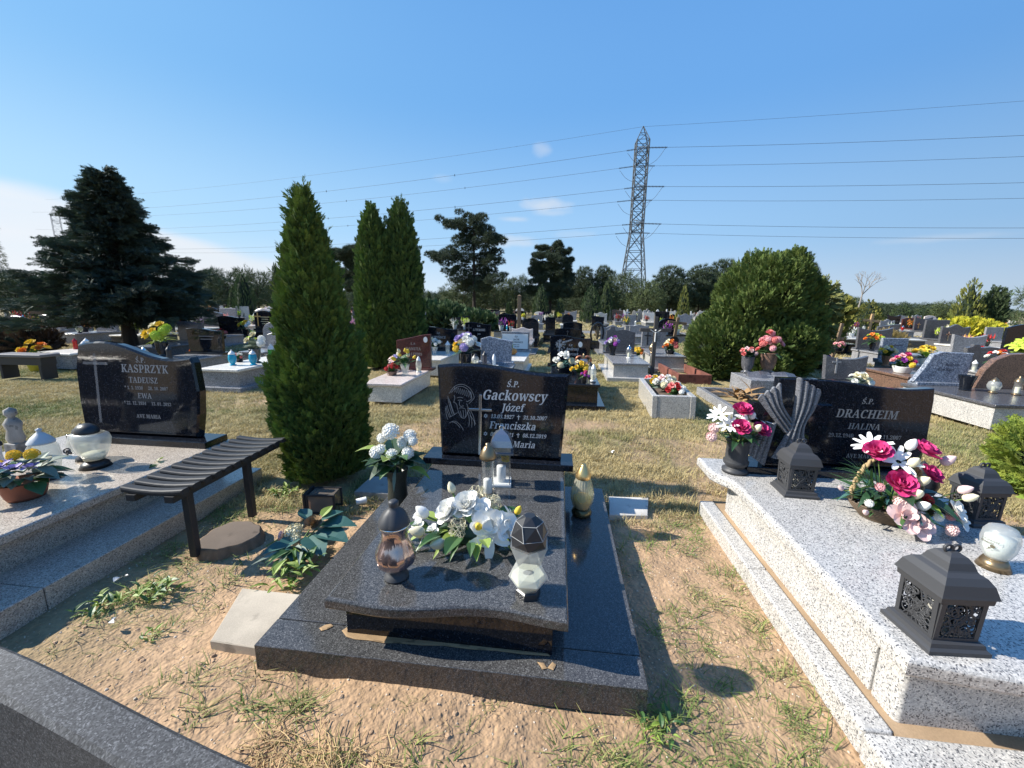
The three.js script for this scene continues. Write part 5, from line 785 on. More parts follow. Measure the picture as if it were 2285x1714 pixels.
bouquet([0.34, 0.352, -6.15], 0.2, ['yellow', 'cream', 'yellow'], 'pale yellow roses right of the middle headstone top', { pot: 'cone', potR: 0.1, potM: M.blackPlastic, n: 10 });
bouquet([0.38, 0.352, -5.82], 0.11, ['magenta', 'purple'], 'small black pot of magenta flowers at the black slab edge', { pot: 'cone', potR: 0.08, potM: M.blackPlastic, types: ['pom'], n: 6 });
lantern([0.52, 0.352, -5.95], 0.26, M.frost, M.white, 'slim white pointed lantern at the corner of the black slab', { style: 'obelisk' });
lantern([0.5, 0.352, -6.35], 0.24, M.frost, M.blackPlastic, 'frosted heart lantern with dark lid behind the slim pointed one', { style: 'ball' });
bouquet([1.22, 0.345, -9.4], 0.24, ['purple', 'lilac', 'white', 'blush'], 'purple and white bouquet at the side of the swelling dark headstone', { potR: 0.14, n: 10 });
lantern([1.5, 0.345, -8.9], 0.28, M.glass, M.chrome, 'clear glass figure lantern on the grey slab with white plinth', { style: 'tulip', baseM: M.white });
bouquet([2.0, 0.1, -10.6], 0.22, ['yellow', 'yellow', 'orange'], 'yellow chrysanthemums between two grey graves', { pot: 'cone', potR: 0.12, potM: M.frost, types: ['pom'], n: 9 });
lantern([2.22, 0.345, -10.0], 0.26, M.bronze, M.bronze, 'brown lantern on the grey slab beside the crucifix', { style: 'ball' });
bouquet([2.62, 0.345, -10.0], 0.26, ['orange', 'cream', 'coral'], 'orange flower heap on the grey slab with black cross headstone', { pot: 'bowl', potR: 0.12, n: 11 });
bouquet([1.5, 0.2, -6.55], 0.2, ['yellow', 'coral', 'white'], 'yellow and coral flowers at the back of the stone planter', { pot: null, n: 8 });
bouquet([1.6, 0.2, -6.2], 0.26, ['white', 'blush', 'cream'], 'white and blush flowers in the middle of the stone planter', { pot: null, n: 12, leafM: M.leafSilver });
bouquet([1.62, 0.2, -5.8], 0.22, ['red', 'coral', 'white'], 'red and white flowers at the front of the stone planter', { pot: null, n: 9 });
bouquet([-7.6, 0.35, -7.1], 0.4, ['yellow', 'cream', 'lime'], 'yellow-green foliage bouquet left of the dark wavy headstone', { pot: 'urn', potM: M.blackFine, potR: 0.17, n: 10, leafM: M.leafLight });
lantern([-7.78, 0.352, -6.5], 0.28, M.frost, M.white, 'creamy glass lantern on the grey slab near the spruce', { style: 'tulip' });
lantern([-7.45, 0.352, -6.6], 0.24, M.frost, M.chrome, 'round frosted lantern beside the creamy one on the grey slab', { style: 'ball' });
lantern([-7.05, 0.352, -6.7], 0.26, M.blackPlastic, M.blackPlastic, 'dark lantern before the dark wavy headstone', { style: 'straight', candle: false });
lantern([-5.5, 0.352, -6.35], 0.27, M.blueGlass, M.white, 'left one of two bright blue lanterns on the white slab', { style: 'tulip', baseM: M.blueGlass });
lantern([-5.2, 0.352, -6.45], 0.27, M.blueGlass, M.white, 'right one of two bright blue lanterns on the white slab', { style: 'tulip', baseM: M.blueGlass });
bouquet([-5.35, 0.352, -6.7], 0.3, ['cream', 'lime', 'white'], 'dark vase with dusty green foliage between the blue lanterns', { pot: 'urn', potM: M.darkGrey, potR: 0.15, n: 6, leafM: M.leafSilver });
lantern([-5.15, 0.352, -6.85], 0.33, M.greenGlass, M.white, 'green glass lantern with white cap on the white slab', { style: 'straight', baseM: M.greenGlass });
bouquet([-5.72, 0.352, -6.75], 0.12, ['white', 'coral'], 'low white and coral flower bowl at the back of the white slab', { pot: 'bowl', potR: 0.08, n: 6 });
bouquet([-10.35, 0.0, -7.0], 0.36, ['yellow', 'yellow', 'orange'], 'big yellow flower bundle wrapped in foil beside the dark solid bench', { pot: 'cone', potR: 0.26, potM: std({ color: C(0.5, 0.42, 0.05), roughness: 0.4 }), types: ['rose'], n: 10 });
bouquet([-8.9, 0.0, -7.0], 0.3, ['white', 'cream', 'orange'], 'white and orange flowers in front of the shaded spruce', { pot: 'bowl', potR: 0.18, n: 12 });
lantern([-10.45, 0.345, -7.8], 0.24, M.redGlass, M.redGlass, 'red glass lantern on the pale slab in the spruce shade', { style: 'straight' });
lantern([-10.1, 0.345, -7.75], 0.26, M.frost, M.white, 'milky lantern on the pale slab in the spruce shade', { style: 'tulip' });
lantern([-9.85, 0.345, -7.5], 0.22, M.frost, M.white, 'small round milky lantern on the corner of the pale shaded slab', { style: 'ball' });
bouquet([-8.25, 0.0, -8.6], 0.3, ['orange', 'white', 'coral'], 'orange flower cross arrangement at the spruce foot', { pot: 'bowl', potR: 0.16, n: 10 });
lantern([-8.0, 0.0, -7.6], 0.36, M.glass, M.blackMetal, 'clear lantern on the ground beside the spruce trunk', { style: 'straight' });
bouquet([-9.5, 0.33, -11.6], 0.3, ['yellow', 'lime', 'white'], 'bright yellow bouquet behind the dark grey headstone', { potR: 0.16, n: 10 });
bouquet([-9.7, 0.33, -10.9], 0.22, ['red', 'coral'], 'red rose bowl beside the bright yellow bouquet', { pot: 'bowl', potR: 0.13, n: 8 });
bouquet([-8.4, 0.33, -11.9], 0.34, ['cream', 'white', 'lime'], 'large cream hydrangea pot left of the arched pale headstone', { pot: 'bowl', potR: 0.2, types: ['pom'], n: 14 });
bouquet([3.55, 0.36, -7.35], 0.27, ['pink', 'coral', 'pink'], 'hanging pink flower garland behind the open stone book', { pot: 'urn', potM: M.brown, potR: 0.2, n: 26, types: ['pom', 'rose'], spread: 1.0, upright: 0.5 });
bouquet([3.2, 0.36, -7.3], 0.2, ['coral', 'blush'], 'withered reddish roses beside the pink garland', { pot: 'urn', potM: M.darkGrey, potR: 0.16, n: 8, leafM: M.leafDark });
bouquet([4.3, 0.34, -6.3], 0.22, ['white', 'cream'], 'crumpled white cloth flowers before the small dark headstone', { pot: null, n: 9, leafM: M.leafSilver });
bouquet([8.5, 0.33, -12.2], 0.3, ['lime', 'orange', 'orange', 'yellow'], 'lime and orange flowers before the horn-topped headstone', { potR: 0.14, n: 11 });
bouquet([5.75, 0.402, -7.5], 0.24, ['magenta', 'pink', 'purple', 'yellow'], 'magenta and yellow flowers in a white bowl on the brown tomb', { pot: 'bowl', potM: M.white, potR: 0.14, n: 12 });
bouquet([6.0, 0.402, -7.3], 0.13, ['white', 'cream'], 'small silver heap of white flowers beside the white bowl', { pot: 'bowl', potM: M.chrome, potR: 0.08, n: 6 });
bouquet([7.5, 0.33, -9.3], 0.3, ['yellow', 'yellow', 'lime'], 'yellow lilies in a white pot behind the rough blue-grey headstone', { pot: 'cone', potR: 0.14, potM: M.white, n: 12, types: ['lily', 'rose'] });
bouquet([6.5, 0.33, -8.9], 0.22, ['yellow', 'cream'], 'brown vase of small yellow flowers near the upright blue-grey headstone', { potM: M.brown, potR: 0.14, n: 8 });
{ const t = thing('empty_vase', 'empty black flared stone vase on the white speckled double grave', 'vase', [5.72, 0.342, -6.35]); part(t, 'vase', lathe([[0, 0], [0.06, 0], [0.06, 0.02], [0.075, 0.12], [0.1, 0.21], [0.09, 0.21], [0.06, 0.1], [0, 0.05]], 20), M.blackFine); part(t, 'foot_ring', new THREE.TorusGeometry(0.06, 0.008, 6, 20).rotateX(1.5708), M.blackFine, [0, 0.01, 0]); }
lantern([5.93, 0.342, -6.2], 0.22, M.frost, M.bronze, 'white lantern with brown knob on the double grave', { style: 'ball' });
lantern([6.12, 0.342, -6.1], 0.26, M.glass, M.bronze, 'clear glass lantern with copper lid on the double grave', { style: 'straight' });
bouquet([6.55, 0.342, -5.95], 0.26, ['blush', 'pink'], 'pink roses in a brown urn at the right picture edge', { pot: 'urn', potM: M.brown, potR: 0.13, n: 6, types: ['rose'] });
bouquet([7.9, 0.33, -8.3], 0.24, ['red', 'white', 'orange', 'white'], 'red and white flowers before the dark headstone with raised block', { potM: M.blackFine, potR: 0.14, n: 10 });
bouquet([9.2, 0.33, -9.2], 0.42, ['lime', 'lime', 'yellow'], 'tall lime green artificial leaves beside the dark headstone with raised block', { potR: 0.16, n: 9, leafM: M.leafLight, types: ['lily'] });
for (const [i, x] of [7.25, 7.45, 7.68].entries()) lantern([x, 0.33, -8.25 - 0.1 * i], 0.22, M.frost, M.white, ['first', 'second', 'third'][i] + ' white lantern from the left before the dark headstone with raised block', { style: 'straight' });
bouquet([10.2, 0.34, -11.2], 0.26, ['red', 'white', 'white'], 'red and white wreath on the grey flared headstone grave', { pot: null, n: 12 });
bouquet([6.35, 0.0, -10.6], 0.3, ['purple', 'red', 'white'], 'purple and red wreath beyond the rounded thuja', { pot: 'bowl', potR: 0.15, n: 10 });
bouquet([7.3, 0.35, -11.6], 0.2, ['pink', 'pink'], 'pink blooms on a light slab near the leaning slim cross', { pot: 'bowl', potR: 0.1, n: 7 });
{ const t = thing('gold_vase', 'small grey kerb block behind the bright bush at the right edge', 'kerb', [3.85, 0, -2.95], -0.1); t.name = numbered('kerb_block'); part(t, 'kerb_stone', rbox(0.5, 0.12, 0.1, 0.008, -0.01), M.concrete); part(t, 'kerb_stone', rbox(0.1, 0.12, 0.5, 0.008, -0.01), M.concrete, [-0.2, 0, 0.32]); foot(3.5, 4.2, -3.1, -2.4); }

// ---- the rows nearer than the picture, mirrored dark in the polished headstones
for (const [i, [x, z]] of [[-2.75, -0.7], [-4.5, -0.75], [-6.3, -0.7], [-8.2, -0.8], [-5.2, 2.5], [-3.4, 2.6], [-1.6, 2.5], [0.2, 2.55], [2.0, 2.5], [3.8, 2.6], [3.4, -0.3], [5.1, -0.4], [6.9, -0.3], [4.6, 2.0]].entries())
  grave({ x, z, w: 0.95, h: 0.62, out: ['wave', 'bow', 'rect'][i % 3], m: M.darkGrey, sm: M.darkGrey, sw: 1.05, L: 1.6, label: `${['first', 'second', 'third', 'fourth', 'fifth', 'sixth', 'seventh', 'eighth', 'ninth', 'tenth', 'eleventh', 'twelfth', 'thirteenth', 'fourteenth'][i]} of the dark graves around the standpoint, outside the picture`, group: 'graves around the standpoint' });

// ---------------------------------------------------------------- far graves on both sides and beyond the path
{
  const R = rng(501), ord = ['first', 'second', 'third', 'fourth', 'fifth', 'sixth', 'seventh', 'eighth', 'ninth', 'tenth', 'eleventh', 'twelfth', 'thirteenth', 'fourteenth', 'fifteenth', 'sixteenth', 'seventeenth', 'eighteenth', 'nineteenth', 'twentieth'];
  const nth = (n) => (n < 20 ? ord[n] : `${n + 1}th`);
  const outs = ['wave', 'bow', 'arch', 'rect', 'scroll', 'horn', 'slantUp'], shapeWord = { wave: 'wavy', bow: 'bow-topped', arch: 'round-arched', rect: 'square', scroll: 'scroll-topped', horn: 'flared', slantUp: 'slanting' };
  const kinds = [[M.blackFine, 'black', 4], [M.darkGrey, 'dark grey', 3], [M.grey, 'grey', 3], [M.cream, 'cream', 1.6], [M.maroon, 'maroon', 0.7], [M.salt, 'speckled white', 1.2], [M.brown, 'brown', 0.8], [M.pink, 'pinkish', 0.7]];
  const ktot = kinds.reduce((s, k) => s + k[2], 0);
  const pick = () => { let k = R() * ktot; for (const q of kinds) if ((k -= q[2]) <= 0) return q; return kinds[0]; };
  // shared geometries
  const HG = {}; for (const o of outs) HG[o] = extrude(OUT[o](0.75, 0.55), 0.09, 0.008);
  const slabG = rbox(0.9, 0.05, 1.5, 0.01, 0.27), bodyG = rbox(0.84, 0.29, 1.44, 0.004, -0.02), flG = {}; 
  const rows = [[-15.6, 1.9, 'row before path'], [-18.6, 2.0, 'last row before path'], [-12.6, 1.8, 'middle row'], [-25.2, 1.75, 'first row past path'], [-28, 1.7, 'second row past path'], [-31, 1.9, 'third row past path'], [-34.5, 2.1, 'fourth row past path'], [-38.5, 2.4, 'fifth row past path'], [-43, 2.7, 'tree line row']];
  const colour = ['white', 'cream', 'yellow', 'orange', 'pink', 'red', 'lime', 'purple'];
  const blob = (() => { const g = [], r = rng(9); for (let i = 0; i < 9; i++) { const q = FL.pom.clone(); q.scale(0.3, 0.3, 0.3); q.translate((r() - 0.5) * 1.1, 0.55 + r() * 0.6, (r() - 0.5) * 1.1); g.push(q); } return merge(g.map((q) => q)); })();
  const blobs = [0, 1, 2].map((k) => { const g = [], r = rng(19 + k); for (let i = 0; i < 40; i++) { const q = leafGeo(0.4, 0.4, 0.1, 0.3, 1, 0.6); q.rotateX(-r() * 1.4); q.rotateY(r() * 6.3); q.translate((r() - 0.5) * 0.9, 0.35 + r() * 0.7, (r() - 0.5) * 0.9); g.push(q); } return merge(g); });
  const sides = { left: 0, right: 0 };
  for (const [z0, gap, word] of rows) {
    const xl = z0 * 1.42, xr = -z0 * 0.95; let n = 0;
    for (let x = xl; x < xr; x += gap * (0.85 + 0.4 * R())) {
      const z = z0 + (R() - 0.5) * 0.5, k = pick(), o = outs[Math.floor(R() * outs.length)], skip = R(), s = 0.85 + 0.35 * R();
      if (skip < (z0 < -36 ? 0.42 : 0.2)) continue;
      if (footprints.some(([a, b, c, d]) => x > a - 0.6 && x < b + 0.6 && z > c - 1.7 && z < d + 0.5)) continue;
      if (Math.hypot(x + 12.0, z + 10.1) < 2.8 || Math.hypot(x - 4.1, z + 9.2) < 2.0 || Math.hypot(x + 3.7, z + 8.7) < 1.4) continue;
      if (z0 > -16 && x > -7 && x < 5) continue;
      const t = thing('distant_grave', `${k[1]} ${shapeWord[o]} headstone, ${nth(n)} from the left in the ${word}`, 'grave', [x, 0, z], 0, 'distant graves'); n++;
      part(t, 'grave_body', bodyG, R() < 0.5 ? M.grey : k[0], [0, 0, 0.6]); part(t, 'slab', slabG, R() < 0.3 ? M.cream : k[0], [0, 0, 0.6]);
      const h = part(t, 'headstone', HG[o], k[0], [0, 0.322, -0.06]); h.scale.set(s, s * (0.85 + 0.4 * R()), 1);
      if (R() < 0.25) part(t, 'cross', merge([box(0.03, 0.3, 0.02, 0, 0.58, 0.05), box(0.16, 0.03, 0.02, 0, 0.64, 0.05)]), R() < 0.5 ? M.gold : M.chrome, [-0.2 * s, 0, 0]);
      foot(x - 0.5, x + 0.5, z - 0.2, z + 1.4);
      const nf = R() < 0.75 ? 1 + Math.floor(R() * 2) : 0;
      for (let i = 0; i < nf; i++) { const c = colour[Math.floor(R() * colour.length)], c2 = colour[Math.floor(R() * colour.length)]; const b = thing('distant_bouquet', `${i ? 'smaller ' : ''}${c} and ${c2} bouquet on ${k[1]} grave, ${nth(n - 1)} in ${word}`, 'flowers', [x - 0.25 + i * 0.45 + R() * 0.1, 0.32, z + 0.3 + R() * 0.5], R() * 6, 'distant bouquets'); b.scale.setScalar(0.28 + 0.14 * R()); part(b, 'vase', POT.cone, k[0] === M.blackFine ? M.white : M.blackPlastic).scale.setScalar(0.5); part(b, 'blooms', blobs[i], petal[c]); part(b, 'filler_blooms', blobs[2], R() < 0.6 ? M.leaf : petal[c2], [0.1, -0.12, 0.05]); }
      if (R() < 0.45) lantern([x + 0.05 + 0.2 * R(), 0.322, z + 0.85 + 0.3 * R()], 0.24 + 0.08 * R(), [M.frost, M.frost, M.redGlass, M.blueGlass, M.amberGlass][Math.floor(R() * 5)], [M.white, M.gold, M.chrome, M.blackPlastic][Math.floor(R() * 4)], `lantern on ${k[1]} ${shapeWord[o]} grave, ${nth(n - 1)} in ${word}`, { style: ['tulip', 'straight', 'ball', 'obelisk'][Math.floor(R() * 4)], group: 'distant lanterns', candle: false });
    }
  }
  // the dense field of pale old grave markers in front of the pines
  for (let i = 0; i < 70; i++) {
    const x = 2.5 + (i % 24) * 0.62 + (R() - 0.5) * 0.4, z = -36.6 - Math.floor(i / 24) * 1.5 - R() * 0.5, c = R();
    const t = thing('grave_marker', `small pale stone ${c < 0.35 ? 'cross' : 'stele'}, ${nth(i % 24)} from the left in the ${nth(Math.floor(i / 24))} rank of old markers`, 'grave marker', [x, 0, z], (R() - 0.5) * 0.4, 'old grave markers below the pines');
    const m = [M.whiteStone, M.concrete, M.salt][Math.floor(R() * 3)], h = 0.75 + 0.45 * R();
    if (c < 0.35) { part(t, 'upright', box(0.1, h, 0.09, 0, h / 2, 0), m); part(t, 'crossbar', box(0.4, 0.1, 0.085, 0, h * 0.75, 0), m); } else { part(t, 'stele', extrude(OUT.arch(0.34, h), 0.1, 0.01), m); part(t, 'foot_stone', box(0.45, 0.16, 0.3, 0, 0.08, 0.05), m); }
  }
}

// ---------------------------------------------------------------- trees
// a flat spray of scale leaves, 1 unit long along +y
function sprayGeo(n = 6, wid = 0.42, thin = 0.085, seed = 1) {
  const P = [], R = rng(seed);
  const dia = (x0, y0, x1, y1, w, z0, z1) => { const dx = x1 - x0, dy = y1 - y0, L = Math.hypot(dx, dy), nx = (-dy / L) * w, ny = (dx / L) * w, mx = lerp(x0, x1, 0.55), my = lerp(y0, y1, 0.55), mz = lerp(z0, z1, 0.5) + 0.015; P.push(x0, y0, z0, mx + nx, my + ny, mz, x1, y1, z1, x0, y0, z0, x1, y1, z1, mx - nx, my - ny, mz); };
  for (let i = 0; i < n; i++) { const t = (i + 0.3) / n, y = t * 0.82, s = wid * (1 - 0.62 * t) * (0.8 + 0.4 * R()); for (const q of [-1, 1]) dia(0, y, q * s * 0.72, y + s * 0.75 + 0.04 * R(), thin * (0.8 + 0.5 * R()), 0, (R() - 0.5) * 0.16); }
  dia(0, 0.55, 0, 1, thin, 0, 0.03); dia(0, 0, 0, 0.7, thin * 0.5, 0, 0);
  const g = new THREE.BufferGeometry(); g.setAttribute('position', new THREE.Float32BufferAttribute(P, 3)); g.computeVertexNormals(); return g;
}
// a burst of needles round +y
function needleGeo(n = 14, w = 0.035, open = 0.9, seed = 2) {
  const P = [], R = rng(seed);
  for (let i = 0; i < n; i++) { const a = i * 2.4, t = open * Math.sqrt((i + 0.5) / n), b = 0.1 * R(), d = V(Math.sin(t) * Math.cos(a), Math.cos(t), Math.sin(t) * Math.sin(a)), s = V(-Math.sin(a), 0, Math.cos(a)).multiplyScalar(w), L = 0.75 + 0.3 * R(); P.push(d.x * b - s.x, d.y * b, d.z * b - s.z, d.x * b + s.x, d.y * b, d.z * b + s.z, d.x * L, d.y * L, d.z * L); }
  const g = new THREE.BufferGeometry(); g.setAttribute('position', new THREE.Float32BufferAttribute(P, 3)); g.computeVertexNormals(); return g;
}
function leafClump(n = 9, seed = 3) {
  const R = rng(seed), o = [];
  for (let i = 0; i < n; i++) { const g = leafGeo(0.5, 0.34, -0.2, 0.15, 1, 0.7); g.rotateX(-R() * 2.4); g.rotateY(R() * 6.283); g.translate((R() - 0.5) * 0.7, (R() - 0.3) * 0.7, (R() - 0.5) * 0.7); o.push(g); }
  const m = merge(o); m.deleteAttribute('uv'); return m;
}
const SPRAY = [sprayGeo(7, 0.36, 0.05, 1), sprayGeo(6, 0.45, 0.065, 7)], FEATHER = sprayGeo(8, 0.34, 0.03, 9), NEEDLE = needleGeo(), CLUMP = leafClump();
const UPV = V(0, 1, 0);
// place(i, R) -> {p, dir, s, c}: position, direction of +y, size, colour
function foliage(parent, name, geo, mat, count, place, seed) {
  const m = new THREE.InstancedMesh(geo, mat, count); m.name = name; parent.add(m); m.castShadow = m.receiveShadow = true; soft(m);
  const R = rng(seed), M4 = new THREE.Matrix4(), Q = new THREE.Quaternion(), Q2 = new THREE.Quaternion();
  for (let i = 0; i < count; i++) { const { p, dir, s, c, w = 1 } = place(i, R); Q.setFromUnitVectors(UPV, dir.normalize()); Q2.setFromAxisAngle(UPV, R() * 6.283); Q.multiply(Q2); M4.compose(p, Q, V(s * w, s, s * w)); m.setMatrixAt(i, M4); m.setColorAt(i, c); }
  return m;
}
const vary = (R, base, amt = 0.35, yel = 0.3) => { const k = 1 - amt / 2 + amt * R(), y = R() * yel; return C(base[0] * k * (1 + y * 1.4), base[1] * k * (1 + y * 0.5), base[2] * k * (1 - y * 0.3)); };
const thujaMat = leafMat(1, 1, 1, 0.12, 0.85);
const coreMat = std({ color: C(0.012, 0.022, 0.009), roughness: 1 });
function trunkGeo(h, r0, r1 = r0 * 0.35, bend = 0) { const p = []; for (let i = 0; i <= 6; i++) p.push([r0 + (r1 - r0) * Math.pow(i / 6, 0.8) + (i === 0 ? r0 * 0.3 : 0), (i / 6) * h]); return lathe(p, 10); }
// column or cone of scale-leaf sprays; prof(t) radius factor
function thuja({ x, z, H, r, n, s = 0.1, col = [0.075, 0.14, 0.028], prof = (t) => Math.pow(1 - t, 0.62) * (0.86 + 0.2 * Math.sin(Math.min(t * 3.2, 1.6))), label, name = 'thuja', seed = 1, lean = 0, lump = 0.16, group }) {
  const t = thing(name, label, 'tree', [x, 0, z], 0, group); t.rotation.z = lean;
  part(t, 'trunk', trunkGeo(H * 0.5, Math.max(0.03, r * 0.12)), M.bark, [0, -0.02, 0]);
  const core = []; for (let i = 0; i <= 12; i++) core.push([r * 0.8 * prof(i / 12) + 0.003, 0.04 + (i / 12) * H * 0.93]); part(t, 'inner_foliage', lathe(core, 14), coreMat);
  const lumpy = (a, y) => 1 - lump + 2 * lump * fbm(Math.cos(a) * 1.7 + 5 + seed, Math.sin(a) * 1.7 + y * (2.6 / Math.max(r, 0.2)) * 0.45, 3, seed + 3);
  foliage(t, 'crown', SPRAY[0], thujaMat, n, (i, R) => {
    const q = (i + R()) / n, tt = 1 - Math.pow(1 - q, 0.62), a = R() * 6.2832, y = tt * H * 0.97, d = 1 - 0.3 * R() * R(), rr = r * prof(tt) * lumpy(a, y) * d;
    const out = V(Math.cos(a), 0, Math.sin(a)), dir = out.clone().multiplyScalar(0.5 + 0.5 * R()).add(V((R() - 0.5) * 0.6, 0.75 + 0.5 * tt, (R() - 0.5) * 0.6));
    return { p: V(out.x * rr, 0.03 + y, out.z * rr), dir, s: s * (0.65 + 0.6 * R()) * (R() < 0.06 ? 1.7 : 1), c: vary(R, col) };
  }, seed);
  return t;
}
thuja({ x: -1.9, z: -3.1, H: 2.3, r: 0.315, n: 19000, s: 0.08, label: 'tall conical thuja standing alone between bench and middle headstone', seed: 11, lean: 0.025, lump: 0.38, col: [0.085, 0.15, 0.022], prof: (t) => { const k = [[0, 0.86], [0.12, 1], [0.4, 0.86], [0.7, 0.56], [0.84, 0.36], [0.91, 0.17], [1, 0.03]]; let i = 0; while (i < 5 && t > k[i + 1][0]) i++; return lerp(k[i][1], k[i + 1][1], (t - k[i][0]) / (k[i + 1][0] - k[i][0])); } });
foot(-2.35, -1.6, -3.5, -2.75);
{ const prof = (t) => Math.pow(Math.max(0, 1 - Math.pow(t, 3.6)), 0.8) * (0.86 + 0.14 * Math.min(1, t * 5));
  thuja({ x: -4.0, z: -8.75, H: 3.5, r: 0.36, n: 12000, s: 0.12, lump: 0.34, col: [0.07, 0.135, 0.024], label: 'left column of the twin thujas behind the maroon headstone', seed: 21, prof, group: 'twin thujas' });
  thuja({ x: -3.48, z: -9.0, H: 3.64, r: 0.4, n: 12000, s: 0.12, lump: 0.34, col: [0.065, 0.125, 0.024], label: 'right column of the twin thujas behind the maroon headstone', seed: 22, prof, group: 'twin thujas' }); foot(-4.5, -3, -9.4, -8.3); }
// crowns built from ellipsoid lobes
function lobesPlace(lobes, s, col, up = 0.6, inner = 0.25, amt = 0.4, yel = 0.3) {
  const area = lobes.map(([, , , a, b, c]) => Math.pow(a * b * c, 2 / 3)), tot = area.reduce((q, v) => q + v, 0);
  return (i, R) => {
    for (let tries = 0; ; tries++) {
      let k = R() * tot, li = 0; while (li < lobes.length - 1 && (k -= area[li]) > 0) li++;
      const [lx, ly, lz, a, b, c] = lobes[li], v = V(R() * 2 - 1, R() * 2 - 1, R() * 2 - 1); if (v.lengthSq() > 1 || v.lengthSq() < 0.01) continue; v.normalize();
      const d = 1 - inner * R(), p = V(lx + v.x * a * d, ly + v.y * b * d, lz + v.z * c * d);
      if (tries < 6 && lobes.some(([ox, oy, oz, oa, ob, oc], oi) => oi !== li && ((p.x - ox) / oa) ** 2 + ((p.y - oy) / ob) ** 2 + ((p.z - oz) / oc) ** 2 < 0.5)) continue;
      if (p.y < 0.02) p.y = 0.02 + R() * 0.1;
      const dir = V(v.x / a, v.y / b, v.z / c).normalize().multiplyScalar(0.8).add(V((R() - 0.5) * 0.9, up + (R() - 0.5) * 0.5, (R() - 0.5) * 0.9));
      return { p, dir, s: s * (0.65 + 0.7 * R()), c: vary(R, col, amt, yel) };
    }
  };
}
{ // the big rounded thuja
  const t = thing('thuja', 'huge rounded double-topped thuja bush behind the grey granite grave', 'tree', [4.05, 0, -9.3]), R = rng(5);
  for (const x of [-0.3, 0.3]) part(t, 'trunk', trunkGeo(1.4, 0.1), M.bark, [x, -0.02, 0]);
  const lobes = [[0.02, 1.35, 0, 0.72, 1.2, 0.8], [0.5, 1.35, 0, 0.68, 1.18, 0.8], [0, 0.7, 0, 1.2, 0.75, 1.05], [-0.62, 0.65, 0.2, 0.66, 0.75, 0.7], [0.65, 0.75, 0.2, 0.6, 0.8, 0.7]];
  for (let i = 0; i < 46; i++) { const a = R() * 6.28, y = 0.3 + 1.95 * R(), rr = 1.08 * Math.pow(Math.max(0.05, 1 - (y / 2.6) ** 1.7), 0.62); lobes.push([0.26 * y / 2 + Math.cos(a) * rr, y, Math.sin(a) * rr * 0.9, 0.22 + 0.12 * R(), 0.26 + 0.14 * R(), 0.22 + 0.12 * R()]); }
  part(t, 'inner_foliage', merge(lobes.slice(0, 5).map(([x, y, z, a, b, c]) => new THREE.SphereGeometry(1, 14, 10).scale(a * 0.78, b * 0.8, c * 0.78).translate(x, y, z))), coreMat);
  foliage(t, 'crown', SPRAY[0], thujaMat, 38000, lobesPlace(lobes, 0.115, [0.085, 0.14, 0.026], 0.6, 0.22), 31);
  foot(2.9, 5.5, -10.4, -7.95);
}
{ // dark spruce on the left
  const t = thing('spruce_tree', 'large dark layered spruce behind the beige grave', 'tree', [-12.0, 0, -10.3]), R = rng(77), H = 4.75;
  part(t, 'trunk', trunkGeo(H * 0.96, 0.17, 0.02), M.bark, [0, -0.03, 0]); part(t, 'trunk', trunkGeo(2.2, 0.1, 0.04), M.bark, [1.0, -0.03, 0.2]);
  const br = []; for (let i = 0; i < 150; i++) { const q = i / 150, y = 0.75 + q * (H - 0.9), a = i * 2.4 + R(); const L = (2.35 * Math.pow(1 - q, 0.85) * (0.55 + 0.6 * R()) + 0.12) * (q < 0.5 ? 1 : 0.82); br.push([y, a, L]); }
  for (let i = 0; i < 26; i++) br.push([0.8 + 1.2 * R(), -0.6 + R() * 1.8, 1.5 + 0.7 * R()]);
  part(t, 'branches', merge(br.map(([y, a, L]) => bar([0, y, 0], [Math.cos(a) * L * 0.9, y - 0.06 * L, Math.sin(a) * L * 0.9], 0.015, 4))), M.bark);
  const per = 120;
  foliage(t, 'crown', FEATHER, leafMat(1, 1, 1, 0.12, 0.85), br.length * per, (i, R) => { const [y, a, L] = br[Math.floor(i / per)], q = Math.pow(R(), 0.7), d = L * q, w = (0.12 + 0.2 * L * 0.35) * (1 - 0.6 * q), aa = a + ((R() - 0.5) * w * 2) / Math.max(d, 0.25); const up = (R() - 0.5) * 0.3 * (1 - q * 0.4) + 0.02; return { p: V(Math.cos(aa) * d, y - 0.07 * d * d / L + up + 0.1 * q * q, Math.sin(aa) * d), dir: V(Math.cos(aa) + (R() - 0.5) * 1.3, 0.25 - 0.6 * R(), Math.sin(aa) + (R() - 0.5) * 1.3), s: 0.17 + 0.17 * R(), c: vary(R, [0.035, 0.062, 0.04], 0.5, 0.2) }; }, 78);
  foot(-13.2, -10.6, -11, -9);
}
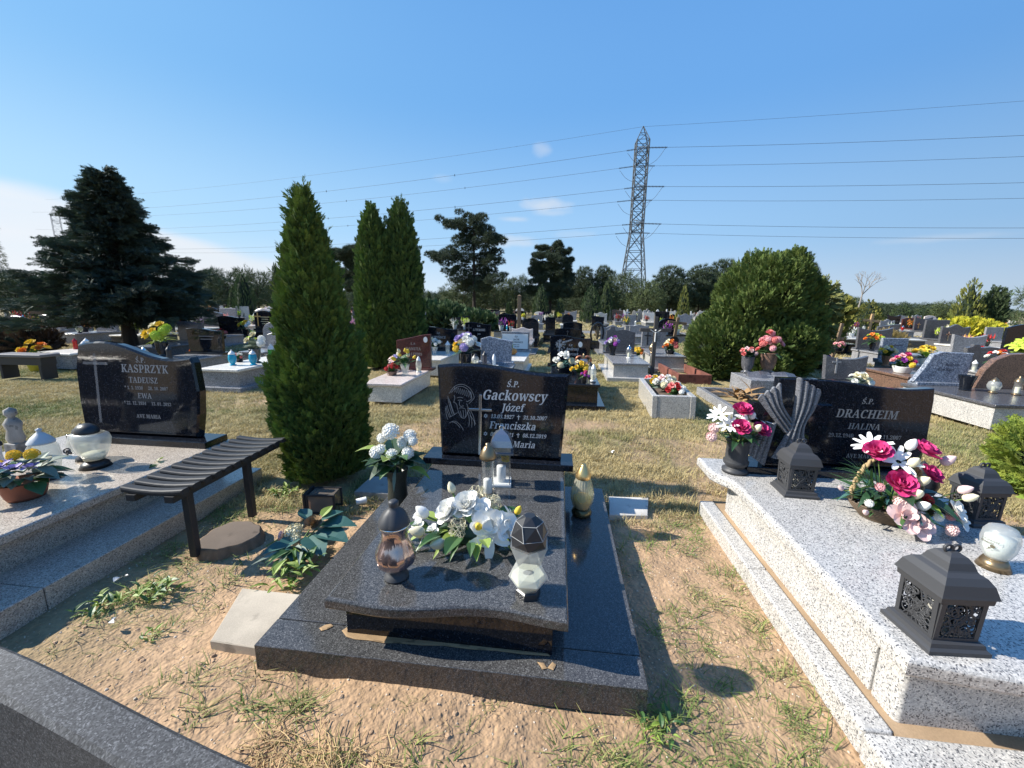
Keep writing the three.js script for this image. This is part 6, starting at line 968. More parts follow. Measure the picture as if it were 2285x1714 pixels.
// ---- tree line: a few shapes of each kind, shared between trees (unit height, scaled)
function merged(geo, count, place, seed) {
  const R = rng(seed), n = geo.attributes.position.count, P = new Float32Array(count * n * 3), N = new Float32Array(count * n * 3), K = new Float32Array(count * n * 3), Q = new THREE.Quaternion(), Q2 = new THREE.Quaternion(), v = V(), w = V();
  for (let i = 0; i < count; i++) { const { p, dir, s, c } = place(i, R); Q.setFromUnitVectors(UPV, dir.normalize()); Q2.setFromAxisAngle(UPV, R() * 6.283); Q.multiply(Q2); for (let k = 0; k < n; k++) { v.fromBufferAttribute(geo.attributes.position, k).multiplyScalar(s).applyQuaternion(Q).add(p); w.fromBufferAttribute(geo.attributes.normal, k).applyQuaternion(Q); const o = (i * n + k) * 3; P[o] = v.x; P[o + 1] = v.y; P[o + 2] = v.z; N[o] = w.x; N[o + 1] = w.y; N[o + 2] = w.z; K[o] = c.r; K[o + 1] = c.g; K[o + 2] = c.b; } }
  const g = new THREE.BufferGeometry(); g.setAttribute('position', new THREE.BufferAttribute(P, 3)); g.setAttribute('normal', new THREE.BufferAttribute(N, 3)); g.setAttribute('color', new THREE.BufferAttribute(K, 3)); return g;
}
const farLeaf = phys({ vertexColors: true, roughness: 0.85, transmission: 0.15, thickness: 0, side: THREE.DoubleSide });
const pineShape = (seed, tall) => { const R = rng(seed), L = [], B = []; const n = tall ? 30 : 20; for (let i = 0; i < n; i++) { const q = i / (n - 1), y = lerp(tall ? 0.3 : 0.25, 0.97, q), a = i * 2.4 + R() * 0.8, rad = 0.36 * (tall ? 1 : 1.05) * Math.pow(1 - q, 0.45) * (0.6 + 0.6 * R()); const x = Math.cos(a) * rad, z = Math.sin(a) * rad; L.push([x, y, z, 0.14 + 0.06 * R(), 0.06 + 0.03 * R(), 0.14 + 0.06 * R()], [x * 0.5, y + 0.01, z * 0.5, 0.15, 0.06, 0.15]); B.push(bar([0, y - 0.05, 0], [x, y, z], 0.007, 4)); } return [merged(NEEDLE, 2600, lobesPlace(L, 0.075, [0.04, 0.07, 0.032], 0.5, 0.6, 0.5, 0.3), seed), merge([lathe([[0.026, 0], [0.02, 0.3], [0.012, 0.75], [0.003, 0.97]], 8), ...B])]; };
const broadShape = (seed, col) => { const R = rng(seed), L = [[0, 0.5, 0, 0.34, 0.42, 0.34]]; for (let i = 0; i < 16; i++) { const a = R() * 6.28, y = 0.22 + 0.66 * R(), q = 0.36 * Math.sqrt(Math.max(0.08, 1 - ((y - 0.45) / 0.55) ** 2)); L.push([Math.cos(a) * q, y, Math.sin(a) * q, 0.13 + 0.08 * R(), 0.11 + 0.07 * R(), 0.13 + 0.08 * R()]); } return [merged(CLUMP, 900, lobesPlace(L, 0.12, col, 0.3, 0.5, 0.5, 0.35), seed), merge([lathe([[0.03, 0], [0.022, 0.3], [0.01, 0.7]], 8), ...[0, 1, 2, 3, 4].map((i) => bar([0, 0.25 + 0.05 * i, 0], [Math.cos(i * 2.4) * 0.25, 0.55 + 0.05 * i, Math.sin(i * 2.4) * 0.25], 0.008, 4))])]; };
const coneShape = (seed, col, prof) => [merged(SPRAY[1], 850, (i, R) => { const tt = 1 - Math.pow(1 - R(), 0.6), a = R() * 6.283, rr = 0.5 * prof(tt) * (0.78 + 0.35 * R()); return { p: V(Math.cos(a) * rr, 0.02 + tt * 0.96, Math.sin(a) * rr), dir: V(Math.cos(a) * 0.6 + (R() - 0.5) * 0.5, 0.8, Math.sin(a) * 0.6 + (R() - 0.5) * 0.5), s: 0.085 * (0.7 + 0.6 * R()), c: vary(R, col) }; }, seed), lathe([[0.06, 0], [0.03, 0.5], [0.01, 0.8]], 6)];
const colP = (t) => Math.pow(Math.max(0, 1 - Math.pow(t, 2.2)), 0.8);
const SHAPES = { pine: [pineShape(301, false), pineShape(302, false), pineShape(303, true)], broad: [broadShape(311, [0.05, 0.082, 0.03]), broadShape(312, [0.065, 0.1, 0.035]), broadShape(313, [0.038, 0.07, 0.034])], thuja: [coneShape(321, [0.045, 0.085, 0.028], colP), coneShape(322, [0.06, 0.1, 0.03], (t) => Math.pow(1 - t, 0.7))], conY: [coneShape(331, [0.15, 0.175, 0.035], (t) => Math.pow(1 - t, 0.8) * 1.05), coneShape(332, [0.13, 0.16, 0.03], (t) => Math.pow(1 - t, 0.7))] };
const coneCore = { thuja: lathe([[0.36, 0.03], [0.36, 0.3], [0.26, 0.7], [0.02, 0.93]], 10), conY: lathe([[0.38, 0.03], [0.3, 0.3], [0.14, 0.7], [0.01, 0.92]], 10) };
const far = [['pine', -46.9, -48, 5.4, 4.2, 'wind-shaped pine at the spruce edge of the tree line'], ['pine', -45.3, -50, 4.9, 4.3, 'second pine right of the spruce in the tree line'], ['broad', -39.3, -46, 5.1, 5, 'round leafy tree between spruce and tall thuja'], ['broad', -34, -44, 5.2, 4.3, 'dome-shaped leafy tree touching the tall thuja outline'], ['thuja', -21.1, -26, 3.35, 1.3, 'dark column thuja between spruce and tall thuja'], ['thuja', -35.9, -50, 6.2, 1.8, 'pointed conifer tip beside the tall thuja'], ['broad', -22.4, -48, 3.3, 3.4, 'low leafy tree between tall thuja and twin thujas'], ['thuja', -14.4, -45, 2.7, 1.3, 'left small column thuja beside the twin thujas'], ['thuja', -13.7, -46, 2.3, 1.1, 'right small column thuja beside the twin thujas'], ['broad', -11.6, -50, 4.6, 6.2, 'bushy tree at the foot of the tall flat-branched pine'], ['broad', -8.4, -54, 5.2, 4.4, 'bushy tree right of the tall flat-branched pine'], ['broad', -5.9, -56, 5.2, 3.5, 'slim leafy tree between the two tall pines'], ['thuja', -1.7, -38, 3.1, 1.35, 'dark column thuja in front of the second tall pine'], ['thuja', 0.03, -38, 2.0, 1.05, 'short dark thuja under the second tall pine'], ['pine', 2.8, -52, 5.6, 3.8, 'first of two pines between second tall pine and pylon'], ['pine', 5.2, -52, 5.8, 3.8, 'second of two pines left of the pylon foot'], ['thuja', 2.5, -34, 3.0, 1.6, 'green cone thuja left of the pylon foot'], ['thuja', 4.0, -37, 3.35, 1.4, 'blunt thuja just left of the pylon foot'], ['broad', 7.5, -48, 5.2, 4.8, 'leafy tree covering the pylon foot'], ['broad', 8.9, -45, 4.4, 3.5, 'leafy tree right of the pylon foot'], ['pine', 12.9, -52, 5.7, 5.4, 'spreading pine right of the pylon'], ['conY', 8.5, -30, 2.85, 1.0, 'narrow yellowish conifer beside the rounded thuja'], ['pine', 17.1, -54, 6, 5.4, 'dark pine just left of the rounded thuja'], ['pine', 21.3, -58, 7, 5.6, 'pine half hidden by the rounded thuja'], ['pine', 27.3, -50, 6, 2.9, 'pine showing right of the rounded thuja top'], ['conY', 18.5, -32, 3.7, 2.1, 'yellowish cypress right of the rounded thuja'], ['thuja', 15.5, -26, 1.95, 0.9, 'small dark thuja below the yellowish cypress'], ['broad', 26.5, -42, 2.7, 2.3, 'dark round tree beside the bare tree'], ['conY', 17.6, -26, 1.95, 1.9, 'broad yellow-green conifer below the bare tree'], ['broad', 40, -55, 2.3, 3, 'low leafy tree right of the bare tree'], ['thuja', 37.1, -50, 1.95, 1.8, 'left of two hedge-like thujas in the right tree line'], ['broad', 44.6, -58, 1.7, 2.6, 'small far tree between the hedge-like thujas'], ['thuja', 39.4, -50, 1.6, 1.9, 'right of two hedge-like thujas in the right tree line'], ['broad', 47.2, -58, 2.1, 2.5, 'far leafy tree left of the yellow conifer'], ['broad', 40.5, -48, 2.6, 3.2, 'grey-green leafy tree touching the yellow conifer'], ['conY', 18.3, -21, 2.8, 1.5, 'tall yellow conifer beside the leaning dark cypress'], ['broad', 46.7, -50, 1.8, 2.6, 'low tree right of the leaning dark cypress'], ['thuja', -33.7, -40, 2.9, 1.3, 'far slim thuja left of the tall thuja'], ['broad', -47, -44, 3, 4, 'low leafy tree right beside the spruce'], ['broad', -34, -50, 3.3, 3.6, 'leafy tree seen right of the tall thuja'], ['broad', -29.8, -52, 2.9, 4.4, 'wide low tree right of the tall thuja'], ['broad', 1.8, -56, 3.9, 3.9, 'leafy tree behind the green cone thuja'], ['broad', -20.8, -54, 2.7, 3.8, 'low tree right of the twin thujas'], ['broad', -4.4, -60, 3.4, 4.2, 'far low tree between the two tall pines'], ['broad', 20.5, -52, 3.9, 4, 'leafy tree behind the rounded thuja'], ['broad', 24.5, -50, 3.9, 3.8, 'leafy tree right behind the rounded thuja'], ['broad', -33.5, -23, 3.2, 3.6, 'dark leafy tree at the left picture edge'], ['broad', -30, -20, 2.9, 3.9, 'dark bushy tree left of the spruce'], ['broad', 28, -27, 3.2, 2.8, 'grey-green birch-like tree at the right picture edge'], ['broad', 12, -56, 3.6, 5, 'low leafy tree under the spreading pine'], ['broad', 15, -58, 3.2, 5, 'low leafy tree left of the dark pine'], ['broad', 32, -52, 2.4, 4, 'low tree behind the dark round tree'], ['broad', 35, -56, 2.2, 4, 'low tree beyond the broad yellow-green conifer']];
{ let i = 0;
  for (const [k, x, z, h, w, label] of far) {
    const v = SHAPES[k][i % SHAPES[k].length], t = thing({ pine: 'pine_tree', broad: 'leafy_tree', thuja: 'distant_thuja', conY: 'yellow_conifer' }[k], label, 'tree', [x, 0, z], i * 1.7); i++;
    const sx = k === 'thuja' || k === 'conY' ? w : w / 0.86;
    part(t, 'trunk', v[1], M.bark, [0, -0.03, 0]).scale.set(Math.min(sx, h * 0.6), h, Math.min(sx, h * 0.6));
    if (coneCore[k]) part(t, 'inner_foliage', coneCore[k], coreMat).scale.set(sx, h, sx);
    soft(part(t, 'crown', v[0], farLeaf)).scale.set(sx, h, sx);
  } }
{ // the wood behind: a mass of crowns
  const R = rng(701), list = []; for (let i = 0; i < 130; i++) { const a = -1.02 + 1.78 * (i / 130) + (R() - 0.5) * 0.02, d = 66 + 22 * R(), h = (a > 0.42 ? 1.9 : 3.4) * (0.7 + 0.5 * R()) * (d / 70); list.push([Math.sin(a) * d, h, -Math.cos(a) * d, R() * 6]); }
  const m = new THREE.InstancedMesh(SHAPES.broad[2][0], farLeaf, list.length), M4 = new THREE.Matrix4(), Q = new THREE.Quaternion(); m.name = 'distant_wood'; m.userData = { kind: 'stuff', label: 'continuous dark wood behind the tree line', category: 'wood' };
  list.forEach(([x, h, z, r], i) => { Q.setFromAxisAngle(UPV, r); M4.compose(V(x, -0.1, z), Q, V(5.5, h, 5.5)); m.setMatrixAt(i, M4); }); m.castShadow = m.receiveShadow = true; scene.add(m);
}
// the two prominent pines and the one peeping out beside the twin thujas
function pine(x, z, H, label, clumps, seed, trunkLean = 0) {
  const t = thing('scots_pine', label, 'tree', [x, 0, z]), B = []; for (const [cx, cy, cz] of clumps) B.push(bar([trunkLean * cy * 0.3, cy - 0.25, 0], [cx, cy, cz], 0.04, 5));
  part(t, 'trunk', lathe([[0.22, -0.03], [0.17, H * 0.3], [0.12, H * 0.65], [0.03, H * 0.97]], 9), M.bark); part(t, 'limbs', merge(B), M.bark);
  const L = []; const R = rng(seed); for (const [a, b, c, s0] of clumps) { const s = s0 * 1.08; L.push([a, b, c, s, s * 0.5, s]); for (let i = 0; i < 5; i++) L.push([a + (R() - 0.5) * s * 2.3, b + (R() - 0.35) * s * 0.9, c + (R() - 0.5) * s * 2.3, s * 0.45, s * 0.26, s * 0.45]); }
  foliage(t, 'crown', NEEDLE, leafMat(1, 1, 1, 0.12, 0.85), 15000, lobesPlace(L, 0.3, [0.036, 0.062, 0.032], 0.6, 0.55, 0.5, 0.25), seed);
}
{ const R = rng(401), c1 = [], c2 = [], c3 = [];
  for (const [x, y, s] of [[-2.6, 9.9, 0.95], [-1.6, 9.6, 0.9], [-0.3, 10.3, 1.0], [0.6, 9.8, 0.9], [-0.6, 9.2, 1.0], [1.4, 9.1, 0.95], [2.2, 8.5, 0.9], [2.9, 8.0, 0.8], [0.3, 8.6, 1.0], [-1.6, 8.4, 0.9], [1.5, 7.6, 0.9], [2.3, 7.0, 0.85], [-0.8, 7.5, 1.0], [-2.4, 6.6, 1.0], [-3.6, 6.3, 0.95], [-4.3, 6.5, 0.6], [-2.8, 5.8, 0.9], [-0.9, 6.3, 1.0], [0.9, 6.4, 1.0], [1.9, 5.8, 0.95], [-1.5, 5.2, 0.9], [0.6, 5.2, 0.95], [1.6, 4.7, 0.9], [-1.9, 4.2, 1.0], [0, 4.0, 1.0], [2.4, 4.0, 1.0], [-1, 3.2, 1.0], [1, 3.2, 1.0]]) c1.push([x, y, (R() - 0.5) * 3, s]);
  for (const [x, y, s] of [[-1.0, 7.7, 0.55], [0.7, 7.8, 0.55], [0.1, 7.3, 0.6], [1.3, 7.0, 0.6], [-1.2, 6.7, 0.7], [0.3, 6.4, 0.8], [1.7, 6.2, 0.65], [-1.6, 5.8, 0.75], [-0.3, 5.6, 0.8], [1.2, 5.4, 0.8], [-1.7, 4.9, 0.75], [0.1, 4.8, 0.8], [1.9, 4.7, 0.7], [-1.2, 4.1, 0.8], [0.8, 4.1, 0.8], [2.0, 4.0, 0.7], [-0.6, 3.3, 0.9], [1.0, 3.2, 0.9], [-1.6, 2.8, 0.8], [0, 2.4, 0.9], [1.7, 2.6, 0.8]]) c2.push([x, y, (R() - 0.5) * 2.2, s]);
  for (const [x, y, s] of [[-2.0, 6.2, 0.55], [-1.6, 5.8, 0.6], [-0.9, 5.6, 0.6], [0.4, 6.2, 0.9], [-0.2, 5.0, 0.8], [1, 5.4, 0.9], [-1.9, 4.2, 0.7], [-0.9, 4.0, 0.9], [0.6, 4.4, 0.9], [-2.4, 3.6, 0.6], [-0.4, 3.0, 1.0], [1.2, 3.2, 1.0]]) c3.push([x, y, (R() - 0.5) * 2, s]);
  pine(-9.5, -46, 10.4, 'tallest flat-branched pine standing above the tree line', c1, 411); pine(-1.1, -48, 7.9, 'second tall pine with several tops right of the tallest pine', c2, 412); pine(-20.2, -40, 6.2, 'pine with branch reaching out left of the twin thujas', c3, 413);
}
// other bushes and trees in the rows
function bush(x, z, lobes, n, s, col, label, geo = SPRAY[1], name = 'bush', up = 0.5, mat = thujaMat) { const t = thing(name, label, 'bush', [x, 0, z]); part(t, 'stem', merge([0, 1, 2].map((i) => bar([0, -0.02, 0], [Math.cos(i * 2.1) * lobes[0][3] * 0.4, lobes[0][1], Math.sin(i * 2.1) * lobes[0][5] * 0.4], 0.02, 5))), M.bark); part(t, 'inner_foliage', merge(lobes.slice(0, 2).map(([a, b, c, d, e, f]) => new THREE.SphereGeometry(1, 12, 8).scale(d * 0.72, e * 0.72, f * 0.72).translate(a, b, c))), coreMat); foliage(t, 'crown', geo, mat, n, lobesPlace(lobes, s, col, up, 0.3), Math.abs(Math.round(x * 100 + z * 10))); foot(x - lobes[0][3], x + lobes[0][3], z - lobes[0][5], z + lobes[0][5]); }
bush(-6.3, -22, [[0, 0.6, 0, 1.5, 0.75, 1.0], [1.6, 0.45, 0.1, 1.2, 0.5, 0.8], [-0.8, 0.8, 0, 0.9, 0.6, 0.8], [2.4, 0.35, 0, 0.8, 0.35, 0.6]], 2600, 0.34, [0.05, 0.1, 0.035], 'spreading dark juniper right of the twin thujas');
bush(-3.9, -22.6, [[0, 0.35, 0, 0.95, 0.42, 0.6]], 900, 0.2, [0.16, 0.24, 0.03], 'low clipped light green bush near the wooden post');
bush(17, -19.5, [[0, 0.45, 0, 1.05, 0.55, 0.9], [0.3, 0.4, 0.2, 1.0, 0.5, 0.8]], 1800, 0.26, [0.4, 0.42, 0.03], 'rounded bright yellow bush on the right');
bush(3.95, -3.5, [[0, 0.3, 0, 0.36, 0.34, 0.34], [0.1, 0.25, 0.2, 0.32, 0.28, 0.3]], 2600, 0.1, [0.17, 0.25, 0.035], 'small bright green conifer bush at the right picture edge');
bush(-13.9, -9.1, [[0, 0.32, 0, 1.1, 0.38, 0.5], [-1.6, 0.32, 0, 1.2, 0.4, 0.5]], 1600, 0.2, [0.05, 0.035, 0.025], 'dark brown hedge below the wide arched headstone');
bush(8.4, -14.6, [[0, 0.7, 0, 0.7, 0.8, 0.6], [0.4, 1.2, 0, 0.5, 0.6, 0.5]], 1500, 0.24, [0.14, 0.16, 0.03], 'yellow-green conifer bush behind the horn-topped headstone');
bush(7.2, -14.8, [[0, 0.5, 0, 0.5, 0.6, 0.5]], 700, 0.22, [0.1, 0.13, 0.03], 'small olive green bush beside the leaning slim cross');
bush(5.9, -10.7, [[0, 1.0, 0, 0.45, 1.0, 0.5], [0.2, 1.5, 0, 0.35, 0.5, 0.4]], 1200, 0.22, [0.13, 0.16, 0.05], 'pale drooping shrub at the side of the rounded thuja', SPRAY[1], 'shrub', -0.3);
bush(11.0, -15.2, [[0, 0.35, 0, 0.6, 0.4, 0.5]], 500, 0.2, [0.2, 0.17, 0.06], 'dry yellowish shrub among the graves on the right', CLUMP, 'shrub');
thuja({ x: 19.1, z: -21, H: 2.45, r: 0.42, n: 2200, s: 0.2, col: [0.045, 0.08, 0.03], label: 'leaning dark cypress beside the tall yellow conifer', name: 'cypress', seed: 44, lean: -0.12, prof: (t) => Math.pow(Math.max(0, 1 - Math.pow(t, 4)), 0.7) });
thuja({ x: -3.8, z: -31.5, H: 1.5, r: 0.3, n: 900, s: 0.18, col: [0.05, 0.09, 0.03], label: 'tiny pointed conifer beside the tallest pine foot', name: 'dwarf_conifer', seed: 45 });
{ // bare tree
  const t = thing('bare_tree', 'leafless pale tree rising above the right tree line', 'tree', [26.1, 0, -40]), R = rng(91), L = []; const grow = (a, d, len, r, lv) => { const b = [a[0] + d.x * len, a[1] + d.y * len, a[2] + d.z * len]; L.push(bar(a, b, r, 5)); if (lv < 5) for (let i = 0; i < (lv < 2 ? 3 : 2); i++) grow(b, d.clone().add(V((R() - 0.5) * 1.25, (R() - 0.35) * 0.5, (R() - 0.5) * 1.25)).normalize(), len * (0.66 + 0.2 * R()), r * 0.66, lv + 1); };
  part(t, 'trunk', bar([0, -0.05, 0], [0.1, 1.7, 0], 0.08, 7), std({ color: C(0.3, 0.27, 0.24), roughness: 0.9 })); grow([0.1, 1.7, 0], V(0.1, 1, 0).normalize(), 0.95, 0.055, 0); part(t, 'branches', merge(L), std({ color: C(0.3, 0.27, 0.24), roughness: 0.9 }));
}
{ const t = thing('birch_tree', 'thin feathery birch cut by the left picture edge', 'tree', [-33.9, 0, -22]); part(t, 'trunk', trunkGeo(5.6, 0.1, 0.02), std({ color: C(0.35, 0.33, 0.3), roughness: 0.9 })); const L = []; const R = rng(95); for (let i = 0; i < 34; i++) { const q = i / 34, a = R() * 6.28, rr = (1.25 * (1 - q) + 0.2) * R(); L.push([Math.cos(a) * rr, 1.2 + q * 4.6, Math.sin(a) * rr, 0.34, 0.5, 0.34]); } foliage(t, 'crown', CLUMP, leafMat(1, 1, 1, 0.2, 0.85), 1500, lobesPlace(L, 0.2, [0.1, 0.12, 0.06], -0.4, 0.7), 96); }

// ---------------------------------------------------------------- pylons and wires
const barGeo = bar;
const steel = std({ color: C(0.085, 0.1, 0.115), roughness: 0.6, metalness: 0.4 });
function pylon(pos, turn, label, k = 1, th = 1) {
  const bar = (a, b, r, n) => barGeo(a, b, r * th, n);
  const t = thing('electricity_pylon', label, 'pylon', pos, turn); t.scale.setScalar(k);
  const hw = (y) => (y < 17.5 ? lerp(3.1, 1.32, y / 17.5) : 1.3), lev = [0, 5, 9.5, 13.5, 17.5, 20, 22.3, 24.6, 27, 29.4, 31.6, 34, 36.4], lat = [];
  for (let i = 0; i + 1 < lev.length; i++) for (let s = 0; s < 4; s++) {
    const c = (y, q) => { const a = [[-1, -1], [1, -1], [1, 1], [-1, 1]][q % 4]; return [a[0] * hw(y), y, a[1] * hw(y)]; }, a = lev[i], b = lev[i + 1];
    lat.push(bar(c(a, s), c(b, s), 0.13, 4), bar(c(a, s), c(b, s + 1), 0.065, 4), bar(c(a, s + 1), c(b, s), 0.065, 4), bar(c(b, s), c(b, s + 1), 0.06, 4));
    if (b - a > 3.5) { const m = (a + b) / 2; lat.push(bar(c(m, s), c(m, s + 1), 0.05, 4)); }
  }
  part(t, 'mast', merge(lat), steel);
  part(t, 'peak', merge([0, 1, 2, 3].flatMap((s) => { const a = [[-1, -1], [1, -1], [1, 1], [-1, 1]][s], b = [[-1, -1], [1, -1], [1, 1], [-1, 1]][(s + 1) % 4]; return [bar([a[0] * 1.3, 36.4, a[1] * 1.3], [0, 39.4, 0], 0.09, 4), bar([a[0] * 1.3, 36.4, a[1] * 1.3], [b[0] * 0.65, 37.9, b[1] * 0.65], 0.05, 4), bar([a[0] * 0.65, 37.9, a[1] * 0.65], [b[0] * 0.65, 37.9, b[1] * 0.65], 0.05, 4)]; })), steel);
  for (const y of [33.3, 25.9, 18.6]) for (const q of [-1, 1]) { const g = []; for (const x of [-1.2, 1.2]) g.push(bar([x, y, q * 1.3], [0, y, q * 5.7], 0.085, 4), bar([x, y + 1.6, q * 1.3], [0, y + 0.1, q * 5.7], 0.07, 4)); for (let i = 1; i < 4; i++) { const u = i / 4, w = 1.2 * (1 - u), zz = q * lerp(1.3, 5.7, u), yy = y + 1.6 * (1 - u); g.push(bar([-w, y, zz], [w, y, zz], 0.045, 4), bar([-w, y, zz], [-w, yy, zz], 0.045, 4), bar([w, y, zz], [w, yy, zz], 0.045, 4)); } part(t, 'cross_arm', merge(g), steel); }
  return t;
}
pylon([16.6, 0, -100], 0, 'tall lattice electricity pylon with three double arms rising above the trees');
pylon([-252, 0, -190], 0.8, 'faint distant lattice pylon behind the spruce', 1.15, 0.45);
{
  const wireM = std({ color: C(0.06, 0.07, 0.085), roughness: 0.6 }), insM = std({ color: C(0.05, 0.06, 0.075), roughness: 0.3 }), lvl = ['top', 'middle', 'lowest'];
  for (const [i, y] of [33.3, 25.9, 18.6].entries()) for (const q of [1, -1]) {
    const A = [16.6, y - 0.1, -100 + q * 5.7], who = `${lvl[i]} ${q > 0 ? 'near' : 'far'} arm`;
    for (const [side, ex, ey, ez, sag] of [['left', -240, y + 6, -178 + q * 5.7, 3], ['right', 262, y, -60 + q * 5.7, 4]]) {
      const pt = (t) => [lerp(A[0], ex, t), lerp(A[1], ey, t) - 4 * sag * t * (1 - t), lerp(A[2], ez, t)], L = Math.hypot(ex - A[0], ez - A[2]), t0 = 3.9 / L;
      const ins = thing('insulator_string', `${side} insulator string on the ${who} of the pylon`, 'insulator', A); const P1 = pt(t0), n = 14, discs = []; for (let k = 0; k <= n; k++) { const u = k / n; discs.push(new THREE.CylinderGeometry(0.17, 0.17, 0.1, 6).rotateZ(1.5708).translate((P1[0] - A[0]) * u, (P1[1] - A[1]) * u, (P1[2] - A[2]) * u)); }
      part(ins, 'discs', merge(discs), insM); part(ins, 'rod', bar([0, 0, 0], [P1[0] - A[0], P1[1] - A[1], P1[2] - A[2]], 0.05, 4), insM);
      const w = thing('power_line', `wire running to the ${side} from the ${who} of the pylon`, 'power line', [0, 0, 0]); const pts = []; for (let k = 0; k <= 24; k++) pts.push(pt(t0 + (1 - t0) * (k / 24))); part(w, 'wire', tube(pts, 0.03, 60, 4), wireM);
      if (side === 'left') for (const u of [0.17, 0.33]) part(w, 'damper', new THREE.BoxGeometry(0.12, 0.5, 0.12), wireM, pt(u));
    }
    const l0 = [A[0] - 3.6, A[1] - 0.6, A[2] - 1.1], r0 = [A[0] + 3.7, A[1] - 0.25, A[2] + 0.6]; const j = thing('jumper_wire', `hanging jumper loop below the ${who} of the pylon`, 'power line', [0, 0, 0]); part(j, 'loop', tube([l0, [A[0] - 2, A[1] - 2.6, A[2] - 0.5], [A[0], A[1] - 3.4, A[2]], [A[0] + 2, A[1] - 2.5, A[2] + 0.3], r0], 0.035, 24, 4), wireM);
  }
  for (const [side, ex, ey, ez] of [['left', -240, 46, -178], ['right', 262, 40, -60]]) { const w = thing('power_line', `thin earth wire running to the ${side} from the pylon tip`, 'power line', [0, 0, 0]), pts = []; for (let k = 0; k <= 24; k++) { const t = k / 24; pts.push([lerp(16.6, ex, t), lerp(39.3, ey, t) - 10 * t * (1 - t), lerp(-100, ez, t)]); } part(w, 'wire', tube(pts, 0.022, 60, 4), wireM); }
}

// ---------------------------------------------------------------- grass, weeds and litter on the ground
const clear = (x, z, m = 0) => !footprints.some(([a, b, c, d]) => x > a - m && x < b + m && z > c - m && z < d + m);
function tuftGeo(n, spread, h, w, bend, seed) {
  const P = [], R = rng(seed);
  for (let i = 0; i < n; i++) {
    const a = R() * 6.283, q = spread * Math.sqrt(R()), x = Math.cos(a) * q, z = Math.sin(a) * q, L = h * (0.55 + 0.6 * R()), b = bend * (0.4 + R()), d = R() * 6.283, dx = Math.cos(d), dz = Math.sin(d), sx = -dz * w, sz = dx * w;
    const p = (t) => [x + dx * b * L * t * t, L * t * (1 - 0.35 * Math.min(1, b) * t), z + dz * b * L * t * t], A = p(0), B = p(0.5), T = p(1);
    P.push(A[0] - sx, A[1], A[2] - sz, A[0] + sx, A[1], A[2] + sz, B[0] + sx * 0.8, B[1], B[2] + sz * 0.8, A[0] - sx, A[1], A[2] - sz, B[0] + sx * 0.8, B[1], B[2] + sz * 0.8, B[0] - sx * 0.8, B[1], B[2] - sz * 0.8, B[0] - sx * 0.8, B[1], B[2] - sz * 0.8, B[0] + sx * 0.8, B[1], B[2] + sz * 0.8, ...T);
  }
  const g = new THREE.BufferGeometry(); g.setAttribute('position', new THREE.Float32BufferAttribute(P, 3)); g.computeVertexNormals(); return g;
}
function scatter(name, label, cat, geo, mat, list) {
  const m = new THREE.InstancedMesh(geo, mat, list.length), M4 = new THREE.Matrix4(), Q = new THREE.Quaternion(); m.name = name; m.userData = { kind: 'stuff', label, category: cat }; m.castShadow = m.receiveShadow = true;
  list.forEach(([x, y, z, s, a, c, sy = 1, tilt = 0], i) => { Q.setFromEuler(new THREE.Euler(tilt, a, 0)); M4.compose(V(x, y, z), Q, V(s, s * sy, s)); m.setMatrixAt(i, M4); m.setColorAt(i, c); }); scene.add(m); return m;
}
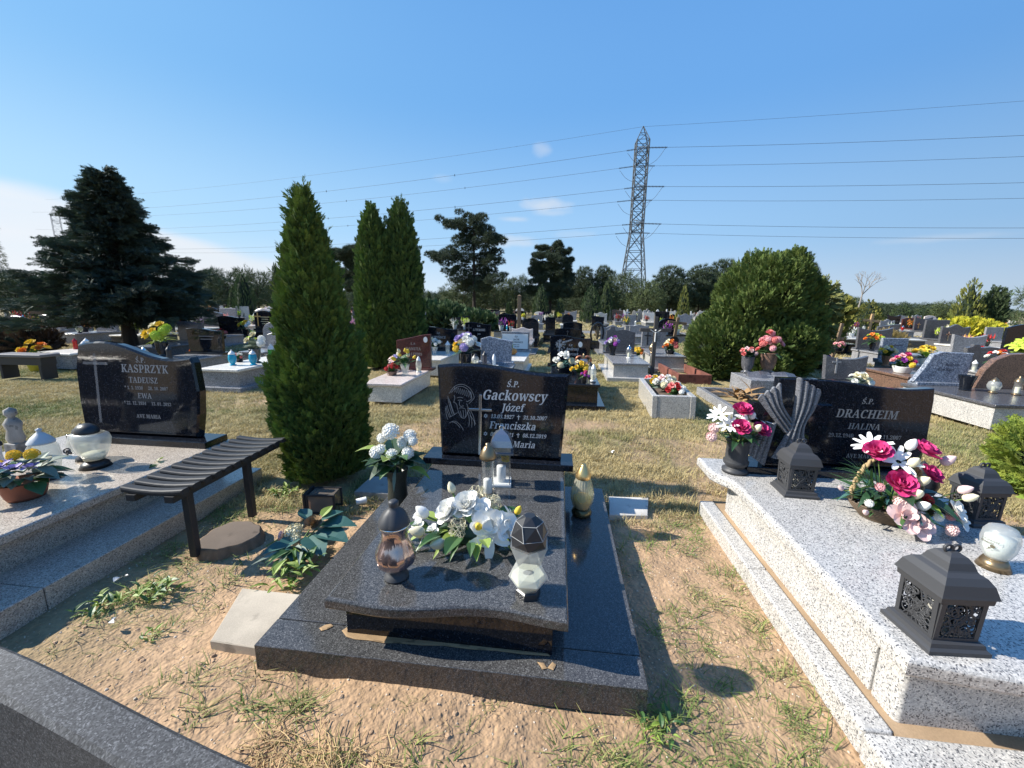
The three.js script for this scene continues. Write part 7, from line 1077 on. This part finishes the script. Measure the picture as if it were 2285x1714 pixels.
{
  const gm = phys({ color: C(1, 1, 1), roughness: 0.9, transmission: 0.2, thickness: 0, side: THREE.DoubleSide });
  const R = rng(611), near = [], mid = [], far2 = [];
  const col = (x, z) => { const n = fbm(x * 0.9, z * 0.9, 3, 141), k = clamp((n - 0.42) * 2.4 + (R() - 0.5) * 0.8), u = 0.75 + 0.5 * R(); return C(lerp(0.5, 0.16, k) * u, lerp(0.4, 0.2, k) * u, lerp(0.19, 0.05, k) * u); };
  for (let i = 0; i < 90000 && near.length < 42000; i++) { const z = -2.5 - 6.5 * Math.pow(R(), 1.25), x = lerp(1.55 * z - 1.2, -0.95 * z + 1.2, R()); const s = sandiness(x, z); if (R() < s * 1.05 || !clear(x, z, -0.01)) continue; near.push([x, groundY(x, z) - 0.004, z, 0.75 + 0.6 * R(), R() * 6.28, col(x, z), 0.6 + 0.8 * R()]); }
  for (let i = 0; i < 60000 && mid.length < 30000; i++) { const z = -8.5 - 13 * R(), x = lerp(1.55 * z, -0.98 * z, R()); if (!clear(x, z) || R() < sandiness(x, z)) continue; mid.push([x, -0.03, z, 1.6 + R(), R() * 6.28, col(x, z), 0.5 + 0.6 * R()]); }
  for (let i = 0; i < 12000; i++) { const z = -23.8 - 24 * R(), x = lerp(1.5 * z, -0.98 * z, R()); if (!clear(x, z)) continue; far2.push([x, -0.03, z, 3 + 2 * R(), R() * 6.28, col(x, z), 0.35 + 0.3 * R()]); }
  scatter('lawn_grass', 'short dry yellow-green lawn grass between the near graves', 'grass', tuftGeo(9, 0.05, 0.055, 0.0022, 1.1, 3), gm, near);
  scatter('dry_grass', 'dry grass between the rows of graves further back', 'grass', tuftGeo(9, 0.055, 0.06, 0.0035, 1.0, 4), gm, mid);
  scatter('far_grass', 'grass beyond the asphalt path', 'grass', tuftGeo(9, 0.06, 0.07, 0.005, 1.0, 5), gm, far2);
  // sparse green tufts in the sand
  const weeds = [], patches = [[0.75, -2.45, 0.16, 60], [0.85, -2.0, 0.16, 40], [0.62, -1.75, 0.14, 46], [0.9, -1.55, 0.22, 80], [1.0, -1.35, 0.12, 40], [0.55, -1.42, 0.1, 20], [0.6, -1.15, 0.2, 90], [0.75, -1.05, 0.2, 90], [0.35, -1.08, 0.14, 50], [0.2, -1.1, 0.1, 26], [0.95, -1.0, 0.25, 90], [0.4, -0.98, 0.2, 70], [0.1, -1.0, 0.2, 40], [-0.35, -1.05, 0.12, 18], [-0.9, -1.15, 0.1, 30], [-1.05, -1.2, 0.1, 24], [-0.75, -1.0, 0.1, 26], [-1.25, -1.12, 0.08, 16], [-0.65, -0.95, 0.08, 20], [-2.1, -1.55, 0.18, 60], [-1.95, -1.75, 0.2, 60], [-2.2, -1.95, 0.15, 60], [-1.9, -2.5, 0.28, 120], [-2.2, -2.4, 0.2, 100], [-1.75, -1.5, 0.2, 30], [0.45, -2.1, 0.1, 14], [0.5, -2.4, 0.12, 16], [0.42, -1.32, 0.06, 14], [0.38, -1.24, 0.05, 12], [1.0, -1.8, 0.12, 40], [1.0, -2.2, 0.1, 26], [0.9, -2.65, 0.15, 40], [-2.3, -2.75, 0.2, 80], [-1.45, -1.2, 0.15, 14], [-1.6, -1.85, 0.15, 20]];
  for (const [px, pz, pr, n] of patches) for (let i = 0; i < n * 0.36; i++) { const a = R() * 6.28, q = pr * Math.pow(R(), 0.7), x = px + Math.cos(a) * q * 1.2, z = pz + Math.sin(a) * q; if (!clear(x, z)) continue; const k = R(), u = 0.7 + 0.6 * R(); weeds.push([x, groundY(x, z) - 0.003, z, 0.5 + 0.55 * R(), R() * 6.28, C(lerp(0.13, 0.36, k * k) * u, lerp(0.2, 0.33, k * k) * u, lerp(0.035, 0.12, k * k) * u), 0.35 + 0.5 * R()]); }
  for (let i = 0; i < 420; i++) { const x = -2.4 + 3.6 * R(), z = -0.85 - 1.95 * R(); if (!clear(x, z)) continue; const k = R(); weeds.push([x, groundY(x, z) - 0.003, z, 0.3 + 0.4 * R(), R() * 6.28, C(lerp(0.16, 0.42, k), lerp(0.2, 0.34, k), lerp(0.05, 0.16, k)), 0.3 + 0.4 * R()]); }
  scatter('sparse_grass', 'sparse green and straw-coloured tufts growing in the sand', 'grass', tuftGeo(9, 0.035, 0.075, 0.0026, 1.3, 6), gm, weeds);
  // pebbles, crumbs of soil, dry bits
  const peb = [], strawBits = [], crumbs = [];
  for (let i = 0; i < 2600; i++) { const x = -2.4 + 3.6 * R(), z = -0.8 - 2.1 * Math.pow(R(), 1.2); if (!clear(x, z)) continue; const u = 0.35 + 0.4 * R(); peb.push([x, groundY(x, z), z, 0.0025 + 0.006 * R() * R() * R(), R() * 6, C(u * 1.0, u * 0.86, u * 0.68), 0.7]); }
  for (let i = 0; i < 2600; i++) { const x = -2.4 + 3.6 * R(), z = -0.8 - 2.1 * R(); if (!clear(x, z)) continue; crumbs.push([x, groundY(x, z) - 0.001, z, 0.003 + 0.01 * R() * R(), R() * 6, C(0.46, 0.31, 0.19).multiplyScalar(0.65 + 0.6 * R()), 0.6]); }
  for (let i = 0; i < 1500; i++) { const b = R() < 0.13, x = b ? -0.72 + (R() - 0.5) * 0.5 : -2.4 + 3.6 * R(), z = b ? -0.93 - 0.12 * R() : -0.8 - 2.0 * R(); if (!clear(x, z)) continue; const u = 0.7 + 0.5 * R(); strawBits.push([x, groundY(x, z) + 0.004 + (b ? 0.02 * R() : 0), z, (b ? 0.12 : 0.05) * (0.4 + R()), R() * 6.28, C(0.55 * u, 0.4 * u, 0.2 * u), 1, (R() - 0.5) * 0.4]); }
  const rock = new THREE.IcosahedronGeometry(1, 1); { const p = rock.attributes.position; for (let i = 0; i < p.count; i++) { const k = 0.75 + 0.5 * hash2(Math.round(p.getX(i) * 50), Math.round(p.getY(i) * 50) + Math.round(p.getZ(i) * 77), 3); p.setXYZ(i, p.getX(i) * k, p.getY(i) * k, p.getZ(i) * k); } rock.computeVertexNormals(); }
  scatter('pebbles', 'tiny pale pebbles lying in the sand', 'pebbles', rock, std({ color: C(1, 1, 1), roughness: 0.9 }), peb); scatter('soil_crumbs', 'loose crumbs of sandy soil', 'soil', rock, std({ color: C(1, 1, 1), roughness: 1 }), crumbs);
  scatter('straw_litter', 'bits of dry straw and needles on the sand', 'straw', tube([[0, 0, 0], [0.3, 0.03, 0.06], [0.7, 0.02, -0.05], [1, 0, 0.04]], 0.012, 6, 4), std({ color: C(1, 1, 1), roughness: 0.9 }), strawBits);
  for (const [x, z, n, s, label] of [[-2.0, -1.62, 26, 0.12, 'bright green weed in the sand beside the beige grave kerb'], [-2.15, -1.5, 20, 0.1, 'small bright weed next to the larger one by the beige kerb'], [-2.05, -2.75, 26, 0.12, 'leafy weed at the thuja foot behind the bench'], [0.4, -1.25, 14, 0.09, 'dark weed at the front corner of the black plate'], [-1.75, -1.4, 12, 0.07, 'tiny weed on the bare sand before the bench']]) { const t = thing('leafy_weed', label, 'plant', [x, groundY(x, z), z]), r = rng(Math.round(x * 100 + 900)); for (let i = 0; i < n * 2; i++) leaf(t, i % 2 ? 'spear' : 'broad', i % 3 ? M.leafLight : M.leaf, [(r() - 0.5) * s * 1.4, s * 0.35 * r(), (r() - 0.5) * s * 1.4], r() * 6.28, 0.2 + 0.9 * r(), s * (0.25 + 0.35 * r()), 0.8); }
}
for (const [x, y, z, a, s, m, label, name, cat] of [[-2.24, 0.008, -1.68, 0.4, 0.06, M.white, 'crumpled white paper scrap beside the beige kerb', 'paper_scrap', 'litter'], [-1.98, 0.006, -1.4, 1.4, 0.04, M.white, 'small white paper scrap on the sand before the weeds', 'paper_scrap', 'litter'], [-2.8, 0.325, -2.45, 0.9, 0.06, M.leafLight, 'fallen green leaf near the headstone on the beige slab', 'fallen_leaf', 'leaf'], [-2.72, 0.325, -2.32, 2.2, 0.05, M.leaf, 'second fallen leaf on the beige slab nearer the bench', 'fallen_leaf', 'leaf'], [0.55, 0.0, -4.0, 0.3, 0.07, M.white, 'white plastic scrap on the lawn behind the amber lantern', 'paper_scrap', 'litter']]) { const t = thing(name, label, cat, [x, y, z], a); part(t, 'sheet', leafGeo(1, 0.6, 0.15, 0.5, 4), m).scale.setScalar(s); part(t, 'torn_corner', leafGeo(0.5, 0.3, 0.4, 0.6, 3), m, [s * 0.2, s * 0.05, s * 0.1], [0, 1.2, 0]).scale.setScalar(s); }
renderer.render(scene, camera);
